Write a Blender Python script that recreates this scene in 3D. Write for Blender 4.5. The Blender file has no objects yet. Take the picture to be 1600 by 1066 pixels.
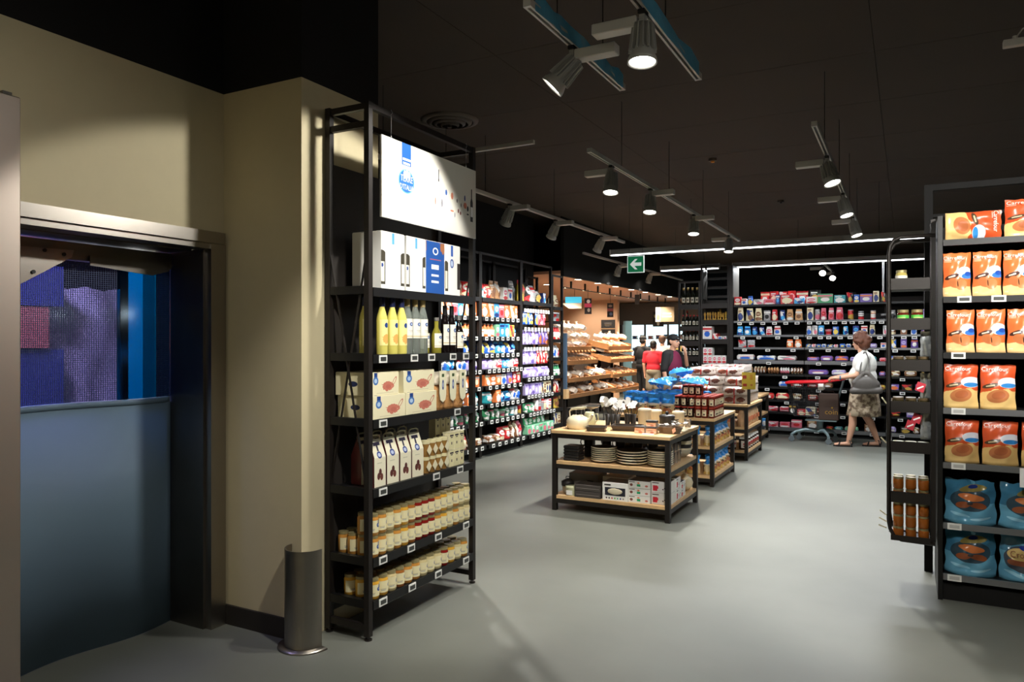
import bpy, bmesh, math, random
from mathutils import Vector, Matrix
R = math.radians
SC = bpy.context.scene
COL = SC.collection
rng = random.Random(7)

# ------------------------------------------------------------------ camera, world, exposure, lights
cd = bpy.data.cameras.new('camera'); cd.lens = 25.875; cd.sensor_width = 36; cd.clip_start = .05; cd.clip_end = 200
cam = bpy.data.objects.new('camera', cd); COL.objects.link(cam)
cam.location = (0, 0, 1.55); cam.rotation_euler = (R(90), 0, R(28.2)); SC.camera = cam
SC.view_settings.view_transform = 'Standard'; SC.view_settings.look = 'None'
SC.view_settings.gamma = 1; SC.view_settings.use_curve_mapping = False
SC.view_settings.exposure = 0.0
W = bpy.data.worlds.new('world'); SC.world = W; W.use_nodes = True
W.node_tree.nodes['Background'].inputs[0].default_value = (.55, .5, .45, 1)
W.node_tree.nodes['Background'].inputs[1].default_value = .03

WARM = (1, .9, .74); NEUT = (1, .97, .9); COOL = (.93, .97, 1)
def spot(loc, target, power, angle=60, blend=.5, size=.06, col=NEUT):
    l = bpy.data.lights.new('spot_beam', 'SPOT'); l.energy = power; l.spot_size = R(angle); l.spot_blend = blend
    l.shadow_soft_size = size; l.color = col
    o = bpy.data.objects.new('spot_beam', l); COL.objects.link(o); o.location = loc
    d = Vector(target) - Vector(loc); o.rotation_euler = d.to_track_quat('-Z', 'Y').to_euler(); return o
def area(loc, sx, sy, power, rot=(0, 0, 0), col=COOL):
    l = bpy.data.lights.new('tube_light', 'AREA'); l.shape = 'RECTANGLE'; l.size = sx; l.size_y = sy; l.energy = power; l.color = col
    o = bpy.data.objects.new('tube_light', l); COL.objects.link(o); o.location = loc; o.rotation_euler = rot; return o

# track spots: (lamp x, y, z of the track, aim point, power, cone, driver side)   every entry is also built as a lamp below
TZ = 3.0
SPOTS = [
    # the two near tracks
    (-1.45, 3.34, (-2.62, 3.05, 1.73), 140, 86, 1, 'near left'),
    (-1.02, 3.12, (-.98, 2.8, 0), 200, 84, -1, 'near right'),
    # middle track
    (-2.15, 5.75, (-2.1, 5.15, 0), 420, 76, -1, 'mid 1'),
    (-2.15, 6.8, (-2.1, 6.2, 0), 420, 76, 1, 'mid 2'),
    (-2.15, 8.42, (-2.05, 7.8, 0), 420, 76, 1, 'mid 3'),
    (-2.15, 10.3, (-2.1, 9.8, 0), 420, 76, -1, 'mid 4'),
    # right-hand track
    (-.55, 6.25, (.35, 5.7, 0), 380, 76, -1, 'right 1'),
    (-.55, 7.9, (.2, 7.4, 0), 380, 76, -1, 'right 2'),
    (-.55, 9.45, (.3, 9.0, 0), 380, 76, -1, 'right 3'),
    # left-hand track, aimed at the wall shelving
    (-3.7, 6.85, (-5.1, 7.6, .9), 400, 76, 1, 'left 1'),
    (-3.7, 8.0, (-5.1, 8.8, .9), 400, 76, 1, 'left 2'),
    (-3.7, 9.5, (-5.1, 10.2, .9), 400, 76, 1, 'left 3'),
    # beyond the bakery bulkhead
    (-4.75, 13.1, (-5.5, 13.6, 1.2), 300, 66, 1, 'far 1'),
    (-4.75, 15.0, (-5.5, 15.4, 1.2), 300, 66, 1, 'far 2'),
    # out of the frame, beside and behind the camera
    (1.0, 2.9, (.55, 5.2, 2.05), 620, 46, 1, 'off 1'),
    (-.2, 2.3, (.3, 5.1, .7), 260, 60, 1, 'off 2'),
    (-1.45, 1.2, (-3.5, 1.1, 1.1), 42, 130, 1, 'off 3'),
    (-1.02, 2.1, (-2.5, 3.6, .9), 270, 54, -1, 'off 4'),
    (1.0, .6, (.6, 1.6, 0), 90, 84, 1, 'off 5'),
    (-.2, 2.75, (-2.2, 6.4, .35), 420, 38, -1, 'off 6'),
    (-1.45, -1.6, (-2.2, -4, 1.4), 520, 80, 1, 'fill 1'),  # unseen lamp added for ambient fill and steel reflections, bounced off the front wall
    (1.0, -1.6, (.6, -4, 1.4), 330, 80, 1, 'fill 2'),  # second added fill lamp, also bounced off the front wall
    (-3.7, 5.2, (-.7, 3.3, 0), 420, 60, 1, 'left 0'),
]
def head_axis(x, y, t):
    return (Vector(t) - Vector((x, y, TZ - .085))).normalized()
K = .66
for (x, y, t, p, a, s, n) in SPOTS:     # the beam leaves just in front of the lens
    spot(Vector((x, y, TZ - .085)) + head_axis(x, y, t) * .18, t, p * K, a, .14 if n == 'near left' else 1. if n == 'off 3' else .55, .05, NEUT)
LEDS = [(10.55, -3.95, .9), (13.3, -4.0, -2.95), (13.3, -2.7, 1.6)]   # y, x0, x1 of the linear tubes
for (y, x0, x1) in LEDS:
    area(((x0 + x1) / 2, y, 2.82), x1 - x0, .05, 150 * (x1 - x0) / 4, (0, 0, 0), COOL)
# bakery downlights (built as lamps below) carry their own light there
DOWN = [(-5.27, 12.4 + .98 * i) for i in range(7)] + [(-6.28, 12.2 + 1.0 * i) for i in range(8)]
for (x, y) in DOWN:
    spot((x, y, 2.62), (x, y, 0), 210, 110, .8, .06, (1, .86, .68))
# stock room behind the flap door, and an unseen wall washer for the beige bakery wall
spot((-7.5, 17.6, 2.6), (-7.5, 19, 1.2), 120, 90, .7, .05, (1, .86, .7))
area((-3.95, 1.7, 2.9), .9, .3, 150, (0, 0, 0), (.85, .92, 1))

# ------------------------------------------------------------------ materials
def lin(c):
    return tuple((v / 255 / 12.92) if v / 255 <= .04045 else ((v / 255 + .055) / 1.055) ** 2.4 for v in c)
MATS = {}
def mat(name, c, rough=.5, metal=0., noise=0., nscale=8., emit=0., trans=0., bump=0., spec=.5, ior=1.45):
    if name in MATS: return MATS[name]
    m = bpy.data.materials.new(name); m.use_nodes = True; nt = m.node_tree; b = nt.nodes['Principled BSDF']
    l = lin(c) + (1,)
    b.inputs['Base Color'].default_value = l; b.inputs['Roughness'].default_value = rough; b.inputs['Metallic'].default_value = metal
    b.inputs['Specular IOR Level'].default_value = spec; b.inputs['IOR'].default_value = ior
    if trans: b.inputs['Transmission Weight'].default_value = trans
    if emit:
        b.inputs['Emission Color'].default_value = l; b.inputs['Emission Strength'].default_value = emit
    if noise or bump:
        tc = nt.nodes.new('ShaderNodeTexCoord'); n = nt.nodes.new('ShaderNodeTexNoise'); n.inputs['Scale'].default_value = nscale; n.inputs['Detail'].default_value = 5
        nt.links.new(tc.outputs['Object'], n.inputs['Vector'])
        if noise:
            mx = nt.nodes.new('ShaderNodeMix'); mx.data_type = 'RGBA'
            mx.inputs[6].default_value = tuple(v * (1 - noise) for v in l[:3]) + (1,); mx.inputs[7].default_value = tuple(min(1, v * (1 + noise)) for v in l[:3]) + (1,)
            nt.links.new(n.outputs['Fac'], mx.inputs[0]); nt.links.new(mx.outputs[2], b.inputs['Base Color'])
        if bump:
            bp = nt.nodes.new('ShaderNodeBump'); bp.inputs['Strength'].default_value = bump; bp.inputs['Distance'].default_value = .01
            nt.links.new(n.outputs['Fac'], bp.inputs['Height']); nt.links.new(bp.outputs[0], b.inputs['Normal'])
    MATS[name] = m; return m
def pmat(name, base, shapes, rough=.5, spec=.5, bump=0.):
    """flat print on a package: ellipses ('e'), rectangles ('r'), mottled pictures ('p') laid out in the face's own UV"""
    if name in MATS: return MATS[name]
    m = mat(name, base, rough, spec=spec); nt = m.node_tree; b = nt.nodes['Principled BSDF']; N = nt.nodes.new; L = nt.links.new
    uv = N('ShaderNodeUVMap'); last = None
    for sh in shapes:
        k, u, v, ru, rv, c = sh[:6]; rot = sh[6] if len(sh) > 6 else 0
        mp = N('ShaderNodeMapping'); mp.vector_type = 'TEXTURE'
        mp.inputs['Location'].default_value = (u, v, 0); mp.inputs['Rotation'].default_value = (0, 0, R(rot)); mp.inputs['Scale'].default_value = (ru, rv, 1)
        L(uv.outputs[0], mp.inputs['Vector'])
        if k == 'r':
            ab = N('ShaderNodeVectorMath'); ab.operation = 'ABSOLUTE'; L(mp.outputs[0], ab.inputs[0])
            sp = N('ShaderNodeSeparateXYZ'); L(ab.outputs[0], sp.inputs[0])
            d = N('ShaderNodeMath'); d.operation = 'MAXIMUM'; L(sp.outputs[0], d.inputs[0]); L(sp.outputs[1], d.inputs[1]); dv = d.outputs[0]
        else:
            d = N('ShaderNodeVectorMath'); d.operation = 'LENGTH'; L(mp.outputs[0], d.inputs[0]); dv = d.outputs['Value']
        if k == 'p':
            nz = N('ShaderNodeTexNoise'); nz.inputs['Scale'].default_value = 2.2; nz.inputs['Detail'].default_value = 3; L(mp.outputs[0], nz.inputs['Vector'])
            ad = N('ShaderNodeMath'); ad.operation = 'MULTIPLY_ADD'; L(nz.outputs['Fac'], ad.inputs[0]); ad.inputs[1].default_value = 1.5; L(dv, ad.inputs[2])
            sb = N('ShaderNodeMath'); sb.operation = 'SUBTRACT'; L(ad.outputs[0], sb.inputs[0]); sb.inputs[1].default_value = .75; dv = sb.outputs[0]
        lt = N('ShaderNodeMath'); lt.operation = 'LESS_THAN'; L(dv, lt.inputs[0]); lt.inputs[1].default_value = 1
        mx = N('ShaderNodeMix'); mx.data_type = 'RGBA'; L(lt.outputs[0], mx.inputs[0])
        if last is None: mx.inputs[6].default_value = lin(base) + (1,)
        else: L(last, mx.inputs[6])
        mx.inputs[7].default_value = lin(c) + (1,); last = mx.outputs[2]
    if last is not None: L(last, b.inputs['Base Color'])
    return m

# ------------------------------------------------------------------ mesh builder
class MB:
    def __init__(s): s.v = []; s.f = []; s.m = []; s.uv = []; s.mats = []; s.sm = []
    def mi(s, m):
        if m not in s.mats: s.mats.append(m)
        return s.mats.index(m)
    def face(s, idx, m, uv=None, smooth=False):
        s.f.append(tuple(idx)); s.m.append(s.mi(m)); s.uv.append(uv or [(0, 0)] * len(idx)); s.sm.append(smooth)
    def vs(s, pts):
        n = len(s.v); s.v += [tuple(p) for p in pts]; return n
    def box(s, x0, x1, y0, y1, z0, z1, m, front=None, top=None):
        n = s.vs([(x0, y0, z0), (x1, y0, z0), (x1, y1, z0), (x0, y1, z0), (x0, y0, z1), (x1, y0, z1), (x1, y1, z1), (x0, y1, z1)])
        q = [(0, 0), (1, 0), (1, 1), (0, 1)]
        s.face([n, n + 1, n + 5, n + 4], front or m, q); s.face([n + 1, n + 2, n + 6, n + 5], m, q); s.face([n + 2, n + 3, n + 7, n + 6], front or m, q)
        s.face([n + 3, n, n + 4, n + 7], m, q); s.face([n + 4, n + 5, n + 6, n + 7], top or m, q); s.face([n + 3, n + 2, n + 1, n], m, q); return s
    def lathe(s, prof, m, n=16, c=(0, 0, 0), a0=0, a1=360, uv=False, mats=None):
        full = abs(a1 - a0 - 360) < 1e-6; k = n if full else n + 1; b = len(s.v)
        for (r, z) in prof:
            for i in range(k):
                a = R(a0 + (a1 - a0) * i / n); s.v.append((c[0] + r * math.cos(a), c[1] + r * math.sin(a), c[2] + z))
        z0, z1 = prof[0][1], prof[-1][1]
        for j in range(len(prof) - 1):
            mm = mats[j] if mats else m
            for i in range(n):
                i2 = (i + 1) % k
                u0, u1 = i / n, (i + 1) / n; w0, w1 = ((prof[j][1] - z0) / (z1 - z0), (prof[j + 1][1] - z0) / (z1 - z0)) if z1 != z0 else (0, 1)
                s.face([b + j * k + i, b + j * k + i2, b + (j + 1) * k + i2, b + (j + 1) * k + i], mm, [(u0, w0), (u1, w0), (u1, w1), (u0, w1)], True)
        return s
    def disc(s, r, z, m, n=16, c=(0, 0, 0), up=True):
        b = s.vs([(c[0] + r * math.cos(2 * math.pi * i / n), c[1] + r * math.sin(2 * math.pi * i / n), c[2] + z) for i in range(n)])
        idx = list(range(b, b + n)); s.face(idx if up else idx[::-1], m, [(.5 + .5 * math.cos(2 * math.pi * i / n), .5 + .5 * math.sin(2 * math.pi * i / n)) for i in range(n)]); return s
    def cyl(s, r, z0, z1, m, n=16, c=(0, 0, 0), r2=None, top=None):
        s.lathe([(r, z0), (r if r2 is None else r2, z1)], m, n, c); s.disc(r, z0, m, n, c, False); s.disc(r if r2 is None else r2, z1, top or m, n, c); return s
    def tube(s, pts, r, m, n=6, closed=False):
        pts = [Vector(p) for p in pts]; b = len(s.v); up = None; K = len(pts)
        for i, p in enumerate(pts):
            if closed: t = (pts[(i + 1) % K] - pts[i - 1])
            else: t = (pts[min(i + 1, K - 1)] - pts[max(i - 1, 0)])
            t.normalize()
            if up is None: up = Vector((0, 0, 1)) if abs(t.z) < .9 else Vector((1, 0, 0))
            a = t.cross(up); a.normalize(); bb = a.cross(t); bb.normalize(); up = bb
            rr = r[i] if isinstance(r, (list, tuple)) else r
            for k in range(n):
                an = 2 * math.pi * k / n; s.v.append(tuple(p + a * (rr * math.cos(an)) + bb * (rr * math.sin(an))))
        for i in range(K if closed else K - 1):
            j = (i + 1) % K
            for k in range(n):
                k2 = (k + 1) % n; s.face([b + i * n + k, b + i * n + k2, b + j * n + k2, b + j * n + k], m, None, True)
        if not closed:
            s.face([b + k for k in range(n)], m); s.face([b + (K - 1) * n + k for k in reversed(range(n))], m)
        return s
    def bar(s, p, q, w, m, h=None):
        p, q = Vector(p), Vector(q); t = (q - p).normalized(); up = Vector((0, 0, 1)) if abs(t.z) < .9 else Vector((1, 0, 0))
        a = t.cross(up).normalized() * (w / 2); b = a.cross(t).normalized() * ((h or w) / 2)
        n = s.vs([p - a - b, p + a - b, p + a + b, p - a + b, q - a - b, q + a - b, q + a + b, q - a + b])
        for f in ([0, 1, 5, 4], [1, 2, 6, 5], [2, 3, 7, 6], [3, 0, 4, 7], [4, 5, 6, 7], [3, 2, 1, 0]): s.face([n + i for i in f], m)
        return s
    def prism(s, poly, y0, y1, m, front=None):
        """poly in (x, z), extruded along y"""
        k = len(poly); n = s.vs([(x, y0, z) for x, z in poly] + [(x, y1, z) for x, z in poly])
        xs = [p[0] for p in poly]; zs = [p[1] for p in poly]; W_, H_ = max(xs) - min(xs), max(zs) - min(zs)
        uv = [((x - min(xs)) / W_, (z - min(zs)) / H_) for x, z in poly]
        s.face([n + i for i in range(k)], front or m, uv); s.face([n + k + i for i in reversed(range(k))], front or m, uv[::-1])
        for i in range(k):
            j = (i + 1) % k; s.face([n + i, n + k + i, n + k + j, n + j], m)
        return s
    def ball(s, c, r, m, nu=12, nv=8, jit=0, seed=0):
        rr = random.Random(seed); r = r if isinstance(r, (tuple, list)) else (r, r, r); b = len(s.v)
        for j in range(nv + 1):
            ph = math.pi * j / nv
            for i in range(nu):
                th = 2 * math.pi * i / nu; k = 1 + (rr.uniform(-jit, jit) if 0 < j < nv else 0)
                s.v.append((c[0] + k * r[0] * math.sin(ph) * math.cos(th), c[1] + k * r[1] * math.sin(ph) * math.sin(th), c[2] - k * r[2] * math.cos(ph)))
        for j in range(nv):
            for i in range(nu):
                i2 = (i + 1) % nu
                s.face([b + j * nu + i, b + j * nu + i2, b + (j + 1) * nu + i2, b + (j + 1) * nu + i], m, [(i / nu, j / nv), ((i + 1) / nu, j / nv), ((i + 1) / nu, (j + 1) / nv), (i / nu, (j + 1) / nv)], True)
        return s
    def bag(s, w, d, h, front, back=None, nu=8, nv=10, seed=0, wr=.006, foot=.5, neck=1., z0=0.):
        """a filled pouch: front grid bulging to -y, back to +y, flat crimps on top; foot = depth kept at the base"""
        back = back or front; rr = random.Random(seed); ph = [rr.uniform(0, 6.28) for _ in range(6)]
        for side in (-1, 1):
            b = len(s.v)
            for j in range(nv + 1):
                v = j / nv
                for i in range(nu + 1):
                    u = i / nu; x, y = bagxy(u, v, w, d, h, foot, neck)
                    wy = wr * (math.sin(9 * u + 7 * v + ph[0]) + math.sin(13 * u - 11 * v + ph[1]) + .6 * math.sin(23 * v + ph[2])) * (1 if 0 < i < nu else 0)
                    s.v.append((x + .4 * wr * math.sin(14 * v + ph[3]) * (1 if u in (0., 1.) else .3), side * (y + (wy if 0 < j < nv else 0)), z0 + v * h + (.6 * wr * math.sin(17 * u + ph[4]) if j == nv else 0)))
            for j in range(nv):
                for i in range(nu):
                    q = [b + j * (nu + 1) + i, b + j * (nu + 1) + i + 1, b + (j + 1) * (nu + 1) + i + 1, b + (j + 1) * (nu + 1) + i]
                    uv = [(i / nu, j / nv), ((i + 1) / nu, j / nv), ((i + 1) / nu, (j + 1) / nv), (i / nu, (j + 1) / nv)]
                    s.face(q if side < 0 else q[::-1], front if side < 0 else back, uv if side < 0 else uv[::-1], True)
        k = (nu + 1) * (nv + 1); b = len(s.v) - 2 * k
        for i in range(nu): s.face([b + i, b + k + i, b + k + i + 1, b + i + 1], back)
        return s
    def text(s, t, size, m, pos=(0, 0, 0), depth=0, fn=None, wscale=1.):
        vs, fs = TXT(t); n = s.vs([(fn(pos[0] + x * size * wscale, pos[2] + z * size) if fn else (pos[0] + x * size * wscale, pos[1], pos[2] + z * size)) for x, z in vs])
        for f in fs: s.face([n + i for i in f], m)
        return s
    def xf(s, M, i0=0):
        for i in range(i0, len(s.v)): s.v[i] = tuple(M @ Vector(s.v[i]))
        return s
    def mesh(s, name='mesh', bev=0):
        me = bpy.data.meshes.new(name); me.from_pydata(s.v, [], s.f)
        for m in s.mats: me.materials.append(m)
        me.polygons.foreach_set('material_index', s.m); me.polygons.foreach_set('use_smooth', s.sm)
        uvl = me.uv_layers.new(name='UVMap'); flat = []
        for p in s.uv:
            for a in p: flat += [a[0], a[1]]
        uvl.data.foreach_set('uv', flat)
        if bev:
            bm = bmesh.new(); bm.from_mesh(me); es = [e for e in bm.edges if len(e.link_faces) == 2 and e.calc_face_angle(0) > .6]
            bmesh.ops.bevel(bm, geom=es, offset=bev, segments=1, affect='EDGES', profile=.5); bm.to_mesh(me); bm.free()
        me.update(); return me
def bagxy(u, v, w, d, h, foot, neck):
    env = max(0, math.sin(math.pi * min(1, v * .94 + .06))) ** .6
    low = foot * (1 - v) ** 1.5
    prof = max(env * (1 - .35 * v), low)
    edge = max(0, 1 - abs(2 * u - 1) ** 2.6) ** .7
    wid = w / 2 * (1 - (1 - neck) * v ** 3) * (1 - .05 * math.sin(math.pi * v))
    return (2 * u - 1) * wid, d / 2 * prof * edge
_T = {}
def TXT(t):
    if t in _T: return _T[t]
    cu = bpy.data.curves.new('lettering', 'FONT'); cu.body = t; cu.size = 1; cu.align_x = 'CENTER'; cu.resolution_u = 2
    o = bpy.data.objects.new('lettering', cu); COL.objects.link(o); bpy.context.view_layer.update()
    me = bpy.data.meshes.new_from_object(o.evaluated_get(bpy.context.evaluated_depsgraph_get()))
    r = ([(v.co.x, v.co.y) for v in me.vertices], [tuple(p.vertices) for p in me.polygons])
    bpy.data.objects.remove(o); bpy.data.curves.remove(cu); bpy.data.meshes.remove(me); _T[t] = r; return r

# ------------------------------------------------------------------ objects
def tag(o, label=None, cat=None, group=None, kind=None):
    if label: o['label'] = label
    if cat: o['category'] = cat
    if group: o['group'] = group
    if kind: o['kind'] = kind
    return o
def empty(name, label, cat, loc=(0, 0, 0), rz=0, group=None):
    o = bpy.data.objects.new(name, None); o.empty_display_size = .05; COL.objects.link(o); o.location = loc; o.rotation_euler = (0, 0, R(rz)); return tag(o, label, cat, group)
def put(me, name, parent=None, loc=(0, 0, 0), rot=(0, 0, 0)):
    if isinstance(me, MB): me = me.mesh(name)
    o = bpy.data.objects.new(name, me); COL.objects.link(o); o.location = loc; o.rotation_euler = tuple(R(a) for a in rot)
    if parent: o.parent = parent
    return o
def struct(me, name, loc=(0, 0, 0)):
    return tag(put(me, name, None, loc), kind='structure')
PR = {}
def proto(key, fn):
    """fn() -> mesh, or a list of (part name, mesh or MB, loc, [sub-parts])"""
    if key not in PR:
        r = fn(); PR[key] = [(a[0], a[1].mesh(a[0]) if isinstance(a[1], MB) else a[1], a[2] if len(a) > 2 else (0, 0, 0), [(b[0], b[1].mesh(b[0]) if isinstance(b[1], MB) else b[1]) for b in (a[3] if len(a) > 3 else [])]) for a in r] if isinstance(r, list) else (r.mesh('product') if isinstance(r, MB) else r)
    return PR[key]
def inst(pr, name, label, cat, loc, rot=0, group=None, sc=None):
    rot = rot if isinstance(rot, tuple) else (0, 0, rot)
    if isinstance(pr, list):
        o = empty(name, label, cat, loc, 0, group)
        for (n, me, l, subs) in pr:
            c = put(me, n, o, l)
            for (n2, me2) in subs: put(me2, n2, c)
    else:
        o = tag(put(pr, name, None, loc), label, cat, group)
    o.rotation_euler = tuple(R(a) for a in rot)
    if sc: o.scale = (sc,) * 3 if isinstance(sc, (int, float)) else sc
    return o
ORD = 'first second third fourth fifth sixth seventh eighth ninth tenth eleventh twelfth thirteenth fourteenth fifteenth sixteenth seventeenth eighteenth nineteenth twentieth'.split()

# common materials
M_floor = mat('vinyl_floor', (106, 108, 101), .42, noise=.12, nscale=3, bump=.03)
M_ceil = mat('dark_ceiling', (62, 53, 45), .9, noise=.08, nscale=2)
M_black = mat('black_paint', (14, 13, 13), .85, noise=.2, nscale=4)
M_cream = mat('cream_wall', (196, 184, 150), .7, noise=.04, nscale=14, bump=.04)
M_steel = mat('brushed_steel', (158, 152, 144), .33, 1., noise=.1, nscale=5); M_post = mat('satin_steel', (214, 200, 188), .48, 1., noise=.06, nscale=3)
M_dsteel = mat('dull_steel', (120, 116, 110), .42, 1., noise=.15, nscale=6)
M_frame = mat('bronze_black_metal', (32, 27, 24), .5, .2, noise=.08)
M_shelf = mat('black_shelf_metal', (19, 19, 20), .45, .2)
M_panel = mat('dark_back_panel', (40, 35, 31), .6)
M_lip = mat('grey_price_rail', (120, 122, 125), .3, .4)
M_tagw = mat('tag_white', (232, 232, 228), .5)
M_tags = mat('tag_screen_grey', (60, 62, 60), .4)
M_white = mat('white_card', (236, 234, 228), .55)
M_ivory = mat('ivory_card', (232, 224, 190), .55, noise=.03)
M_gunm = mat('lamp_white_paint', (188, 186, 180), .45)
M_lampg = mat('lamp_grey_metal', (170, 170, 166), .45, .2)
M_blackpl = mat('black_plastic', (16, 16, 17), .4)
M_lens = mat('lamp_lens_lit', (255, 250, 238), .3, emit=24)
M_lensd = mat('lamp_reflector', (235, 235, 235), .2, emit=4)
M_led = mat('led_tube_lit', (244, 248, 255), .3, emit=7)
M_wood = mat('oak_board', (212, 174, 126), .5, noise=.18, nscale=18)
M_glass = mat('clear_glass', (250, 250, 248), .03, trans=.95)
M_cable = mat('black_cable', (10, 10, 10), .6)
M_rope = mat('wire_steel', (150, 150, 150), .35, .9)
M_kraft = mat('kraft_paper', (190, 140, 90), .6)
# ================================================================== ROOM SHELL
struct(MB().box(-12, 8, -4, 22, -.1, 0, M_floor), 'floor')
ceil = struct(MB().box(-12, 8, -4, 22, 3.62, 3.75, M_ceil), 'ceiling')
pan = MB().box(-1.198, 1.198, -.598, .598, 0, .02, M_ceil).mesh('ceiling_panel')
for ix in range(5):
    for iy in range(15): put(pan, 'ceiling_panel', ceil, (-3.8 + 2.4 * ix, .4 + 1.2 * iy, 3.6))
# left wall with the stock-room opening (y 1.30 - 2.70), cream below 2.91 and black above
wl = struct(MB().box(-3.56, -3.32, -4, 1.30, 0, 2.91, M_cream).box(-3.56, -3.32, 1.30, 2.826, 2.135, 2.91, M_cream), 'wall_left')
put(MB().box(-3.56, -3.32, -4, 2.826, 2.911, 3.62, M_black), 'upper_wall', wl)
put(MB().box(-3.32, -3.30, -4, 1.2, 0, .1, M_panel), 'baseboard', wl)
pl = struct(MB().box(-3.9, -2.745, 2.826, 3.45, 0, 2.91, M_cream), 'wall_pillar')
put(MB().box(-3.9, -2.745, 2.826, 3.45, 2.911, 3.62, M_black), 'upper_wall', pl)
put(MB().box(-3.30, -2.80, 2.812, 2.826, 0, .105, M_panel), 'baseboard', pl)
struct(MB().box(-12, -3.9, 3.3, 3.45, 0, 3.62, M_black), 'wall_stockroom')
struct(MB().box(8, 8.15, -4, 22, 0, 3.62, M_black), 'wall_right')
struct(MB().box(-12, 8.15, -4.15, -4, 0, 3.62, M_cream), 'wall_front')
struct(MB().box(-12.15, -12, -4, 22.15, 0, 3.62, M_black), 'wall_far_left')
struct(MB().box(-12, 8.15, 22, 22.15, 0, 3.62, M_black), 'wall_back')
# steel door casing
cas = struct(MB().box(-3.32, -3.275, 1.25, 2.80, 2.075, 2.137, M_steel).box(-3.42, -3.29, 1.25, 2.79, 2.045, 2.074, M_steel)
             .box(-3.70, -3.42, 1.3, 2.70, 2.04, 2.134, M_dsteel), 'trim_1')
put(MB().box(-3.72, -3.33, 2.70, 2.80, 0, 2.044, M_dsteel).box(-3.33, -3.285, 2.715, 2.81, 0, 2.074, M_steel), 'jamb', cas)
put(MB().box(-3.72, -3.30, 1.22, 1.30, 0, 2.044, M_dsteel), 'jamb', cas)
# steel guard post standing proud of the wall by the opening
gp = tag(put(MB().box(-3.318, -3.11, 1.573, 1.66, 0, 2.52, M_post).mesh('post', .004), 'steel_post'), 'brushed steel guard post standing beside the flap door', 'post')
put(MB().box(-3.30, -3.125, 1.60, 1.635, 2.5205, 2.535, M_dsteel), 'cap', gp)
# half-round bollard on the pillar corner
bo = MB()
for r0, flip in ((.105, 0), (.099, 1)):
    bo.lathe([(r0, .01), (r0, .5)], M_steel, 28, (-2.705, 2.816, 0), 178, 362)
bo.lathe([(.099, .5), (.105, .5)], M_steel, 28, (-2.705, 2.816, 0), 178, 362)
b = tag(put(bo, 'bollard_guard'), 'half-round brushed steel guard wrapped round the foot of the pillar', 'guard')
put(MB().lathe([(.104, .0), (.14, .0), (.138, .008), (.106, .012)], M_steel, 28, (-2.705, 2.816, 0), 178, 362), 'floor_flange', b)

# ---- flexible flap door
M_pvc = mat('blue_grey_pvc', (112, 136, 156), .62, noise=.06, nscale=2.5)
def clearmat(name, tint, gl=.12):
    m = bpy.data.materials.new(name); m.use_nodes = True; nt = m.node_tree; nt.nodes.remove(nt.nodes['Principled BSDF'])
    t = nt.nodes.new('ShaderNodeBsdfTransparent'); t.inputs[0].default_value = lin(tint) + (1,)
    g = nt.nodes.new('ShaderNodeBsdfGlossy'); g.inputs['Roughness'].default_value = .35; g.inputs[0].default_value = (.6, .8, 1, 1)
    x = nt.nodes.new('ShaderNodeMixShader'); x.inputs[0].default_value = gl
    nt.links.new(t.outputs[0], x.inputs[1]); nt.links.new(g.outputs[0], x.inputs[2]); nt.links.new(x.outputs[0], nt.nodes['Material Output'].inputs[0]); return m
M_pane1 = clearmat('clear_pvc', (200, 190, 225), .04); M_pane2 = clearmat('blue_pvc', (8, 128, 170), .04)
M_thread = mat('pvc_thread', (52, 66, 96), .5)
DX = -3.60
def curve_x(y):
    t = (2.69 - y) / .8
    return DX + .03 * math.sin(2 * math.pi * min(t, 1)) * (1 if t < 1 else 0)
ys = [1.302 + 1.396 * i / 46 for i in range(47)]
def sheet(y0, y1, z0, z1, m, th=.006, off=0):
    s = MB(); yy = [y for y in ys if y0 - 1e-6 <= y <= y1 + 1e-6]
    if yy[0] > y0 + 1e-4: yy = [y0] + yy
    if yy[-1] < y1 - 1e-4: yy = yy + [y1]
    n = s.vs([(curve_x(y) + off + k * th, y, z) for y in yy for k in (0, 1) for z in (z0, z1)])
    for i in range(len(yy) - 1):
        a = n + i * 4; c = a + 4
        s.face([a + 2, c + 2, c + 3, a + 3], m, None, True); s.face([a + 1, c + 1, c, a], m, None, True)
        s.face([a + 1, a + 3, c + 3, c + 1], m); s.face([a, c, c + 2, a + 2], m)
    s.face([n, n + 2, n + 3, n + 1], m); e = n + 4 * (len(yy) - 1); s.face([e + 1, e + 3, e + 2, e], m)
    return s
door = tag(empty('door_1', None, None, (0, 0, 0)), kind='structure')
put(sheet(1.302, 2.698, .003, 1.215, M_pvc, .008), 'lower_panel', door)
put(sheet(1.31, 2.69, 1.216, 1.245, M_pvc, .016, -.004), 'panel_lip', door)
put(sheet(1.31, 2.375, 1.246, 1.95, M_pane1, .003), 'clear_pane', door)
put(sheet(2.376, 2.698, 1.246, 1.95, M_pane2, .003), 'blue_pane', door)
th = MB()
for (a, b_) in ((1.31, 2.373), (2.60, 2.688)):
    k = int((b_ - a) / .0105)
    for i in range(k + 1):
        y = a + (b_ - a) * i / k; x = curve_x(y) + .004; th.box(x, x + .002, y - .0014, y + .0014, 1.248, 1.94, M_thread)
    for j in range(65):
        z = 1.254 + j * .0105; yy = [a + (b_ - a) * i / 16 for i in range(17)]
        n = th.vs([(curve_x(y) + .0045, y, zz) for y in yy for zz in (z - .0014, z + .0014)])
        for i in range(16): th.face([n + 2 * i, n + 2 * i + 2, n + 2 * i + 3, n + 2 * i + 1], M_thread)
tag(put(th, 'reinforcing_mesh', door), kind='stuff')
put(MB().box(DX - .03, DX + .028, 1.31, 2.69, 1.945, 2.03, M_dsteel), 'top_rail', door)
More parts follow.
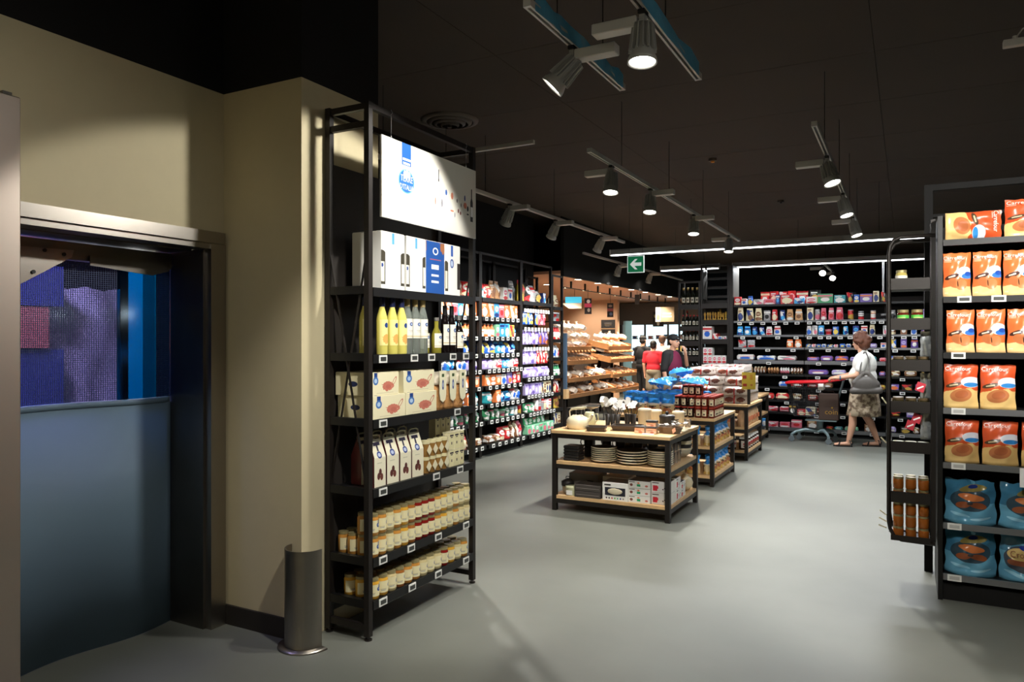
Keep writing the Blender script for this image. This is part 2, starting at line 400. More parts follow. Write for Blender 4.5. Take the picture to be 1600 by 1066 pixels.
cp = MB().prism([(1.40, 1.97), (2.14, 1.99), (2.13, 1.955), (1.88, 1.80), (1.40, 1.60)], 0, .006, M_steel); cp.xf(Matrix.Translation((DX + .045, 0, 0)) @ Matrix.Rotation(R(90), 4, 'Z'))
cpo = put(cp, 'corner_plate', door)
for (y, z) in ((1.95, 1.87), (2.09, 1.965), (2.0, 1.975), (1.86, 1.83)):
    put(MB().cyl(.009, 0, .006, M_blackpl, 10).xf(Matrix.Translation((DX + .046, y, z)) @ Matrix.Rotation(R(90), 4, 'Y')), 'bolt', cpo)
cp2 = MB().prism([(2.22, 1.97), (2.69, 1.97), (2.66, 1.93), (2.56, 1.90), (2.22, 1.925)], 0, .005, M_dsteel); cp2.xf(Matrix.Translation((DX + .044, 0, 0)) @ Matrix.Rotation(R(90), 4, 'Z'))
put(cp2, 'corner_plate', door)
# ---- what stands in the stock room behind it
M_film = mat('stretch_film', (190, 190, 205), .12, noise=.25, nscale=9, bump=.6)
M_pink = mat('pink_carton', (205, 120, 110), .6, noise=.2, nscale=4); M_bluec = mat('blue_carton', (60, 74, 150), .6, noise=.3, nscale=5)
pal = empty('wrapped_pallet', 'pallet of cartons in stretch film seen through the flap door', 'pallet', (-4.72, 2.56, 0))
put(MB().box(-.45, .3, -.65, .62, .0, .14, M_wood), 'pallet_base', pal)
put(MB().box(-.4, .25, -.6, .12, .141, .9, M_bluec).box(-.38, .2, -.58, .1, .901, 1.5, M_bluec), 'carton_stack', pal)
put(MB().box(-.35, .22, -.62, .0, 1.51, 1.75, M_pink).box(-.35, .2, -.5, .1, 1.76, 2.0, M_bluec), 'carton_top', pal)
put(MB().bag(.62, .5, 1.75, M_film, None, 10, 14, 3, .02, .8).xf(Matrix.Translation((-.1, .36, .15)) @ Matrix.Rotation(R(90), 4, 'Z')), 'film_wrap', pal)
po = tag(put(MB().box(-4.3, -4.16, 2.93, 3.06, 0, 2.6, M_white).box(-4.28, -4.18, 3.12, 3.16, 0, 2.6, M_white), 'white_upright'), 'white upright seen through the blue half of the flap door', 'post')

# ================================================================== LEFT DISPLAY RACK  (x -2.74..-2.44, y 3.0..4.06)
RX0, RX1, RY0, RY1 = -2.735, -2.44, 2.99, 4.055
rack = empty('display_rack', 'tall dark metal display rack standing against the cream pillar', 'rack', ((RX0 + RX1) / 2, (RY0 + RY1) / 2, 0))
cx, cy = (RX0 + RX1) / 2, (RY0 + RY1) / 2
def rb(x0, x1, y0, y1, z0, z1, m=M_frame, **k): return MB().box(x0 - cx, x1 - cx, y0 - cy, y1 - cy, z0, z1, m, **k)
for (x, y) in ((RX0, RY0), (RX1 - .032, RY0), (RX0, RY1 - .032), (RX1 - .032, RY1 - .032)):
    p = put(rb(x, x + .032, y, y + .032, .02, 2.79), 'post', rack)
    put(MB().cyl(.02, 0, .008, M_frame, 12, (x + .016 - cx, y + .016 - cy, 0)).cyl(.007, .008, .021, M_rope, 8, (x + .016 - cx, y + .016 - cy, 0)), 'levelling_foot', p)
for y in (RY0 + .004, RY1 - .03):
    for z in (2.752, 2.66, .05): put(rb(RX0 + .032, RX1 - .032, y, y + .026, z, z + .032), 'end_rail', rack)
for x in (RX0 + .003, RX1 - .03): put(rb(x, x + .027, RY0 + .032, RY1 - .032, 2.755, 2.787), 'top_rail', rack)
put(rb(RX0 + .004, RX0 + .012, RY0 + .033, RY1 - .033, .10, 2.5, M_panel), 'back_panel', rack)
for y in (RY0 + .012, RY1 - .016):
    for k in (0, 1):
        a, b_ = (RX0 + .02 - cx, RX1 - .02 - cx) if k == 0 else (RX1 - .02 - cx, RX0 + .02 - cx)
        put(MB().bar((a, y - cy + .007 * k, 2.06), (b_, y - cy + .007 * k, .76), .014, M_frame, .004), 'cross_brace', rack)
RZ = [1.825, 1.475, 1.135, .775, .415, .195]
TAGS = [[], [3.10, 3.38, 3.55, 3.78, 3.93], [3.10, 3.83], [3.10, 3.60, 3.86], [3.10, 3.35, 3.62, 3.93], [3.10, 3.36, 3.62, 3.93]]
tgw = MB().box(-.033, .033, -.004, 0, -.02, .02, M_tagw); tgs = MB().box(-.023, .023, -.0055, -.0041, -.011, .011, M_tags)
PTAG = [('price_tag', tgw.mesh('price_tag'), None, [('tag_screen', tgs.mesh('tag_screen'))])]
for i, z in enumerate(RZ):
    s = put(rb(RX0 + .033, RX1 - .004, RY0 + .034, RY1 - .034, z - .018, z, M_shelf), 'shelf', rack)
    put(rb(RX1 - .0038, RX1 + .004, RY0 + .034, RY1 - .034, z - .042, z + .004, M_shelf), 'shelf_edge', s)
    put(rb(RX0 + .033, RX1 - .033, RY0 + .002, RY0 + .03, z - .03, z + .012, M_shelf), 'side_edge', s)
    for y in TAGS[i]:
        t = put(PTAG[0][1], 'price_tag', rack, (RX1 + .0045 - cx, y - cy, z - .02), (0, 0, 90)); put(PTAG[0][3][0][1], 'tag_screen', t)
# hanging sign
BLUE = (20, 88, 172); DBL = (24, 60, 130)
M_sign = pmat('sign_print', (226, 224, 214), [('r', .227, .86, .044, .14, BLUE), ('e', .227, .52, .077, .155, (110, 180, 230)), ('e', .227, .52, .069, .14, (30, 104, 184))], .55)
M_blue = mat('print_blue', BLUE, .5); M_dblue = mat('print_navy', DBL, .5); M_pale = mat('print_white', (245, 245, 245), .5); M_ink = mat('print_ink', (40, 36, 40), .5)
M_brn = mat('print_brown', (120, 60, 45), .5); M_sal = mat('print_salmon', (215, 130, 100), .5); M_grn2 = mat('print_grey', (140, 140, 150), .5)
SW, SH = .955, .432
sg = empty('hanging_sign', 'large white board with blue seal hung in the top of the display rack', 'sign', (-2.425, 3.555, 2.203), 90)
put(MB().box(-SW / 2, SW / 2, 0, .012, 0, SH, M_white, front=M_sign), 'sign_board', sg)
def ST(t, size, m, x, z, ws=1.): return MB().text(t, size, m, (x, -.0012, z), wscale=ws)
put(ST('TERRE', .05, M_pale, -.26, .222, .8), 'lettering', sg); put(ST("D'ITALIA", .042, M_pale, -.26, .178, .78), 'lettering', sg)
put(MB().box(-.295, -.225, -.0012, -.0002, .338, .35, M_pale), 'lettering_line', sg); put(MB().box(-.292, -.23, -.0012, -.0002, .316, .328, M_pale), 'lettering_line', sg)
fl = MB()
for (dx, dz, r, h) in ((-.018, .262, .012, .022), (.004, .268, .013, .026), (.024, .262, .011, .02)): fl.ball((-.26 + dx, -.001, dz), (r, .0006, h), M_pale, 10, 5)
put(fl, 'emblem', sg)
def bottle_print(x, z, h, w, m1, m2):
    s = MB(); pr = [(-w, 0), (w, 0), (w, .6), (.35 * w, .72), (.35 * w, 1), (-.35 * w, 1), (-.35 * w, .72), (-w, .6)]
    s.prism([(x + a, z + b_ * h) for a, b_ in pr], -.0016, -.0004, m1); s.box(x - w * .9, x + w * .9, -.0022, -.0016, z + .15 * h, z + .45 * h, m2); return s
put(bottle_print(.425, .10, .205, .014, M_ink, M_pale), 'bottle_picture', sg)
put(MB().box(.052, .058, -.001, 0, .3, .355, M_ink).box(.05, .06, -.001, 0, .285, .30, M_ink).box(.057, .061, -.001, 0, .2, .285, M_grn2), 'bottle_picture', sg)
for (x, z, a, b_, m) in ((.135, .235, .011, .018, M_blue), (.2, .225, .014, .022, M_sal), (.255, .205, .006, .013, M_ink), (.345, .235, .008, .02, M_dblue), (.35, .19, .02, .02, M_sal), (.3, .185, .005, .014, M_ink),
                      (.27, .145, .008, .014, M_brn), (.295, .135, .008, .012, M_brn), (.23, .115, .006, .016, M_grn2), (.2, .135, .02, .006, M_sal), (.38, .175, .011, .018, M_ink), (.38, .14, .014, .005, M_ink), (.09, .165, .009, .026, M_grn2), (.02, .165, .005, .022, M_sal)):
    put(MB().ball((x, -.0008, z), (a, .0005, b_), m, 8, 4), 'food_picture', sg)
for x in (-.39, .37): put(MB().tube([(x, .006, SH), (x, .006, SH + .125)], .0016, M_rope, 6).cyl(.004, SH - .012, SH + .012, M_rope, 8, (x, .006, 0)).tube([(x, .006, SH + .125), (x + .012, .006, SH + .14), (x, .006, SH + .152)], .0018, M_rope, 6), 'hanging_wire', sg)

# --- shelf 1: bottle cartons
M_ct = {}
CAR = {'a': pmat('carton_oil', (240, 239, 234), [('r', .5, .9, .055, .1, (90, 160, 225)), ('e', .52, .66, .09, .07, (200, 222, 240)), ('r', .0, .36, .17, .27, (58, 54, 42)), ('e', .0, .63, .17, .05, (58, 54, 42)), ('r', .0, .31, .13, .17, (226, 222, 205)), ('r', 1., .36, .17, .27, (58, 54, 42)), ('e', 1., .63, .17, .05, (58, 54, 42)), ('r', 1., .31, .13, .17, (226, 222, 205)), ('e', .04, .42, .05, .035, DBL)], .5),
       'b': pmat('carton_blue', (30, 82, 160), [('e', .5, .82, .15, .07, (240, 240, 240)), ('e', .5, .82, .1, .045, (30, 82, 160)), ('r', .48, .52, .2, .045, (225, 228, 235)), ('r', .48, .36, .2, .02, (225, 228, 235)), ('r', .48, .24, .2, .022, (225, 228, 235)), ('r', .5, .66, .3, .008, (180, 90, 100)), ('p', .95, .92, .2, .12, (170, 110, 70))], .5),
       'c': pmat('carton_oil2', (240, 239, 234), [('r', .45, .9, .07, .12, (40, 90, 180)), ('e', .45, .64, .12, .09, (60, 90, 160)), ('e', .45, .64, .08, .06, (190, 205, 230)), ('r', .0, .36, .2, .27, (66, 62, 46)), ('e', .0, .63, .2, .05, (66, 62, 46)), ('r', .0, .31, .16, .17, (226, 222, 205)), ('r', 1., .4, .2, .26, (50, 44, 38))], .5)}
for i, (y0, y1, k, lab) in enumerate(((3.121, 3.326, 'a', 'white oil bottle carton at the near end of the top shelf'), (3.345, 3.53, 'a', 'white oil bottle carton left of the blue carton'), (3.536, 3.728, 'b', 'blue printed carton among white cartons on the top rack shelf'), (3.734, 3.905, 'c', 'white oil bottle carton right of the blue carton'))):
    w = y1 - y0; p = [('carton_body', MB().box(-w / 2, w / 2, 0, .2, 0, .312, M_white, front=CAR[k]).mesh('carton', .002)), ('carton_flap', MB().box(-w / 2 + .004, w / 2 - .004, .003, .197, .3125, .3145, M_white))]
    inst([(a, m if not isinstance(m, MB) else m.mesh(a), (0, 0, 0), []) for a, m in p], 'bottle_carton', lab, 'box', (-2.462, (y0 + y1) / 2, RZ[0] + .0005), 90, 'bottle cartons on the top rack shelf')

# --- shelf 2: bottles
def bottle(r, h, neck, nr, liquid, capm, labm, lz0, lz1, caph=.05, sh=.6, larc=150):
    body = MB().lathe([(r * .9, 0), (r, .008), (r, h * sh), (r * .86, h * (sh + .08)), (nr, h * (sh + .22)), (nr, h - caph * .5), (0, h - caph * .5)], liquid, 16).disc(r * .9, 0, liquid, 16, (0, 0, 0), False)
    cap = MB().cyl(nr * 1.15, h - caph, h, capm, 12)
    lb = MB().lathe([(r + .0008, lz0), (r + .0008, lz1)], labm, 14, (0, 0, 0), 270 - larc / 2, 270 + larc / 2)
    return [('bottle_body', body), ('cap', cap), ('label', lb)]
M_lemon = mat('lemon_liqueur', (222, 212, 110), .12, noise=.05); M_clearb = mat('clear_bottle', (205, 215, 205), .05, trans=.75); M_oil = mat('oil_yellow', (186, 176, 70), .05, trans=.5); M_vin = mat('dark_vinegar', (20, 14, 14), .08)
M_navycap = mat('navy_cap', (20, 28, 70), .4); M_cork = mat('cork_cap', (196, 172, 120), .7); M_silv = mat('silver_cap', (190, 190, 185), .3, .8)
SEAL = lambda nm, u=.5, v=.72: pmat(nm, (238, 234, 220), [('e', u, v, .17, .1, DBL), ('e', u, v, .1, .05, (170, 190, 220)), ('r', .5, .4, .25, .012, (170, 160, 140)), ('r', .5, .33, .2, .01, (170, 160, 140)), ('r', .5, .1, .5, .03, (205, 190, 150))], .5)
M_lb1 = SEAL('label_seal_high'); M_lb2 = pmat('label_lemon', (238, 226, 150), [('e', .5, .78, .16, .1, DBL), ('p', .5, .25, .3, .18, (225, 170, 90))], .5)
B1 = proto('b_lemon', lambda: bottle(.031, .31, .1, .014, M_lemon, M_navycap, M_lb2, .05, .19, .05))
B2 = proto('b_clear', lambda: bottle(.03, .325, .1, .014, M_clearb, M_cork, M_lb1, .09, .2, .055))
B3 = proto('b_oil', lambda: bottle(.031, .215, .06, .013, M_oil, M_silv, M_lb1, .035, .12, .02, .5))
B4 = proto('b_vin', lambda: bottle(.026, .29, .09, .012, M_vin, M_blackpl, M_lb1, .05, .175, .07))
B5 = proto('b_vin2', lambda: bottle(.03, .235, .07, .012, M_vin, M_silv, M_lb1, .03, .13, .03, .55))
zz = RZ[1] + .0008
for (y, x, pr, lab, g) in (
    (3.075, -2.535, B1, 'yellow lemon liqueur bottle seen through the near end of the rack', 'yellow liqueur bottles'),
    (3.175, -2.5, B1, 'yellow lemon liqueur bottle just right of the near rack post', 'yellow liqueur bottles'),
    (3.245, -2.485, B1, 'yellow lemon liqueur bottle in the middle of its row', 'yellow liqueur bottles'),
    (3.315, -2.475, B1, 'yellow lemon liqueur bottle next to the clear bottles', 'yellow liqueur bottles'),
    (3.39, -2.49, B2, 'clear white-labelled bottle with pale cap beside yellow liqueur', 'clear bottles with pale caps'),
    (3.458, -2.485, B2, 'clear white-labelled bottle with pale cap, middle of three', 'clear bottles with pale caps'),
    (3.526, -2.48, B2, 'clear white-labelled bottle with pale cap beside short oil bottles', 'clear bottles with pale caps'),
    (3.60, -2.52, B3, 'short oil bottle next to the clear tall bottles', 'short oil bottles'),
    (3.675, -2.485, B3, 'short oil bottle next to the dark vinegar bottles', 'short oil bottles'),
    (3.775, -2.49, B4, 'tall dark vinegar bottle beside the short oil bottles', 'dark vinegar bottles'),
    (3.835, -2.48, B4, 'tall dark vinegar bottle, second from the oil bottles', 'dark vinegar bottles'),
    (3.925, -2.485, B5, 'squat dark bottle at the far end of the bottle shelf', None)):
    inst(pr, 'bottle', lab, 'bottle', (x, y, zz), 90, g)

# --- shelf 3: pastry boxes and pouches
M_pb = pmat('pastry_print', (236, 228, 192), [('r', .17, .88, .055, .12, DBL), ('e', .17, .64, .09, .18, (60, 110, 180)), ('e', .17, .64, .05, .1, (180, 205, 230)), ('p', .6, .38, .2, .2, (200, 120, 100)), ('e', .62, .36, .09, .1, (190, 105, 90)), ('e', .84, .6, .05, .2, (195, 115, 95), -20), ('e', .84, .6, .03, .14, (236, 228, 192), -20), ('r', .5, .1, .3, .012, (205, 195, 160))], .5)
M_pbs = pmat('pastry_side', (226, 216, 176), [('e', .5, .5, .13, .12, (30, 40, 80))], .5)
def pbox(w, d=.24, h=.122):
    return [('box_body', MB().box(-w / 2, w / 2, 0, d, 0, h, M_pbs, front=M_pb, top=M_ivory).mesh('box', .0015)), ('box_flap', MB().box(-w / 2 + .003, w / 2 - .003, .003, d - .003, h + .0004, h + .002, M_ivory))]
z3 = RZ[2] + .0008
for (y0, y1, z, lab) in ((3.05, 3.332, 0, 'cream pastry box, lower left of the pastry stack'), (3.337, 3.64, 0, 'cream pastry box, lower right of the pastry stack'), (3.04, 3.28, .1245, 'cream pastry box, upper left of the pastry stack'), (3.325, 3.625, .1245, 'cream pastry box, upper right of the pastry stack')):
    w = y1 - y0; inst([(a, m if not isinstance(m, MB) else m.mesh(a), (0, 0, 0), []) for a, m in pbox(w)], 'pastry_box', lab, 'box', (-2.46 if z == 0 else -2.467, (y0 + y1) / 2, z3 + z), 90, 'pastry boxes on the third rack shelf')
M_clf = mat('clear_film', (225, 215, 195), .15, noise=.3, nscale=30); M_pasta = mat('pasta_brown', (176, 128, 78), .5, noise=.5, nscale=45, bump=.8)
M_hdr = pmat('header_card', (238, 232, 200), [('r', .5, .85, .18, .05, (60, 80, 40)), ('e', .5, .55, .14, .16, DBL), ('e', .5, .55, .07, .08, (190, 200, 225))], .5)
def pouch():
    p = MB().bag(.1, .07, .15, M_pasta, None, 8, 8, 4, .004, .9)
    h = MB().prism([(-.036, .1), (-.028, .06), (0, .045), (.028, .06), (.036, .1), (.036, .235), (-.036, .235)], -.041, -.039, M_ivory, front=M_hdr)
    return [('pouch', p), ('header_card', h), ('film_top', MB().bag(.09, .04, .08, M_clf, None, 5, 4, 2, .003, .9, 1, .15))]
PO = proto('pouch', pouch)
for k, (y, x) in enumerate(((3.715, -2.505), (3.82, -2.5), (3.925, -2.495))):
    inst(PO, 'pasta_pouch', 'pouch of brown pasta with rounded cream card, %s from the far rack post' % ORD[2 - k], 'pouch', (x, y, z3), 90, 'pasta pouches on the third rack shelf')

# --- shelf 4: handled bags and small boxes
M_hb = pmat('choc_bag_print', (238, 232, 205), [('r', .5, .9, .3, .035, (40, 34, 60)), ('r', .5, .83, .07, .08, (40, 34, 60)), ('e', .5, .67, .2, .075, (50, 70, 140)), ('e', .5, .67, .12, .04, (190, 200, 225)), ('r', .45, .5, .2, .008, (200, 195, 170)), ('e', .38, .22, .13, .075, (92, 44, 38)), ('e', .64, .2, .13, .075, (110, 56, 46)), ('e', .52, .31, .12, .07, (84, 40, 36))], .5)
M_hbs = mat('choc_bag_side', (92, 40, 40), .25, noise=.4, nscale=12)
def hbag(w=.1, h=.25):
    s = MB(); z1 = h * .62
    # gusseted carton: upright front that leans back to a carrying handle
    s.box(-w / 2, w / 2, 0, .07, 0, z1, M_hbs, front=M_hb); s.v = s.v[:]; front = MB()
    n = front.vs([(-w / 2, -.001, 0), (w / 2, -.001, 0), (w / 2, -.001, z1), (-w / 2, -.001, z1), (w / 2 * .93, .034, h), (-w / 2 * .93, .034, h), (w / 2, .071, z1), (-w / 2, .071, z1)])
    front.face([n, n + 1, n + 2, n + 3], M_hb, [(0, 0), (1, 0), (1, .62), (0, .62)]); front.face([n + 3, n + 2, n + 4, n + 5], M_hb, [(0, .62), (1, .62), (1, 1), (0, 1)])
    front.face([n + 2, n + 6, n + 4], M_hbs); front.face([n + 7, n + 3, n + 5], M_hbs); front.face([n + 6, n + 7, n + 5, n + 4], M_ivory)
    hd = MB().tube([(-w * .42, .034, h - .006), (-w * .38, .034, h + .014), (-w * .2, .034, h + .022), (w * .2, .034, h + .022), (w * .38, .034, h + .014), (w * .42, .034, h - .006)], .005, M_ivory, 5)
    return [('bag_body', s), ('bag_front', front), ('handle', hd)]
HB = proto('hbag', hbag)
z4 = RZ[3] + .0008
for k, (x, y, rz) in enumerate(((-2.47, 3.12, 92), (-2.47, 3.232, 88), (-2.468, 3.345, 90), (-2.466, 3.458, 86))):
    inst(HB, 'chocolate_bag', 'cream carry bag printed with chocolates, %s in the front row' % ORD[k], 'bag', (x, y, z4), rz, 'chocolate carry bags on the fourth rack shelf')
for k, (x, y) in enumerate(((-2.58, 3.15), (-2.578, 3.27), (-2.576, 3.39), (-2.574, 3.5))):
    inst(HB, 'chocolate_bag', 'cream carry bag standing behind the front row, %s from the near post' % ORD[k], 'bag', (x, y, z4), 90, 'chocolate carry bags at the back of the shelf')
M_gb = pmat('gift_box_print', (232, 224, 176), [('r', .5, .85, .38, .05, (50, 40, 50)), ('r', .5, .74, .2, .03, (50, 40, 50)), ('r', .5, .38, .1, .08, (60, 50, 60))], .5)
GB = proto('giftbox', lambda: [('box_body', MB().box(-.026, .026, 0, .05, 0, .1, M_ivory, front=M_gb).mesh('b', .0015)), ('lid', MB().box(-.0265, .0265, -.0005, .0505, .1003, .106, M_ivory))])
GJ = proto('giftjar', lambda: [('jar_body', MB().cyl(.025, 0, .075, mat('caramel', (150, 112, 60), .2), 14)), ('lid', MB().cyl(.027, .0755, .095, mat('cream_lid', (224, 214, 168), .5), 14)), ('tag_card', MB().prism([(0, .01), (.026, .04), (0, .072), (-.026, .04)], -.031, -.0295, M_ivory))])
for lay in (0, 1):
    for k in range(4):
        inst(GJ, 'gift_jar', 'small jar with diamond cream tag, %s row, %s from the chocolate bags' % (('lower', 'upper')[lay], ORD[k]), 'jar', (-2.492 + .003 * lay, 3.565 + .063 * k, z4 + .108 * lay - (.012 * lay)), 90, 'small jars with tags on the fourth rack shelf')
    for k in range(3):
        inst(GB, 'gift_box', 'tiny cream gift box, %s layer, %s from the tagged jars' % (('lower', 'middle')[lay], ORD[k]), 'box', (-2.466, 3.815 + .058 * k, z4 + .107 * lay), 90, 'tiny gift boxes on the fourth rack shelf')
for k in range(3):
    inst(GB, 'gift_box', 'tiny cream gift box on the top layer, %s from the near side' % ORD[k], 'box', (-2.545, 3.78 + .058 * k, z4 + .107 * 2 - .001), 90, 'tiny gift boxes on the fourth rack shelf')
    for q in (0, 1): inst(GB, 'gift_box', 'tiny gift box under the back top layer, %s layer, %s from near side' % (('lower', 'middle')[q], ORD[k]), 'box', (-2.545, 3.78 + .058 * k, z4 + .107 * q), 90, 'tiny gift boxes hidden at the back')

# --- shelves 5 and 6: jars
M_jl = pmat('jar_label', (232, 222, 178), [('e', .62, .6, .12, .2, DBL), ('e', .62, .6, .06, .1, (150, 165, 205)), ('r', .62, .9, .045, .14, DBL), ('r', .3, .3, .12, .02, (160, 150, 120)), ('r', .3, .2, .1, .02, (90, 110, 160))], .5)
JC = [mat('jam_orange', (190, 134, 62), .1), mat('jam_red', (128, 30, 24), .1), mat('honey_gold', (212, 160, 58), .1), mat('cream_spread', (206, 190, 140), .15), mat('jam_amber', (160, 100, 46), .1)]
M_lidg = mat('gold_lid', (168, 156, 112), .35, .5)
def jar(r, h, c, lidm=M_lidg, labm=M_jl, arc=235, off=20, lh=.014):
    return [('jar_body', MB().lathe([(r * .86, 0), (r, .006), (r, h * .78), (r * .84, h - lh)], c, 14).disc(r * .86, 0, c, 14, (0, 0, 0), False)), ('lid', MB().cyl(r * .9, h - lh, h, lidm, 14)),
            ('label', MB().lathe([(r + .0006, h * .16), (r + .0006, h * .72)], labm, 12, (0, 0, 0), 270 - arc / 2 + off, 270 + arc / 2 + off))]
SEQ5 = [0, 0, 3, 0, 2, 4, 1, 1, 1, 0, 2, 3, 0, 3]; SEQ6 = [2, 2, 3, 4, 0, 0, 3, 3, 3, 1, 2, 3, 0]
NMJ = ['orange jam', 'red jam', 'honey', 'pale spread', 'amber jam']
PJ = [proto('j5%d' % i, lambda i=i: jar(.0305, .113, JC[i])) for i in range(5)]
PK = [proto('j6%d' % i, lambda i=i: jar(.034, .108, JC[i])) for i in range(5)]
z5, z6 = RZ[4] + .0008, RZ[5] + .0008
for row in range(4):
    for lay in (0, 1):
        if lay == 1 and row > 1: continue
        for k in range(15):
            y = 3.065 + .0655 * k
            if row > 1 and k > 1: continue
            lab = ('%s jar, %s layer of the fifth shelf, %s from the near post' % (NMJ[SEQ5[min(k, 13)]], ('lower', 'upper')[lay], ORD[k])) if row == 0 else (('cream-labelled jar on the fifth shelf, %s layer, %s row back, %s from near post' % (('lower', 'upper')[lay], ORD[row], ORD[k])) if k else 'cream-labelled jar at the near end of the fifth shelf, %s from the front, %s layer' % (ORD[row], ('lower', 'upper')[lay]))
            inst(PJ[SEQ5[min(k, 13)]], 'jam_jar', lab, 'jar', (-2.474 - .066 * row, y, z5 + .1138 * lay), 90 + ((row * 37 + k * 23) % 40 - 20 if row else (k * 23) % 24 - 30), 'stacked jam jars on the fifth rack shelf')
    if row < 3:
        for k in range(13):
            y = 3.07 + .0735 * k
            if row > 1 and k > 1: continue
            lab = ('%s jar on the lowest rack shelf, %s from the near post' % (NMJ[SEQ6[k]], ORD[k])) if row == 0 else (('squat jar on the lowest shelf, %s row back, %s from near post' % (ORD[row], ORD[k])) if k else 'squat jar at the near end of the lowest shelf, %s from the front' % ORD[row])
            inst(PK[SEQ6[k]], 'honey_jar', lab, 'jar', (-2.478 - .076 * row, y, z6), 90 + ((row * 31 + k * 29) % 40 - 20 if row else (k * 23) % 24 - 30), 'squat jars on the lowest rack shelf')
# ================================================================== PACKAGED GOODS (kinds made to measure)
PAL = {'white': (226, 224, 220), 'cream': (228, 218, 182), 'orange': (226, 120, 62), 'red': (196, 40, 44), 'blue': (36, 96, 190), 'azure': (60, 160, 220), 'navy': (26, 50, 120), 'teal': (40, 150, 160), 'green': (60, 150, 100), 'mint': (130, 200, 160),
       'purple': (112, 90, 170), 'lilac': (180, 165, 215), 'pink': (214, 110, 130), 'brown': (130, 86, 56), 'kraft': (190, 142, 96), 'yellow': (226, 196, 80), 'grey': (150, 150, 152), 'black': (26, 25, 27), 'silver': (180, 182, 186), 'gold': (190, 156, 70), 'tan': (206, 160, 112)}
ACC = {'white': ('red', 'blue', 'grey', 'pink'), 'cream': ('brown', 'navy', 'brown'), 'orange': ('white', 'white', 'cream'), 'red': ('white', 'white', 'cream'), 'blue': ('white', 'yellow', 'white'), 'azure': ('navy', 'white', 'white'), 'navy': ('white', 'azure'), 'teal': ('white', 'white'), 'green': ('white', 'white', 'pink'),
       'mint': ('white', 'pink', 'green'), 'purple': ('white', 'lilac', 'orange'), 'lilac': ('purple', 'white'), 'pink': ('white', 'red'), 'brown': ('cream', 'white'), 'kraft': ('white', 'brown'), 'yellow': ('red', 'brown'), 'grey': ('white', 'black'), 'black': ('white', 'red', 'gold'), 'silver': ('red', 'grey'), 'gold': ('black',), 'tan': ('white', 'brown')}
def kmat(c, var):
    a = ACC[c]; a1, a2 = PAL[a[var % len(a)]], PAL[a[(var + 1) % len(a)]]
    S = [[('r', .5, .8, .5, .08, a1), ('e', .5, .4, .3, .22, a2), ('r', .5, .62, .3, .02, a1)],
         [('p', .5, .35, .4, .3, a1), ('r', .4, .82, .3, .05, a2), ('r', .35, .7, .2, .02, a2)],
         [('r', .5, .5, .2, .8, a1, 35), ('p', .6, .3, .3, .22, a2), ('r', .5, .85, .36, .05, a1)],
         [('e', .5, .6, .36, .2, a1), ('r', .5, .6, .24, .03, PAL[c]), ('p', .5, .18, .45, .14, a2)]][var % 4]
    return pmat('print_%s_%d' % (c, var % 4), PAL[c], S, .4)
def good(kind, w, h, d, c, var=0):
    w, h, d = round(w, 3), round(h, 3), round(d, 3)
    def mk():
        fm = kmat(c, var); pm_ = mat('plain_' + c, PAL[c], .45); s = MB()
        if kind == 'box': return s.box(-w / 2, w / 2, 0, d, 0, h, pm_, front=fm).mesh('box', min(.003, w * .04))
        if kind == 'bag': return s.bag(w, d, h, fm, None, 6, 7, var + 3, .006, .85, 1).xf(Matrix.Translation((0, d / 2, 0)))
        if kind == 'gusset': # pouch folded and clipped at the top
            s.bag(w, d, h * .9, fm, None, 6, 7, var, .004, .95, .75).box(-w * .36, w * .36, -.006, .006, h * .88, h, pm_); return s.xf(Matrix.Translation((0, d / 2, 0)))
        if kind == 'can': return s.lathe([(w / 2 * .94, 0), (w / 2, .006), (w / 2, h - .012), (w / 2 * .9, h), (0, h)], fm, 14, (0, w / 2, 0), 90, 450, True, [mat('plain_silver', PAL['silver'], .45), fm, mat('plain_silver', PAL['silver'], .45), pm_])
        if kind == 'bottle': return s.lathe([(w / 2 * .9, 0), (w / 2, .01), (w / 2, h * .55), (w * .2, h * .78), (w * .2, h * .9), (w * .22, h * .9), (w * .22, h), (0, h)], fm, 12, (0, w / 2, 0), 90, 450, True, [fm, fm, pm_, pm_, mat('plain_white', PAL['white'], .45), mat('plain_white', PAL['white'], .45), mat('plain_white', PAL['white'], .45)])
        if kind == 'flat': # low tray or wrapped slab
            return s.box(-w / 2, w / 2, 0, d, 0, h, fm, front=fm).mesh('flat', min(h, w, d) * .24)
        if kind == 'tub': return s.lathe([(w * .4, 0), (w / 2, h * .8), (w / 2 * 1.05, h * .8), (w / 2 * 1.05, h * .95), (0, h)], fm, 14, (0, w / 2, 0), 90, 450, True, [fm, pm_, pm_, pm_])
        if kind == 'rolls': # row of rolls in film
            for i in range(4): s.ball((-w / 2 + w * (i + .5) / 4, d / 2, h / 2), (w / 7, d / 2, h / 2), fm, 8, 6, .05, i)
            return s
    return proto(('g', kind, w, h, d, c, var % 4), mk)
KN = {'box': 'carton', 'bag': 'bag', 'gusset': 'pouch', 'can': 'can', 'bottle': 'bottle', 'flat': 'flat pack', 'tub': 'tub', 'rolls': 'bag of rolls'}
KO = {'box': 'carton', 'bag': 'snack_bag', 'gusset': 'stand_up_pouch', 'can': 'food_can', 'bottle': 'plastic_bottle', 'flat': 'flat_pack', 'tub': 'food_tub', 'rolls': 'bread_roll_bag'}
KC = {'box': 'box', 'bag': 'bag', 'gusset': 'bag', 'can': 'can', 'bottle': 'bottle', 'flat': 'packet', 'tub': 'tub', 'rolls': 'bread'}
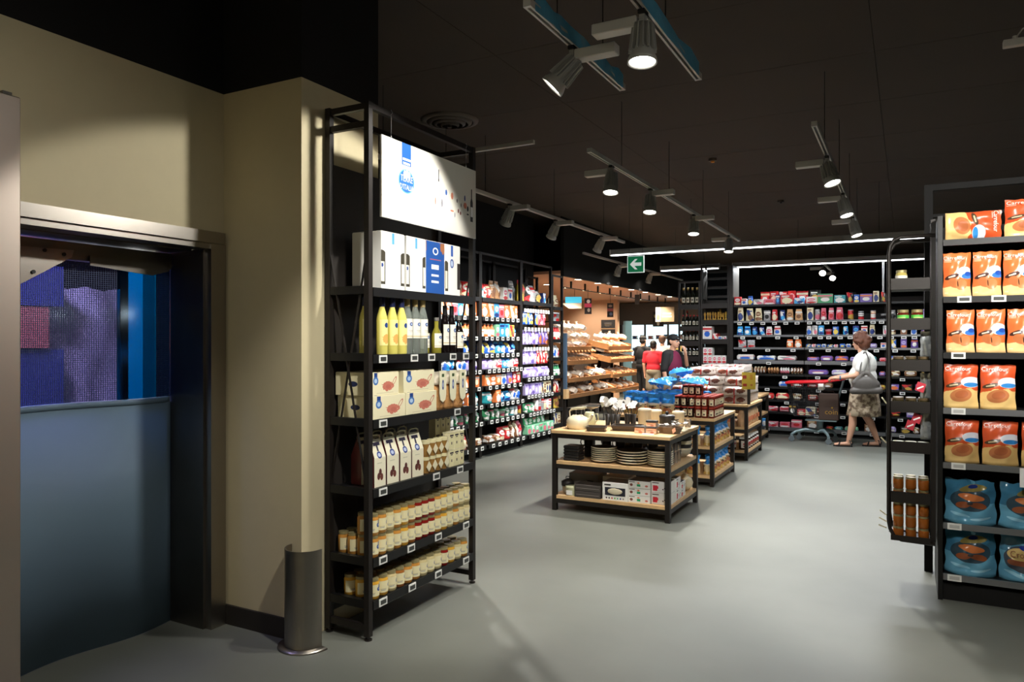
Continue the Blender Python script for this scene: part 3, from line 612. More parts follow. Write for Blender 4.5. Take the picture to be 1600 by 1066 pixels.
def stock(items, z, face, front, where, ends):
    """items: (centre along the shelf, width, height, depth, kind, colour); face '-y' or '+x'; the label counts from the end named"""
    items = sorted(items, key=lambda t: t[0])
    for i, (a, w, h, d, k, c) in enumerate(items):
        rz = 0 if face == '-y' else 90
        loc = (a, front, z + .001) if face == '-y' else (front, a, z + .001)
        lab = '%s %s on %s, %s from %s' % (c, KN[k], where, ORD[min(i, 19)], ends)
        inst(good(k, w * .93, h, d, c, i + int(z * 7)), KO[k], lab, KC[k], loc, rz + rng.uniform(-1.5, 1.5), 'goods on ' + where)

# price rails as parts
def rail(parent, x0, x1, y, z, face, n, lip=M_shelf, tagsz=.034, hooks=False, cx=0, cy=0, mat_tag=None):
    """shelf edge with its row of price tags; along x for face -y, along y for +x"""
    s = MB(); t = MB(); g = MB(); mt = mat_tag or M_tagw
    if face == '-y':
        s.box(x0, x1, y - .012, y, z - .05, z + .004, lip)
    else: s.box(y, y + .012, x0, x1, z - .05, z + .004, lip)
    e = put(s, 'shelf_edge', parent)
    for i in range(n):
        a = x0 + (x1 - x0) * (i + .5) / n + rng.uniform(-.03, .03) * (0 if hooks else 1)
        w = tagsz
        if face == '-y': t.box(a - w, a + w, y - .016, y - .0125, z - .045, z - .002, mt); g.box(a - w * .7, a + w * .7, y - .0175, y - .0161, z - .034, z - .013, M_tags)
        else: t.box(y + .0125, y + .016, a - w, a + w, z - .045, z - .002, mt); g.box(y + .0161, y + .0175, a - w * .7, a + w * .7, z - .034, z - .013, M_tags)
    if n:
        o = tag(put(t, 'price_tags', e), kind='stuff'); 
        if mt is M_tagw: tag(put(g, 'tag_screens', e), kind='stuff')

# ================================================================== LEFT WALL SHELVING  (front x = -5.0)
def wall_bay(name, label, y0, y1, xf, xb, levels, ztop, ntags, lip=M_shelf):
    o = empty(name, label, 'shelf', ((xf + xb) / 2, (y0 + y1) / 2, 0)); cx, cy = (xf + xb) / 2, (y0 + y1) / 2
    bx = lambda *a, m=M_frame: MB().box(a[0] - cx, a[1] - cx, a[2] - cy, a[3] - cy, a[4], a[5], m)
    for (x, y) in ((xf - .04, y0 + .002), (xf - .04, y1 - .032), (xb + .001, y0 + .002), (xb + .001, y1 - .032)): put(bx(x, x + .04, y, y + .03, 0, ztop), 'post', o)
    if y1 - y0 > .5: put(bx(xb + .042, xb + .05, y0 + .004, y1 - .004, .08, ztop - .35, m=M_panel), 'back_panel', o)
    put(bx(xf - .03, xf - .005, y0 + .032, y1 - .032, ztop - .03, ztop), 'top_rail', o); put(bx(xb, xb + .025, y0 + .032, y1 - .032, ztop - .03, ztop), 'top_rail', o)
    put(bx(xb + .05, xf - .045, y0 + .032, y1 - .032, .0, .09, m=M_black), 'plinth', o)
    for z, n, dx in levels:
        s = put(bx(xb + .05, xf - .002 + dx, y0 + .033, y1 - .033, z - .015, z, m=M_shelf), 'shelf', o)
        k = MB(); k.box(xf - .002 + dx - cx, xf + .01 + dx - cx, y0 + .033 - cy, y1 - .033 - cy, z - .05, z + .004, M_shelf); put(k, 'shelf_edge', s)
        if n:
            t = MB(); g = MB()
            for i in range(n):
                a = y0 + .06 + (y1 - y0 - .12) * (i + .5) / n - cy; w = .035; x = xf + .0105 + dx - cx
                t.box(x, x + .004, a - w, a + w, z - .05, z + .0, M_tagw); g.box(x + .0041, x + .0055, a - w * .65, a + w * .65, z - .038, z - .014, M_tags)
            tag(put(t, 'price_tags', s), kind='stuff'); tag(put(g, 'tag_screens', s), kind='stuff')
    return o
XF, XB = -5.0, -5.5
LV1 = [(2.13, 0, 0), (1.874, 7, 0), (1.608, 7, 0), (1.376, 7, 0), (1.167, 8, .05), (.944, 6, .05), (.705, 7, .08), (.486, 7, .08), (.168, 6, .1)]
LV2 = [(2.14, 0, 0), (1.0, 7, .05), (.741, 8, .05), (.478, 8, .08), (.159, 5, .1)]
wall_bay('wall_shelving', 'wall shelving bay partly hidden behind the display rack', 7.32, 8.44, XF, XB, LV1, 2.74, 7)
wall_bay('wall_shelving', 'first full wall shelving bay to the right of the display rack', 8.445, 9.62, XF, XB, LV1, 2.74, 7)
bay2 = wall_bay('wall_shelving', 'second wall shelving bay with hanging packets on hooks', 9.625, 10.68, XF, XB, LV2, 2.74, 7)
bay3 = wall_bay('narrow_shelving', 'narrow shelving bay at the end of the wall run by the bakery', 10.70, 11.12, XF, XB, [(2.1, 0, 0), (1.87, 0, 0), (1.575, 0, 0), (1.28, 0, 0), (.99, 0, 0), (.71, 0, 0), (.455, 0, 0), (.2, 0, 0)], 2.62, 0)
def row(spec, y0, y1, h, d=.16):
    """spec: 'n kind colour ...' spread evenly over y0..y1"""
    tot = sum(n * wgt for n, k, c, hh, wgt in spec); out = []; y = y0
    for n, k, c, hh, wgt in spec:
        for i in range(n):
            w = (y1 - y0) * wgt / tot; out.append((y + w / 2, w, h * hh, d, k, c)); y += w
    return out
L1 = [
 [(1, 'bottle', 'teal', .9, 1), (2, 'bag', 'red', 1, 1.2), (2, 'gusset', 'kraft', 1.3, 1.6), (2, 'box', 'white', .9, 1.6), (1, 'bag', 'grey', 1.5, 1.6)],
 [(2, 'box', 'orange', 1, 1.4), (1, 'box', 'azure', 1, 1.2), (1, 'box', 'pink', .95, 1.2), (2, 'box', 'orange', 1, 1.3), (1, 'box', 'orange', .95, .7)],
 [(4, 'bottle', 'orange', .95, .8), (1, 'box', 'mint', .9, 1), (2, 'box', 'azure', 1, 1.2), (1, 'box', 'yellow', .9, 1.2), (1, 'bag', 'navy', .9, .8)],
 [(3, 'gusset', 'blue', 1, 1), (2, 'gusset', 'azure', .95, 1), (1, 'gusset', 'blue', 1, 1), (1, 'bag', 'navy', .95, 1)],
 [(2, 'bag', 'lilac', .95, 1.2), (2, 'bag', 'white', 1, 1), (2, 'bag', 'azure', .9, 1), (2, 'bag', 'white', 1.05, 1)],
 [(3, 'box', 'orange', .9, 1), (1, 'box', 'white', .85, 1), (1, 'box', 'purple', 1, 1.2), (2, 'box', 'red', 1.02, .8)],
 [(1, 'bag', 'teal', .9, 1.6), (1, 'box', 'orange', 1, 1), (2, 'bag', 'azure', .8, 1.2), (2, 'bag', 'white', 1.05, .9)],
 [(3, 'bag', 'green', .9, 1), (1, 'tub', 'mint', .7, 1), (1, 'bag', 'green', .95, 1), (2, 'can', 'teal', .8, .8), (1, 'can', 'black', .9, .8)],
 [(2, 'flat', 'brown', .5, 1.5), (2, 'bag', 'red', .9, 1.4), (2, 'gusset', 'brown', 1.15, 1), (1, 'bag', 'pink', 1.1, .8)]]
H1 = [.2, .2, .19, .175, .16, .165, .17, .16, .2]
for b_, (ya, yb, nm) in enumerate(((7.42, 8.38, 'the rear wall bay'), (8.52, 9.55, 'the first wall bay'))):
    for i, (lv, sp_) in enumerate(zip(LV1, L1)):
        nmr = ['top', 'second', 'third', 'fourth', 'fifth', 'sixth', 'seventh', 'eighth', 'lowest'][i]
        stock(row(sp_ if b_ == 1 else sp_[::-1], ya, yb, H1[i]), lv[0], '+x', XF - .03 + lv[2], "%s's %s shelf" % (nm, nmr), 'near end')
# second bay: loose bags on top, hook rows, then shelves
stock(row([(1, 'bag', 'yellow', 1.4, 1.2), (1, 'bag', 'black', 1.3, 1.4), (1, 'bag', 'silver', 1.15, 1.4), (1, 'bag', 'black', .9, 1.2), (1, 'box', 'navy', .7, .8)], 9.7, 10.5, .23, .2), 2.14, '+x', -5.02, 'the top shelf of the hook bay', 'near end')
stock(row([(7, 'bag', 'lilac', .9, 1)], 9.7, 10.6, .17, .12), 1.0, '+x', -4.98, 'the sloping shelf of the hook bay', 'near end')
stock(row([(5, 'box', 'lilac', .95, 1), (4, 'box', 'cream', 1, .8)], 9.7, 10.6, .18), .741, '+x', -4.98, 'the third lowest shelf of the hook bay', 'near end')
stock(row([(3, 'bag', 'green', .8, 1), (1, 'can', 'red', 1, .9), (2, 'can', 'silver', 1.2, .8), (3, 'can', 'red', .95, .8)], 9.7, 10.6, .17), .478, '+x', -4.96, 'the second lowest shelf of the hook bay', 'near end')
stock(row([(7, 'box', 'mint', 1, 1)], 9.7, 10.62, .13), .159, '+x', -4.94, 'the lowest shelf of the hook bay', 'near end')
stock(row([(5, 'box', 'green', .8, 1.2)], 9.7, 10.4, .13), .291, '+x', -5.0, 'the lowest cartons of the hook bay', 'near end')
hk = MB()
for (z, n, c1, c2, hh, lab) in ((2.0, 10, 'blue', 'pink', .2, 'top hook row'), (1.72, 8, 'lilac', 'purple', .22, 'middle hook row'), (1.42, 9, 'lilac', 'red', .22, 'lower hook row')):
    h = MB(); t = MB()
    for i in range(n):
        y = 9.72 + .9 * (i + .5) / n - (9.625 + 10.68) / 2
        h.tube([(-.2, y, z), (.235, y, z), (.245, y, z + .012)], .003, M_rope, 5); t.box(.236, .24, y - .034, y + .034, z - .02, z + .035, M_tagw)
        if i % 5 != 4 or n != 10:
            c = c1 if i < n * .55 else c2
            inst(good('bag', .088, hh, .05, c, i), 'hanging_packet', '%s packet on the %s, %s from the near end' % (c, lab, ORD[i]), 'packet', (-5.03, 9.72 + .9 * (i + .5) / n, z - hh - .003), 90, 'packets hanging on the ' + lab)
    ho = tag(put(h, 'hook', bay2), kind='stuff'); tag(put(t, 'price_tags', bay2), kind='stuff')
for z, n, k, c, h in ((2.1, 2, 'gusset', 'cream', .2), (1.87, 3, 'tub', 'silver', .15), (1.575, 4, 'bottle', 'red', .22), (1.28, 3, 'bag', 'white', .2), (.99, 4, 'bottle', 'green', .18), (.71, 3, 'bag', 'red', .2), (.455, 3, 'bag', 'yellow', .2), (.2, 3, 'box', 'cream', .18)):
    stock(row([(n, k, c, 1, 1)], 10.75, 11.07, h, .14), z, '+x', -5.03, "the narrow bay's %s shelf" % {2.1: 'top', 1.87: 'second', 1.575: 'third', 1.28: 'fourth', .99: 'fifth', .71: 'sixth', .455: 'seventh', .2: 'lowest'}[z], 'near end')

# ================================================================== BACK GONDOLA (front y = 12.85)
YB = 12.85
bz = [2.16, 1.888, 1.648, 1.441, 1.223, .998, .787, .573, .373, .122]
def back_bay(label, x0, x1, ntag):
    o = empty('gondola_shelving', label, 'shelf', ((x0 + x1) / 2, YB + .25, 0)); cx, cy = (x0 + x1) / 2, YB + .25
    bx = lambda x0_, x1_, y0_, y1_, z0, z1, m=M_frame: MB().box(x0_ - cx, x1_ - cx, y0_ - cy, y1_ - cy, z0, z1, m)
    put(bx(x0 + .002, x0 + .03, YB + .4, YB + .46, 0, 2.3), 'post', o); put(bx(x1 - .03, x1 - .002, YB + .4, YB + .46, 0, 2.3), 'post', o)
    put(bx(x0 + .031, x1 - .031, YB + .42, YB + .43, .05, 2.16, M_black), 'back_panel', o)
    put(bx(x0 + .005, x1 - .005, YB + .02, YB + .4, 0, .07, M_black), 'plinth', o)
    for i, z in enumerate(bz):
        s = put(bx(x0 + .004, x1 - .004, YB + .002, YB + .415, z - .02, z, M_shelf), 'shelf', o)
        lip = M_lip if i in (1, 2, 3, 4, 9) else M_shelf
        k = MB().box(x0 + .004 - cx, x1 - .004 - cx, YB - .014 - cy, YB - cy, z - (.055 if i in (4, 9) else .03), z + .003, lip); e = put(k, 'shelf_edge', s)
        n = ntag[i]
        if n:
            t = MB(); g = MB()
            for j in range(n):
                a = x0 + (x1 - x0) * (j + .5) / n - cx + rng.uniform(-.02, .02); y = YB - .0145 - cy
                t.box(a - .036, a + .036, y - .004, y, z - .066, z - .024, M_tagw); g.box(a - .025, a + .025, y - .0055, y - .0041, z - .055, z - .036, M_tags)
            tag(put(t, 'price_tags', s), kind='stuff'); tag(put(g, 'tag_screens', s), kind='stuff')
    return o
back_bay('left bay of the gondola on the back wall', -2.6, -1.475, [0, 6, 4, 3, 1, 2, 1, 2, 0, 1])
back_bay('right bay of the gondola on the back wall, beside the woman', -1.47, -.285, [0, 9, 8, 5, 3, 3, 3, 3, 3, 3])
back_bay('gondola bay on the back wall seen behind the jar rack', -.28, .95, [0, 8, 8, 5, 4, 3, 3, 3, 3, 3])
up = empty('end_panel', 'tall grey panel standing at the end of the back gondola', 'panel', (-2.64, 13.05, 0))
put(MB().box(-.03, .03, -.22, .3, 0, 2.84, M_frame), 'post', up)
put(MB().box(.0305, .034, -.2, .28, 2.18, 2.82, mat('grey_end_panel', (60, 58, 54), .55)), 'face_panel', up)
GX = lambda zx: -2.6 + (zx - 40) * .001674 if zx < 715 else -1.47 + (zx - 715) * .0015
B_ROWS = [
 [(40, 110, 80, 'box', 'red'), (112, 165, 60, 'box', 'white'), (167, 227, 85, 'gusset', 'blue'), (230, 328, 50, 'box', 'white'), (330, 440, 50, 'box', 'pink'), (446, 484, 90, 'box', 'navy'), (487, 612, 90, 'box', 'red'), (616, 712, 55, 'box', 'azure'), (727, 838, 62, 'box', 'white'), (842, 1000, 85, 'box', 'green'), (1005, 1122, 70, 'box', 'teal'), (1126, 1196, 95, 'bag', 'black'), (1200, 1255, 70, 'box', 'blue'), (1258, 1380, 75, 'box', 'purple'), (1385, 1440, 98, 'box', 'cream'), (1456, 1500, 90, 'bag', 'black')],
 [(65, 135, 130, 'gusset', 'cream'), (150, 235, 120, 'gusset', 'cream'), (237, 315, 120, 'gusset', 'cream'), (325, 395, 98, 'bag', 'grey'), (400, 465, 105, 'gusset', 'red'), (475, 535, 98, 'gusset', 'navy'), (540, 612, 105, 'gusset', 'tan'), (620, 698, 105, 'gusset', 'tan'), (737, 805, 115, 'box', 'cream'), (815, 868, 98, 'can', 'white'), (872, 937, 110, 'gusset', 'pink'), (948, 1012, 112, 'gusset', 'pink'), (1022, 1104, 114, 'gusset', 'pink'), (1140, 1200, 90, 'can', 'black'), (1240, 1300, 75, 'can', 'black'), (1358, 1412, 80, 'can', 'red'), (1455, 1508, 50, 'tub', 'grey')],
 [(62, 130, 85, 'gusset', 'azure'), (132, 205, 85, 'gusset', 'azure'), (210, 272, 78, 'gusset', 'navy'), (278, 342, 78, 'gusset', 'navy'), (346, 415, 80, 'gusset', 'white'), (420, 496, 85, 'gusset', 'white'), (727, 786, 85, 'gusset', 'white'), (790, 846, 85, 'box', 'white'), (853, 910, 85, 'box', 'azure'), (917, 990, 52, 'tub', 'pink'), (995, 1056, 75, 'box', 'blue'), (1092, 1150, 78, 'gusset', 'azure'), (1190, 1254, 80, 'box', 'navy'), (1270, 1334, 80, 'box', 'white'), (1345, 1406, 90, 'gusset', 'cream'), (1478, 1510, 80, 'box', 'white')],
 [(75, 160, 70, 'bag', 'silver'), (165, 246, 70, 'bag', 'silver'), (540, 610, 75, 'gusset', 'orange'), (616, 690, 75, 'gusset', 'orange'), (727, 780, 32, 'flat', 'blue'), (784, 830, 34, 'flat', 'white'), (834, 880, 32, 'flat', 'blue'), (884, 928, 34, 'flat', 'white'), (938, 1000, 30, 'flat', 'blue'), (1004, 1050, 30, 'flat', 'white'), (1060, 1120, 36, 'flat', 'blue'), (1124, 1175, 36, 'flat', 'white'), (1200, 1300, 34, 'flat', 'lilac'), (1355, 1422, 40, 'flat', 'lilac'), (1454, 1508, 45, 'box', 'white')],
 [(60, 240, 55, 'flat', 'white'), (258, 446, 45, 'flat', 'white'), (455, 640, 45, 'flat', 'white'), (737, 862, 36, 'flat', 'purple'), (870, 1000, 48, 'flat', 'purple'), (1012, 1150, 46, 'flat', 'purple'), (1160, 1280, 40, 'flat', 'lilac'), (1300, 1420, 46, 'flat', 'teal'), (1443, 1508, 36, 'flat', 'pink')],
 [(50, 130, 66, 'rolls', 'brown'), (134, 222, 66, 'rolls', 'tan'), (230, 355, 72, 'rolls', 'brown'), (360, 474, 66, 'rolls', 'tan'), (480, 576, 66, 'rolls', 'white'), (580, 700, 66, 'rolls', 'brown'), (745, 955, 46, 'flat', 'purple'), (980, 1130, 48, 'flat', 'lilac'), (1150, 1290, 44, 'flat', 'purple'), (1440, 1500, 40, 'flat', 'purple')],
 [(470, 572, 50, 'flat', 'white'), (576, 700, 55, 'flat', 'red'), (740, 850, 40, 'flat', 'red'), (880, 1000, 45, 'flat', 'brown'), (1440, 1500, 40, 'flat', 'yellow')],
 [(295, 430, 60, 'flat', 'red'), (440, 572, 62, 'flat', 'red'), (585, 690, 60, 'flat', 'brown'), (740, 850, 56, 'flat', 'red')],
 [(360, 470, 50, 'flat', 'pink'), (476, 580, 50, 'flat', 'pink'), (640, 710, 30, 'flat', 'red'), (760, 870, 46, 'flat', 'red')],
 [(230, 300, 70, 'bag', 'lilac'), (306, 364, 72, 'bag', 'azure'), (370, 470, 46, 'box', 'pink'), (480, 580, 46, 'box', 'pink'), (588, 692, 72, 'box', 'pink'), (738, 850, 74, 'box', 'brown'), (920, 1000, 24, 'flat', 'black'), (1010, 1090, 24, 'flat', 'teal'), (1110, 1250, 30, 'flat', 'mint'), (1300, 1400, 60, 'box', 'brown')]]
NMR = ['top', 'second', 'third', 'fourth', 'fifth', 'sixth', 'seventh', 'eighth', 'ninth', 'lowest']
for i, r in enumerate(B_ROWS):
    stock([((GX(a) + GX(b_)) / 2, (GX(b_) - GX(a)), h * .00178, .15 if k in ('flat', 'rolls') else .1, k, c) for a, b_, h, k, c in r], bz[i], '-y', YB + .02 + (.09 if 0 else 0), "the back gondola's %s shelf" % NMR[i], 'left end')
# crinkled red bags and black bags standing behind the top row
for i, (a, b_, h, c) in enumerate(((285, 372, 125, 'red'), (374, 455, 128, 'red'), (462, 540, 122, 'red'), (545, 620, 128, 'red'), (626, 738, 122, 'red'), (752, 868, 128, 'black'))):
    inst(good('bag', GX(b_) - GX(a), h * .00178, .09, c, i), 'snack_bag', '%s crinkled bag behind the top row of the back gondola, %s from the left' % (c, ORD[i]), 'bag', ((GX(a) + GX(b_)) / 2, YB + .16, 2.161), rng.uniform(-6, 6), 'bags at the back of the top gondola shelf')
# bay behind the jar rack
r3 = random.Random(11)
for i in range(1, 10):
    its = []; x = -.24
    while x < .82:
        w = r3.uniform(.09, .2) if i > 3 else r3.uniform(.08, .12)
        its.append((x + w / 2, w * .95, r3.uniform(.08, .1) if i > 3 else r3.uniform(.12, .16), .12, r3.choice(['flat', 'box']) if i > 3 else r3.choice(['box', 'gusset', 'can']), r3.choice(['purple', 'white', 'blue', 'cream', 'brown', 'black', 'lilac', 'grey']))); x += w + r3.uniform(.02, .09)
    stock(its, bz[i], '-y', YB + .02, 'the %s shelf seen behind the jar rack' % NMR[i], 'left')

# ================================================================== WINE AND GIFT SHELVES (left of the back gondola)
M_wineb = mat('wine_glass_dark', (20, 22, 16), .08); M_wlab = pmat('wine_label', (176, 170, 152), [('e', .5, .5, .25, .2, (60, 50, 50))], .5)
def wine(hh=.3, cap=(60, 20, 20)):
    return MB().lathe([(.034, 0), (.037, .006), (.037, hh * .6), (.014, hh * .74), (.014, hh * .86), (.0155, hh * .86), (.0155, hh), (0, hh)], M_wineb, 14, (0, 0, 0), 0, 360, False, [M_wineb] * 4 + [mat('foil_%d' % cap[0], cap, .35)] * 3).lathe([(.0376, hh * .12), (.0376, hh * .42)], M_wlab, 10, (0, 0, 0), 222, 318)
def dark_bay(name, label, x0, x1, levels, ztop, depth=.35):
    o = empty(name, label, 'shelf', ((x0 + x1) / 2, YB + depth / 2, 0)); cx, cy = (x0 + x1) / 2, YB + depth / 2
    bx = lambda a, b_, c, d, e, f, m=M_frame: MB().box(a - cx, b_ - cx, c - cy, d - cy, e, f, m)
    for x in (x0 + .002, x1 - .032):
        for y in (YB, YB + depth - .03): put(bx(x, x + .03, y, y + .03, 0, ztop), 'post', o)
    put(bx(x0 + .033, x1 - .033, YB + depth - .02, YB + depth - .012, 0, ztop - .6, M_panel), 'back_panel', o)
    for z in levels:
        s = put(bx(x0 + .033, x1 - .033, YB + .01, YB + depth - .021, z - .02, z, M_frame), 'shelf', o); put(bx(x0 + .033, x1 - .033, YB - .004, YB + .009, z - .085, z, M_frame), 'shelf_edge', s)
    put(bx(x0 + .033, x1 - .033, YB + .002, YB + .028, ztop - .03, ztop), 'top_rail', o)
    return o
wl_ = [2.19, 1.81, 1.55, 1.28, 1.0, .72, .4, .1]
dark_bay('wine_shelving', 'dark wine shelving bay at the left of the back wall run', -3.56, -3.17, wl_, 2.6)
caps = [(160, 130, 60), (150, 30, 30), (130, 34, 34), (30, 60, 34), (40, 20, 20), (120, 30, 40), (24, 24, 24), (60, 20, 20)]
for i, z in enumerate(wl_[:6]):
    n = (4, 5, 5, 5, 4, 4)[i]
    for k in range(n):
        inst(proto(('wine', i), lambda i=i: wine((.3, .2, .19, .21, .23, .25)[i], caps[i])), 'wine_bottle', 'dark bottle on wine shelf %s from the top, %s from the left' % (('first', 'second', 'third', 'fourth', 'fifth', 'sixth')[i], ORD[k]), 'bottle', (-3.523 + .32 * (k + .5) / n, YB + .08, z + .001), rng.uniform(-20, 20), 'bottles on the wine shelving', (.82, .82, 1) if n == 5 else None)
inst(proto(('wine', 9), lambda: wine(.28, (150, 31, 30))), 'wine_bottle', 'taller dark bottle standing behind the red-capped row', 'bottle', (-3.45, YB + .2, 1.811), 0)
gl = [2.2, 1.915, 1.583, 1.163, .8, .45, .1]
gb = dark_bay('gift_shelving', 'dark shelving bay with gold decorations and white boxes', -3.165, -2.675, gl, 2.87)
for z in (2.78, 2.66, 2.5, 2.34): put(MB().box(-.19, .19, .1, .12, z - .03, z + .01, M_frame), 'rear_slat', gb)
put(MB().box(-.205, -.2, -.16, .12, 2.28, 2.8, mat('grey_end_panel', (60, 58, 54), .55)), 'side_panel', gb)
M_gold = mat('gold_ornament', (190, 150, 70), .3, .8)
rr = random.Random(5)
for k in range(9):
    x = -3.1 + .045 * k; h = rr.uniform(.09, .13)
    s = MB().lathe([(.018, 0), (.022, .01), (.008, .03), (.012, h * .6), (.02, h * .75), (.018, h), (0, h)], M_gold, 8); s.ball((0, 0, h), .016, M_gold, 8, 5)
    inst([('ornament_body', s.mesh('o'), (0, 0, 0), [])], 'gold_ornament', 'small gold figurine on the gift shelf, %s from the left' % ORD[k], 'ornament', (x, YB + .05 + .03 * (k % 2), gl[1] + .001), 0, 'gold figurines on the gift shelf')
mask = MB().ball((0, 0, .11), (.1, .04, .11), M_gold, 14, 8, .03, 2); mask.ball((0, -.02, .06), (.07, .03, .05), M_black, 10, 6)
put_m = inst([('plate_body', mask.mesh('m'), (0, 0, 0), []), ('finial', MB().lathe([(.03, 0), (.04, .03), (.015, .06), (.03, .1), (0, .12)], M_gold, 10), (0, 0, .22), [])], 'gold_ornament', 'large rounded gold ornament behind the small figurines', 'ornament', (-2.87, YB + .22, gl[1] + .001), 0, None, (.8, .8, .56))
for k, (x0, w, h, c) in enumerate(((-3.06, .16, .22, 'white'), (-2.84, .07, .05, 'white'), (-2.76, .07, .05, 'white'))):
    inst(good('box', w, h, .2, c, k), 'gift_box', 'white gift box on the shelf under the gold figurines, %s from the left' % ORD[k], 'box', (x0, YB + .04, gl[2] + .001), 0, 'boxes under the gold figurines')
inst(good('box', .085, .1, .2, 'red', 2), 'gift_box', 'dark red box leaning beside the white box under the figurines', 'box', (-2.925, YB + .05, gl[2] + .001), 0)
for j in range(2):
    for k in range(5):
        if j == 1 and k > 1: continue
        inst(good('box', .075, .135, .18, 'white', 3), 'gift_box', 'white carton on the lower gift shelf, %s from left, %s layer' % (ORD[k], ('lower', 'upper')[j]), 'box', (-3.09 + .08 * k, YB + .03, gl[3] + .001 + .137 * j), 0, 'white cartons on the lower gift shelf')
inst(good('box', .12, .2, .15, 'white', 1), 'gift_box', 'white carton on the shelf below the white carton row', 'box', (-3.07, YB + .05, gl[4] + .001))
# ================================================================== DISPLAY TABLES
def table(label, x0, x1, y0, y1, zt, zs):
    o = empty('display_table', label, 'table', ((x0 + x1) / 2, (y0 + y1) / 2, 0)); cx, cy = (x0 + x1) / 2, (y0 + y1) / 2
    bx = lambda a, b_, c, d, e, f, m=M_frame: MB().box(a - cx, b_ - cx, c - cy, d - cy, e, f, m)
    for x in (x0, x1 - .042):
        for y in (y0, y1 - .042): put(bx(x, x + .042, y, y + .042, 0, zt - .032), 'leg', o)
    put(bx(x0 - .008, x1 + .008, y0 - .008, y1 + .008, zt - .03, zt, M_wood).mesh('t', .003), 'tabletop', o)
    for z in [zt - .032] + [q - .03 for q in zs]:
        h = .04
        put(bx(x0 + .043, x1 - .043, y0 + .004, y0 + .03, z - h, z), 'side_rail', o); put(bx(x0 + .043, x1 - .043, y1 - .03, y1 - .004, z - h, z), 'side_rail', o)
        put(bx(x0 + .004, x0 + .03, y0 + .043, y1 - .043, z - h, z), 'side_rail', o); put(bx(x1 - .03, x1 - .004, y0 + .043, y1 - .043, z - h, z), 'side_rail', o)
    for q in zs: put(bx(x0 + .005, x1 - .005, y0 + .043, y1 - .043, q - .029, q, M_wood).box(x0 + .043 - cx, x1 - .043 - cx, y0 + .003 - cy, y0 + .0425 - cy, q - .029, q, M_wood).box(x0 + .043 - cx, x1 - .043 - cx, y1 - .0425 - cy, y1 - .003 - cy, q - .029, q, M_wood), 'wooden_shelf', o)
    return o
T1 = (-2.87, -1.77, 6.13, 7.09); T2 = (-2.9, -1.80, 7.88, 8.95); T3 = (-2.9, -1.81, 9.82, 10.87)
table('nearest wood and black metal display table, set out with kitchenware', *T1, .735, [.455, .14])
table('middle wood and metal display table, stacked with jars and blue bags', *T2, .725, [.425, .115])
table('farthest wood and metal display table, heaped with bread packs', *T3, .725, [.43, .125])
z = .7355
M_enam = mat('cream_enamel', (226, 214, 182), .25); M_dark = mat('dark_bakeware', (70, 60, 54), .35, .3); M_dark2 = mat('charcoal_stoneware', (52, 50, 50), .4); M_stone = mat('cream_stoneware', (214, 202, 174), .4); M_rim = mat('pale_rim', (206, 196, 168), .35)
# kettle
k = empty('kettle', 'cream enamel kettle standing at the front of the kitchenware table', 'kettle', (-2.70, 6.33, z))
put(MB().lathe([(.095, 0), (.105, .012), (.105, .075), (.085, .105), (.055, .118), (.0, .12)], M_enam, 24).disc(.095, 0, M_enam, 24, (0, 0, 0), False), 'kettle_body', k)
put(MB().lathe([(.056, .1185), (.05, .126), (.0, .129)], M_enam, 16).cyl(.012, .128, .146, M_blackpl, 10), 'lid', k)
put(MB().tube([(-.075, 0, .10), (-.082, 0, .155), (-.06, 0, .178), (0, 0, .188), (.06, 0, .192), (.085, 0, .2)], [.008, .008, .012, .014, .014, .008], M_enam, 8), 'handle', k)
put(MB().tube([(.09, 0, .07), (.13, 0, .10), (.15, 0, .135)], [.022, .015, .011], M_enam, 10), 'spout', k)
# creamy jug with whisk behind
jg = empty('milk_jug', 'pale green metal jug standing behind the cream kettle', 'jug', (-2.70, 6.62, z))
M_jug = mat('pale_green_enamel', (206, 206, 168), .3)
put(MB().lathe([(.05, 0), (.058, .01), (.062, .07), (.045, .115), (.04, .13), (.036, .13), (.036, .02), (0, .02)], M_jug, 18).disc(.05, 0, M_jug, 18, (0, 0, 0), False), 'jug_body', jg)
put(MB().tube([(.045, 0, .11), (.085, 0, .115), (.09, 0, .06), (.058, 0, .03)], .006, M_jug, 6), 'handle', jg)
sc_ = empty('kitchen_scale', 'silver kitchen scale with a pan behind the kettle', 'scale', (-2.79, 6.88, z))
put(MB().cyl(.05, 0, .02, M_steel, 16).cyl(.012, .02, .13, M_steel, 10), 'scale_stand', sc_); put(MB().lathe([(.02, .131), (.08, .15), (.09, .165), (.085, .165), (.02, .14)], M_steel, 20), 'weighing_pan', sc_)
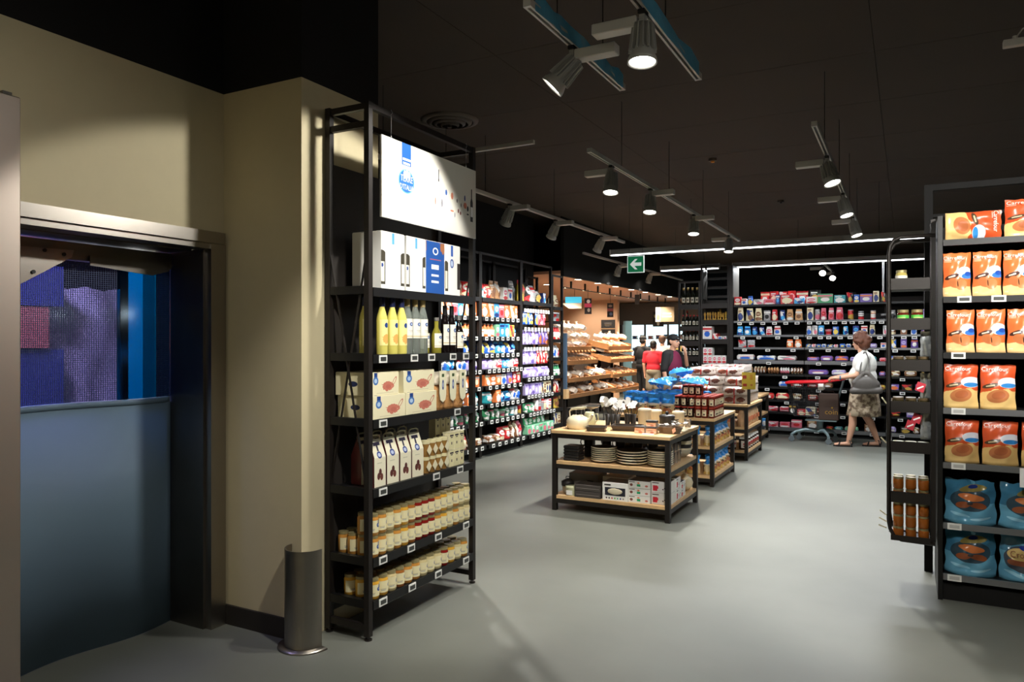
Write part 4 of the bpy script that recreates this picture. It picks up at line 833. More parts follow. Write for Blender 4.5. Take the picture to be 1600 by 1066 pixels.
# utensil holders with tagged utensils
M_holder = mat('dark_holder', (48, 44, 42), .5); M_ut = mat('utensil_grey', (70, 66, 62), .4); M_tagp = mat('paper_tag', (232, 230, 226), .6)
for q, (x, y, w, nm) in enumerate(((-2.50, 6.72, .13, 'wide dark holder packed with tagged utensils on kitchenware table'), (-2.35, 6.80, .1, 'narrow dark holder of tagged utensils beside the cream crock'))):
    h = empty('utensil_holder', nm, 'holder', (x, y, z), 0, 'utensil holders on the kitchenware table'); s = MB(); n = 3 if q == 0 else 2
    for i in range(n):
        xx = (i - (n - 1) / 2) * w / n * 1.15; s.lathe([(w / n * .5, 0), (w / n * .56, .11), (w / n * .5, .11), (w / n * .45, .01), (0, .01)], M_holder, 14, (xx, 0, 0)).disc(w / n * .5, 0, M_holder, 14, (xx, 0, 0), False)
    tag(put(s, 'holder_cups', h), kind='stuff')
    rr = random.Random(q + 3)
    NU = 14 if q == 0 else 9
    for i in range(NU):
        xx = -w * .5 + w * (i + .5) / NU; yy = rr.uniform(-.008, .008); lx = xx * 1.75 + rr.uniform(-.003, .003); top = rr.uniform(.17, .21)
        u = tag(put(MB().tube([(xx * .8, yy, .03), (lx, yy * 1.4, top)], .0045, M_ut, 5).ball((lx, yy * 1.4, top + .025), (.014, .005, .028), M_ut, 8, 5), 'utensil', None, (x, y, z)), 'slim utensil with white tag in the %s holder, %s from left' % (('wide', 'narrow')[q], ORD[i]), 'utensil', 'tagged utensils in the holders')
        tx, tz = lx + rr.uniform(-.04, .04), top + rr.uniform(-.01, .05)
        put(MB().prism([(-.024, -.034), (.02, -.038), (.026, .03), (0, .042), (-.022, .034)], -.0006, .0006, M_tagp).xf(Matrix.Translation((tx, yy - .03 - .003 * i, tz)) @ Matrix.Rotation(rr.uniform(-.7, .7), 4, 'Y') @ Matrix.Rotation(rr.uniform(-.5, .5), 4, 'Z') @ Matrix.Rotation(rr.uniform(-.9, -.1), 4, 'X')), 'paper_tag', u)
# crocks
def crock(name, lab, x, y, r, h, m, lid=True, knob=False):
    o = empty(name, lab, 'crock' if name == 'crock' else 'pot', (x, y, z))
    put(MB().lathe([(r * .92, 0), (r, .01), (r, h * .9), (r * 1.03, h)] + ([] if lid else [(r * .94, h), (r * .9, .02), (0, .02)]), m, 22).disc(r * .92, 0, m, 22, (0, 0, 0), False), 'pot_body', o)
    if lid: put(MB().lathe([(r * 1.05, h + .001), (r * 1.05, h + .014), (r * .9, h + .022), (0, h + .024)], m, 22), 'lid', o)
    if knob: put(MB().ball((0, 0, h + .04), .017, m, 10, 6), 'knob', o)
    return o
crock('crock', 'tall lidded cream crock near the centre of the kitchenware table', -2.20, 6.78, .062, .15, M_stone)
crock('crock', 'lidded cream crock standing behind the tall crock', -2.17, 7.02, .06, .12, M_stone)
crock('crock', 'cream crock behind the grey saucepan at the far table edge', -1.93, 6.98, .056, .12, M_stone)
pt = crock('saucepan', 'dark grey lidded saucepan on the kitchenware table', -1.98, 6.77, .07, .10, M_dark2, True, True)
put(MB().tube([(.068, 0, .075), (.1, 0, .08), (.1, .02, .08)], .006, M_dark2, 6), 'handle', pt)
# bakeware
def tray(name, lab, x, y, w, d, h, m, rz):
    o = empty(name, lab, 'pan', (x, y, z), rz); s = MB(); t = .004
    def ring(a, b_, zz): return [(-w / 2 * a, -d / 2 * b_, zz), (w / 2 * a, -d / 2 * b_, zz), (w / 2 * a, d / 2 * b_, zz), (-w / 2 * a, d / 2 * b_, zz)]
    n = s.vs(ring(.84, .84, 0) + ring(.97, .97, h) + ring(.92, .92, h) + ring(.8, .8, t))
    s.face([n + 3, n + 2, n + 1, n], m)
    for a in range(3):
        for i in range(4):
            j = (i + 1) % 4; s.face([n + 4 * a + i, n + 4 * a + j, n + 4 * a + 4 + j, n + 4 * a + 4 + i], m)
    s.face([n + 12, n + 13, n + 14, n + 15], m); put(s, 'pan_body', o)
    put(MB().bar((-w / 2 * .99, -d / 2 * .99, h), (w / 2 * .99, -d / 2 * .99, h), .01, m, .006).bar((w / 2 * .99, -d / 2 * .99, h), (w / 2 * .99, d / 2 * .99, h), .01, m, .006).bar((w / 2 * .99, d / 2 * .99, h), (-w / 2 * .99, d / 2 * .99, h), .01, m, .006).bar((-w / 2 * .99, d / 2 * .99, h), (-w / 2 * .99, -d / 2 * .99, h), .01, m, .006), 'rolled_rim', o)
tray('baking_tin', 'small dark square baking tin beside the kettle', -2.475, 6.24, .18, .15, .04, M_dark, 14)
tray('baking_tin', 'large dark rectangular baking tin at the front of the kitchenware table', -2.25, 6.42, .27, .2, .045, M_dark, 10)
M_gbox = pmat('salmon_card', (222, 164, 128), [('r', .5, .25, .5, .2, (232, 190, 160)), ('r', .4, .55, .25, .05, (150, 80, 60)), ('p', .6, .25, .2, .15, (200, 110, 80))], .5)
for q, (x, y, lab) in enumerate(((-2.08, 6.29, 'glass food box with salmon paper band beside the baking tin'), (-1.975, 6.295, 'second glass food box with salmon band, a lid stacked on top'))):
    o = empty('food_box', lab, 'food box', (x, y, z)); put(MB().box(-.045, .045, -.035, .035, 0, .05, mat('food_box_glass', (196, 170, 150), .12, noise=.15), front=M_gbox).mesh('b', .004), 'box_body', o)
    put(MB().box(-.048, .048, -.038, .038, .0505, .062, M_dark2).mesh('b', .003), 'lid', o)
    if q: put(MB().box(-.043, .043, -.033, .033, .0625, .1, mat('food_box_glass', (196, 170, 150), .12), front=M_gbox).mesh('b', .003), 'upper_box', o); put(MB().box(-.046, .046, -.036, .036, .1005, .115, M_dark2), 'upper_lid', o)
pd = empty('pie_dome', 'small dark mesh dome behind the salmon banded boxes', 'dome', (-2.03, 6.55, z)); put(MB().lathe([(.06, 0), (.055, .03), (.03, .06), (0, .07)], M_dark2, 16), 'dome', pd); put(MB().ball((0, 0, .075), .008, M_dark2, 8, 5), 'knob', pd)
# oval fluted basket with tagged spoons
bk = empty('fluted_dish', 'oval fluted brown dish full of tagged spoons', 'dish', (-1.845, 6.39, z))
M_dish = mat('brown_glaze', (112, 90, 70), .4, noise=.2)
s = MB(); N = 48
rings = []
for (a, zz, ins) in ((.78, 0, 0), (1., .055, 0), (1.05, .058, 0), (.97, .058, 0), (.75, .008, 0)):
    rings.append([((.115 * a * (1 + .02 * math.cos(16 * 2 * math.pi * i / N))) * math.cos(2 * math.pi * i / N), (.075 * a * (1 + .02 * math.cos(16 * 2 * math.pi * i / N))) * math.sin(2 * math.pi * i / N), zz) for i in range(N)])
n = s.vs([p for r_ in rings for p in r_])
for j in range(4):
    for i in range(N): s.face([n + j * N + i, n + j * N + (i + 1) % N, n + (j + 1) * N + (i + 1) % N, n + (j + 1) * N + i], M_dish)
s.face([n + i for i in reversed(range(N))], M_dish); s.face([n + 4 * N + i for i in range(N)], M_dish); put(s, 'dish_body', bk)
put(MB().prism([(0, .03), (.018, .0), (0, -.03), (-.018, 0)], -.001, .001, mat('salmon_tag', (226, 170, 140), .6)).xf(Matrix.Translation((.06, -.08, .035)) @ Matrix.Rotation(.3, 4, 'Y')), 'paper_tag', bk)
rr = random.Random(9)
for i in range(5):
    o = tag(put(MB().tube([(-.07, 0, 0), (.05, 0, .012)], .004, M_steel, 5).ball((.07, 0, .013), (.028, .017, .006), M_steel, 8, 5), 'spoon', None, (-1.855 + .025 * i, 6.38 + .012 * (i % 3), z + .062 + .006 * i), (0, 0, 20 + 33 * i)), 'metal spoon with white tag lying in the fluted dish, %s from its left' % ORD[i], 'spoon', 'tagged spoons in the fluted dish')
    put(MB().box(-.02, .02, -.012, .012, -.0006, .0006, M_tagp).xf(Matrix.Translation((-.06, -.01, .016)) @ Matrix.Rotation(.6 * math.sin(i), 4, 'X')), 'paper_tag', o)
for i, (x, y) in enumerate(((-1.80, 6.83), (-1.865, 6.62))):
    gl_ = empty('glass_tumbler', ('clear tumbler near the far right corner of the kitchenware table', 'clear tumbler holding white napkins behind the fluted dish')[i], 'glass', (x, y, z))
    put(MB().lathe([(.026, 0), (.034, .085), (.032, .085), (.024, .008), (0, .008)], M_glass, 18).disc(.026, 0, M_glass, 18, (0, 0, 0), False), 'tumbler', gl_)
for i, (x, y, rz) in enumerate(((-1.805, 6.5, 30), (-1.815, 6.60, 12), (-1.80, 6.7, 40))):
    o = empty('serving_spoon', 'loose pale serving spoon lying at table edge, %s from the front' % ORD[i], 'spoon', (x, y, z), rz, 'serving spoons by the table edge')
    put(MB().tube([(-.07, 0, .006), (.03, 0, .008)], .005, M_stone, 6), 'handle', o); put(MB().ball((.05, 0, .008), (.03, .02, .007), M_stone, 10, 5), 'bowl', o)
o = tag(put(MB().box(-.05, .05, -.03, .03, 0, .004, M_tagp), 'paper_leaflet', None, (-1.99, 6.22, z), (0, 0, 8)), 'white paper leaflet lying at the front edge of the kitchenware table', 'leaflet')
# middle shelf: stacks
z = .4555
M_slate = mat('black_plate', (40, 37, 36), .45)
for i in range(5):
    o = tag(put(MB().box(-.075, .075, -.075, .075, .001, .026, M_slate).mesh('p', .008), 'square_plate', None, (-2.70 + .002 * (i % 2), 6.24, z + .0275 * i)), 'black square dish, %s from the bottom of its stack' % ORD[i], 'dish', 'black square dishes on the middle shelf')
    put(MB().box(-.068, .068, -.068, .068, .0262, .0272, M_dark2), 'dish_well', o)
def plate(r):
    return [('plate_body', MB().lathe([(r * .6, .0), (r * .66, .0), (r * .98, .02), (r, .024), (r * .96, .026), (r * .62, .008), (0, .008)], M_slate, 28).disc(r * .6, 0, M_slate, 28, (0, 0, 0), False)), ('pale_rim', MB().lathe([(r * .9, .0125), (r * .985, .0185), (r * 1.006, .0245), (r * .955, .0272)], M_rim, 28))]
for (x, y, r, n, nm) in ((-2.42, 6.28, .118, 7, 'left'), (-2.155, 6.29, .14, 5, 'middle'), (-1.90, 6.29, .112, 7, 'right')):
    P_ = proto(('plate', r), lambda: plate(r))
    for i in range(n):
        inst(P_, 'dinner_plate', 'dark plate with pale rim, %s from the bottom of the %s stack' % (ORD[i], nm), 'plate', (x, y, z + .0185 * i * (1.0 if n > 5 else 1.3) + .0005), rng.uniform(0, 90), 'stacked dark plates with pale rims')
def mug(m): return [('mug_body', MB().lathe([(.036, 0), (.042, .01), (.044, .085), (.04, .085), (.038, .012), (0, .012)], m, 18).disc(.036, 0, m, 18, (0, 0, 0), False)), ('handle', MB().tube([(-.042, 0, .07), (-.07, 0, .072), (-.076, 0, .045), (-.065, 0, .02), (-.041, 0, .02)], .006, m, 6))]
PM = proto('mug', lambda: mug(M_slate))
for i, (x, y) in enumerate(((-2.66, 6.50), (-2.5, 6.56), (-2.36, 6.55), (-2.2, 6.58), (-2.06, 6.6))):
    for q in range(2): inst(PM, 'mug', 'black mug behind the plate stacks, %s from the left, %s one' % (ORD[i], ('lower', 'upper')[q]), 'mug', (x, y, z + .087 * q + .0005), rng.uniform(-30, 30), 'black mugs on the middle shelf')
ct = empty('casserole', 'low dark lidded casserole behind the middle plate stack', 'casserole', (-2.3, 6.78, z)); put(MB().lathe([(.1, 0), (.12, .01), (.12, .09), (0, .09)], M_slate, 22), 'pot_body', ct); put(MB().lathe([(.125, .091), (.12, .105), (.06, .125), (.02, .13), (.02, .15), (0, .15)], M_slate, 22), 'lid', ct)
def bowl(r, h, m, rim): return [('bowl_body', MB().lathe([(r * .45, 0), (r * .8, h * .35), (r, h), (r * .95, h), (r * .74, h * .4), (0, h * .12)], m, 24).disc(r * .45, 0, m, 24, (0, 0, 0), False)), ('rim_band', MB().lathe([(r * .955, h * .8), (r * 1.006, h * 1.01), (r * .94, h * 1.01)], rim, 24))]
M_bowlg = mat('bowl_glass', (178, 170, 150), .15)
for i, (m, rm) in enumerate(((M_bowlg, M_rim), (M_slate, M_slate), (M_enam, M_rim), (M_slate, M_slate))):
    inst(proto(('bowl', m.name), lambda: bowl(.098, .085, m, rm)), 'mixing_bowl', '%s mixing bowl, %s from the bottom of the nested stack' % (('glass', 'dark', 'cream', 'dark')[i], ORD[i]), 'bowl', (-1.885, 6.93, z + .0005 + .034 * i), 0, 'nested mixing bowls at the end of the middle shelf')
TG = proto('tumbler', lambda: [('tumbler', MB().lathe([(.03, 0), (.037, .1), (.034, .1), (.028, .008), (0, .008)], M_glass, 16).disc(.03, 0, M_glass, 16, (0, 0, 0), False))])
for i in range(3):
    for q in range(2): inst(TG, 'glass_tumbler', 'clear tumbler on the middle shelf, %s from the front leg, %s' % (ORD[i], ('below', 'stacked on another')[q]), 'glass', (-1.845, 6.44 + .095 * i, z + .0005 + .1015 * q), 0, 'clear tumblers on the middle shelf')
# lower shelf
z = .1405
M_gcart = mat('grey_carton', (150, 142, 136), .55)
def ptext(t, size, m, x, zz, y=-.0008): return MB().text(t, size, m, (x, y, zz))
o = empty('grey_carton', 'large plain grey carton at the back left of the lower shelf', 'box', (-2.66, 6.47, z)); put(MB().box(-.145, .145, -.1, .14, 0, .17, M_gcart, top=mat('mauve_top', (150, 130, 126), .6)).mesh('b', .003), 'carton_body', o); put(MB().box(.04, .1, -.1008, -.1, .1, .112, M_ink), 'print_line', o)
o = empty('grey_carton', 'white edged dark carton behind the slab boxes', 'box', (-2.37, 6.52, z)); put(MB().box(-.125, .125, -.08, .14, 0, .15, M_white, top=M_dark2).mesh('b', .003), 'carton_body', o); put(MB().box(-.08, .1, -.0812, -.08, .02, .1, M_dark2), 'window', o)
tb = empty('storage_tub', 'small pale tub with dark lidded pot at the lower left corner', 'tub', (-2.705, 6.21, z)); put(MB().lathe([(.05, 0), (.06, .07), (.062, .085), (.0, .088)], mat('tub_green', (196, 196, 160), .4), 18).disc(.05, 0, M_stone, 18, (0, 0, 0), False), 'tub_body', tb); put(MB().box(-.03, .03, -.064, -.0625, .01, .05, M_tagp), 'paper_label', tb)
tb = empty('small_pot', 'dark pot with pale base at the far lower left', 'pot', (-2.79, 6.305, z)); put(MB().lathe([(.04, 0), (.05, .03), (.05, .06), (.058, .061), (.06, .1), (.03, .12), (0, .13)], M_slate, 18, mats=[M_stone, M_stone, M_stone, M_slate, M_slate, M_slate, M_slate][:6]), 'pot_body', tb); put(MB().tube([(-.02, 0, .125), (-.015, 0, .145), (.015, 0, .145), (.02, 0, .125)], .004, M_slate, 6), 'handle', tb)
M_slab = mat('brown_black_card', (70, 64, 60), .5)
for i in range(2): o = tag(put(MB().box(-.125, .125, -.08, .1, .0005, .056, M_slab).mesh('b', .003), 'slab_box', None, (-2.525, 6.22, z + .058 * i)), 'flat dark slab box, %s of the pair beside the window carton' % ('lower', 'upper')[i], 'box', 'dark slab boxes on the lower shelf'); put(MB().box(-.11, .11, -.0812, -.0802, .024, .027, M_gcart), 'printed_line', o)
M_win = mat('carton_window', (44, 44, 54), .2)
o = empty('window_carton', 'white carton with a window showing a cream dish', 'box', (-2.265, 6.205, z))
put(MB().box(-.118, .118, -.06, .14, 0, .16, M_white, top=M_dark2).mesh('b', .002), 'carton_body', o); put(MB().box(-.095, .095, -.0612, -.06, .045, .115, M_win), 'window', o)
put(MB().ball((0, -.062, .082), (.07, .004, .028), M_stone, 16, 6), 'cream_dish', o); put(MB().box(-.1, -.04, -.0612, -.0601, .132, .143, M_ink), 'print_line', o)
cc = [(60, 30, 40), (70, 60, 60), (190, 60, 50), (110, 170, 60), (90, 170, 140), (60, 60, 120), (140, 140, 140)]
dts = MB()
for i, c in enumerate(cc): dts.ball((-.08 + .026 * i, -.0605, .022), (.008, .001, .008), mat('dot_%d' % i, c, .5), 8, 4)
tag(put(dts, 'colour_dots', o), kind='stuff')
M_c3 = pmat('ramekin_print', (228, 226, 220), [('e', .14, .42, .07, .2, (120, 70, 60)), ('r', .48, .4, .08, .17, (30, 150, 100)), ('e', .47, .72, .06, .12, (225, 130, 90)), ('e', .84, .36, .07, .14, (200, 110, 100)), ('r', .17, .84, .13, .05, (60, 50, 50))], .5)
M_c2 = pmat('mug_print', (224, 222, 220), [('r', .2, .4, .12, .24, (204, 40, 60)), ('r', .34, .46, .03, .12, (204, 40, 60)), ('e', .62, .32, .04, .06, (70, 50, 50)), ('e', .72, .42, .04, .06, (70, 50, 50)), ('r', .22, .86, .18, .04, (60, 50, 50)), ('r', .93, .5, .05, .05, (60, 50, 50))], .5)
for i in range(3): inst(proto('c3', lambda: [('carton_body', MB().box(-.098, .098, 0, .18, .0005, .062, M_white, front=M_c3).mesh('b', .002)), ('lid_flap', MB().box(-.094, .094, .004, .176, .0622, .0632, M_dark2))]), 'small_carton', 'flat white carton with small bowls printed, %s from the bottom' % ORD[i], 'box', (-2.05, 6.16, z + .064 * i), 0, 'flat white cartons stacked on the lower shelf')
for i in range(2): inst(proto('c2', lambda: [('carton_body', MB().box(-.082, .082, 0, .18, .0005, .098, M_white, front=M_c2).mesh('b', .002)), ('lid_flap', MB().box(-.078, .078, .004, .176, .0982, .0992, M_dark2))]), 'mug_carton', 'white carton printed with a red mug, %s of the pair' % ('lower', 'upper')[i], 'box', (-1.865, 6.185, z + .1 * i), 0, 'red mug cartons on the lower shelf')
for j, y in enumerate((6.46, 6.62)):
    for i in range(2): inst(proto(('cs', j), lambda: [('carton_body', MB().box(-.07, .07, 0, .16, .0005, (.098, .068)[j], M_white, front=M_c2).mesh('b', .002)), ('lid_flap', MB().box(-.066, .066, .004, .156, (.0982, .0682)[j], (.0992, .0692)[j], M_dark2))]), 'mug_carton', 'white carton on the side of lower shelf, %s stack, %s' % (('nearer', 'farther')[j], ('lower', 'upper')[i]), 'box', (-1.785, y, z + (.1, .07)[j] * i), 90, 'white cartons along the side of the lower shelf')
tp = empty('teapot', 'cream teapot at the far end of the lower shelf', 'teapot', (-1.865, 6.94, z)); put(MB().lathe([(.04, 0), (.075, .03), (.085, .07), (.07, .11), (.035, .13), (0, .13)], M_enam, 22).disc(.04, 0, M_enam, 20, (0, 0, 0), False), 'pot_body', tp); put(MB().lathe([(.036, .131), (.03, .14), (.01, .145), (.014, .16), (0, .166)], M_enam, 14), 'lid', tp); put(MB().tube([(.0, .075, .05), (.0, .12, .08), (0, .135, .12)], [.018, .012, .009], M_enam, 8), 'spout', tp); put(MB().tube([(.05, -.06, .11), (.06, -.11, .1), (.05, -.11, .05), (.05, -.07, .04)], .006, M_enam, 6), 'handle', tp)

# ---- middle table goods
z = .7255
M_bl = mat('blue_film', (64, 150, 224), .25, noise=.2, nscale=14); 
M_bread = pmat('bread_bag_print', (222, 198, 150), [('r', .5, .86, .6, .18, (50, 136, 214)), ('e', .5, .66, .5, .06, (232, 230, 225)), ('p', .5, .3, .34, .2, (180, 110, 70)), ('r', .5, .52, .3, .03, (60, 44, 44)), ('e', .52, .5, .1, .06, (50, 34, 40)), ('p', .3, .12, .3, .12, (206, 170, 90))], .3)
def bluebag(seed, w=.15, h=.24, d=.11):
    b_ = MB().bag(w, d, h * .8, M_bread, None, 8, 9, seed, .006, .95, .85)
    t = MB(); r_ = random.Random(seed); n = t.vs([(x * (1 + .13 * k) * (w * .42), y_ * (1 + .4 * k) * .02 + r_.uniform(-.008, .008), h * (.78 + .11 * k) + r_.uniform(-.008, .01)) for k in range(3) for x, y_ in ((-1, 0), (-.5, -1), (0, -.6), (.5, -1), (1, 0), (.5, 1), (0, .7), (-.5, 1))])
    for k in range(2):
        for i in range(8): t.face([n + 8 * k + i, n + 8 * k + (i + 1) % 8, n + 8 * k + 8 + (i + 1) % 8, n + 8 * k + 8 + i], M_bl)
    return [('bag_body', b_), ('blue_film_top', t)]
M_bread2 = pmat('bread_bag_print_blue', (222, 198, 150), [('r', .5, .8, .6, .42, (50, 136, 214)), ('e', .45, .5, .3, .05, (232, 230, 225), 20), ('e', .6, .8, .25, .03, (214, 226, 236), -25), ('p', .5, .2, .3, .14, (180, 110, 70))], .3)
PB2 = proto('blueb_lying', lambda: [('bag_body', MB().bag(.16, .11, .22, M_bread2, M_bl, 9, 10, 77, .012, .7, .9)), ('blue_film_top', MB().bag(.13, .05, .07, M_bl, None, 6, 5, 5, .012, .9, 1.3, .2))])
PB = [proto(('blueb', i), lambda i=i: bluebag(i + 20)) for i in range(3)]
for i, (x, y) in enumerate(((-2.66, 7.97), (-2.485, 7.975), (-2.325, 7.97))):
    inst(PB[i], 'bread_bag', 'blue topped bread bag in the front row of the middle table, %s from left' % ORD[i], 'bag', (x, y, z), rng.uniform(-6, 6), 'blue topped bread bags on the middle table')
for i, (x, y) in enumerate(((-2.82, 8.13), (-2.65, 8.13), (-2.48, 8.13), (-2.32, 8.13), (-2.82, 8.29), (-2.65, 8.29), (-2.48, 8.29), (-2.6, 8.55), (-2.42, 8.55), (-2.24, 8.55), (-2.06, 8.55), (-2.6, 8.72), (-2.42, 8.72), (-2.24, 8.72))):
    inst(PB[i % 3], 'bread_bag', 'blue topped bread bag behind the front row of the middle table, %s one' % ORD[i], 'bag', (x, y, z), rng.uniform(-4, 4), 'blue topped bread bags behind the front row')
for i, (x, y, zz, rx, rz) in enumerate(((-2.34, 8.2, .32, 80, -82), (-2.62, 8.52, .32, 80, 78), (-2.06, 8.52, .32, 80, -82), (-2.61, 8.72, .32, 78, 75), (-2.06, 8.72, .32, 78, -75), (-2.46, 8.6, .435, 80, 82))):
    inst(PB2, 'bread_bag', 'blue topped bread bag lying on the heap, %s from the front' % ORD[i], 'bag', (x, y, z + zz), (rx, 0, rz), 'bread bags heaped on the middle table')
M_sauce = mat('tomato_sauce', (110, 34, 20), .12); M_sauced = mat('dark_sauce', (40, 18, 16), .12); M_redlid = mat('red_white_lid', (176, 60, 48), .35)
M_slab2 = pmat('sauce_label', (226, 214, 180), [('e', .5, .28, .2, .14, (50, 30, 26)), ('r', .5, .85, .3, .05, (170, 60, 50))], .5)
def sjar(c): return jar(.034, .115, c, M_redlid, M_slab2, 80, 10, .014)
PS = [proto('sj0', lambda: sjar(M_sauce)), proto('sj1', lambda: sjar(M_sauced))]
for lay in range(2):
    for a in range(6):
        for b_ in range(7):
            if a > 0 and b_ > 0 and a < 5 and b_ < 6 and lay == 0: continue
            if a > 0 and b_ > 0 and a < 5 and lay == 1 and b_ > 2 and False: continue
            x = -2.205 + .0735 * a; y = 7.945 + .0735 * b_
            if b_ == 0: lab = 'sauce jar in front row of the middle table, %s layer, %s from left' % (('lower', 'upper')[lay], ORD[a])
            elif a == 5: lab = 'sauce jar along right side of the middle table, %s layer, %s from front' % (('lower', 'upper')[lay], ORD[b_])
            else: lab = 'red lidded sauce jar inside the block, %s layer, row %s, %s from left' % (('lower', 'upper')[lay], ORD[b_], ORD[a])
            inst(PS[(a < 3 and b_ == 0) * 1], 'sauce_jar', lab, 'jar', (x, y, z + .1156 * lay), rng.uniform(-25, 25) if b_ == 0 else rng.uniform(10, 70), 'sauce jars stacked on the middle table' if (b_ == 0 or a == 5) else 'sauce jars inside the block')
for a in range(3):
    for b_ in range(2): inst(PS[b_ % 2 == 0 and 1 or 0], 'sauce_jar', 'sauce jar on top of the block, %s from left, %s row' % (ORD[a], ('front', 'back')[b_]), 'jar', (-2.15 + .0735 * a, 8.05 + .0735 * b_, z + .1156 * 2), rng.uniform(-20, 20), 'sauce jars on top of the block')
for lv, zz in enumerate((.4255, .1155)):
    for i in range(6): inst(PB[i % 3], 'bread_bag', 'blue topped bread bag on the %s shelf side, %s from front' % (('middle', 'lower')[lv], ORD[i]), 'bag', (-1.885, 8.0 + .165 * i, zz), 90 + rng.uniform(-6, 6), 'bread bags along the shelves of the middle table', (.95, 1, .86))
    for i in range(4): inst(PB[(i + 1) % 3], 'bread_bag', 'blue topped bread bag facing front on the %s shelf, %s from right' % (('middle', 'lower')[lv], ORD[i]), 'bag', (-2.04 - .17 * i, 7.975, zz), rng.uniform(-6, 6), 'bread bags on the front of the middle table shelves', (1, 1, .86))
# ---- far table goods
z = .7255
M_roll = pmat('cake_wrap', (182, 172, 164), [('p', .3, .5, .2, .3, (120, 70, 56)), ('p', .75, .5, .16, .3, (90, 54, 46)), ('r', .5, .5, .03, .6, (190, 70, 70))], .25)
PRL = proto('cakeroll', lambda: MB().bag(.335, .125, .105, M_roll, None, 10, 6, 5, .006, .9, 1).xf(Matrix.Identity(4)))
for lay in range(4):
    for a in range(3 - (lay > 2)):
        for b_ in range(6):
            x = -2.715 + .36 * a + .17 * (lay > 2); y = 9.93 + .155 * b_
            if lay > 1 and b_ == 0: continue
            if lay == 3 and b_ < 3: continue
            vis = (a == 2 or b_ == 0 or lay > 1)
            inst(PRL, 'cake_roll', ('wrapped cake roll, layer %s of the heap, row %s, %s from left' % (ORD[lay], ORD[b_], ORD[a])) if vis else 'wrapped cake roll inside the heap, layer %s, row %s, %s from left' % (ORD[lay], ORD[b_], ORD[a]), 'cake', (x, y, z + .002 + .116 * lay), rng.uniform(-1, 1), 'wrapped cake rolls on the far table' if vis else 'cake rolls inside the heap')
M_ysign = pmat('yellow_sign', (236, 206, 60), [('r', .2, .72, .14, .1, (204, 60, 40)), ('r', .68, .72, .1, .16, (230, 170, 40)), ('r', .22, .25, .14, .08, (204, 60, 40)), ('r', .7, .25, .08, .06, (220, 140, 50))], .5)
o = empty('price_sign', 'yellow price sign standing in front of the cake rolls', 'sign', (-1.80, 9.84, .725 - .0), 12); put(MB().box(-.085, .085, -.002, .002, .2, .42, M_white, front=M_ysign).xf(Matrix.Rotation(-.12, 4, 'X')), 'sign_card', o); put(MB().box(-.02, .02, -.01, .01, .003, .2, M_frame), 'sign_stem', o)
M_breadb = mat('sliced_bread', (214, 176, 136), .3, noise=.35, nscale=16)
for i in range(6): inst(proto(('bb', i % 2), lambda: [('loaf_bag', MB().bag(.155, .13, .26, M_breadb, None, 8, 8, 60 + i, .007, .95, .85)), ('bag_band', MB().box(-.05, .05, -.067, -.0655, .06, .12, mat('salmon_band', (210, 120, 80), .5)))]), 'loaf_bag', 'clear bag of bread on the far table middle shelf, %s from front' % ORD[i], 'bread', (-1.9, 9.93 + .165 * i, .431), 90 + rng.uniform(-5, 5), 'bread bags on the far table')
for i in range(3): inst(proto(('bb', i % 2), None), 'loaf_bag', 'clear bag of bread facing front on the far table, %s from right' % ORD[i], 'bread', (-2.06 - .17 * i, 9.9, .431), 0, 'bread bags on the front of the far table')
M_choc = mat('dark_spread', (44, 26, 20), .12); M_wlid = mat('white_lid', (228, 226, 220), .4); M_splab = pmat('spread_label', (226, 222, 214), [('e', .5, .55, .4, .2, (170, 40, 44)), ('p', .4, .25, .3, .15, (140, 90, 60))], .5)
PSJ = proto('spread', lambda: jar(.062, .165, M_choc, M_wlid, M_splab, 200, 0, .025))
for i in range(6): inst(PSJ, 'spread_jar', 'chocolate spread jar with white lid, %s from front of far table' % ORD[i], 'jar', (-1.885, 9.95 + .148 * i, .126), 90 + rng.uniform(-20, 20), 'chocolate spread jars on the far table')
for i in range(4): inst(PSJ, 'spread_jar', 'chocolate spread jar facing front on the far table, %s from right' % ORD[i], 'jar', (-2.04 - .145 * i, 9.93, .126), rng.uniform(-20, 20), 'chocolate spread jars facing front')
# table behind, only its heap shows above the far table
T4 = (-2.95, -1.95, 11.55, 12.35)
table('wood and metal table behind the far table, heaped with wrapped cakes', *T4, .725, [.43, .125])
for lay in range(4):
    for a in range(2):
        for b_ in range(4): inst(PRL, 'cake_roll', 'wrapped cake roll on the hindmost table, layer %s, row %s, %s from left' % (ORD[lay], ORD[b_], ORD[a]), 'cake', (-2.7 + .36 * a, 11.7 + .155 * b_, .727 + .116 * lay), rng.uniform(-1, 1), 'wrapped cake rolls on the hindmost table')

# ================================================================== RIGHT GONDOLA WITH TOAST BAGS (front y = 5.1)
GY, GX0, GX1 = 5.10, .165, 1.75
go = empty('bread_gondola', 'tall black shelving gondola of orange toast bags', 'shelf', ((GX0 + GX1) / 2, GY + .3, 0)); gcx, gcy = (GX0 + GX1) / 2, GY + .3
gbx = lambda a, b_, c, d, e, f, m=M_shelf: MB().box(a - gcx, b_ - gcx, c - gcy, d - gcy, e, f, m)
put(gbx(GX0, GX0 + .025, GY, GY + .55, .0, 2.3), 'end_panel', go); put(gbx(GX1 - .025, GX1, GY, GY + .55, 0, 2.3), 'end_panel', go)
put(gbx(GX0 + .026, GX1 - .026, GY + .54, GY + .55, .02, 2.3, M_black), 'back_panel', go)
put(gbx(GX0 + .026, GX1 - .026, GY + .02, GY + .53, 0, .1, M_black), 'plinth', go)
up_ = MB()
for x in (GX0 - .06, GX1): put(gbx(x, x + .05, GY + .58, GY + .63, 0, 2.6, M_black), 'post', go)
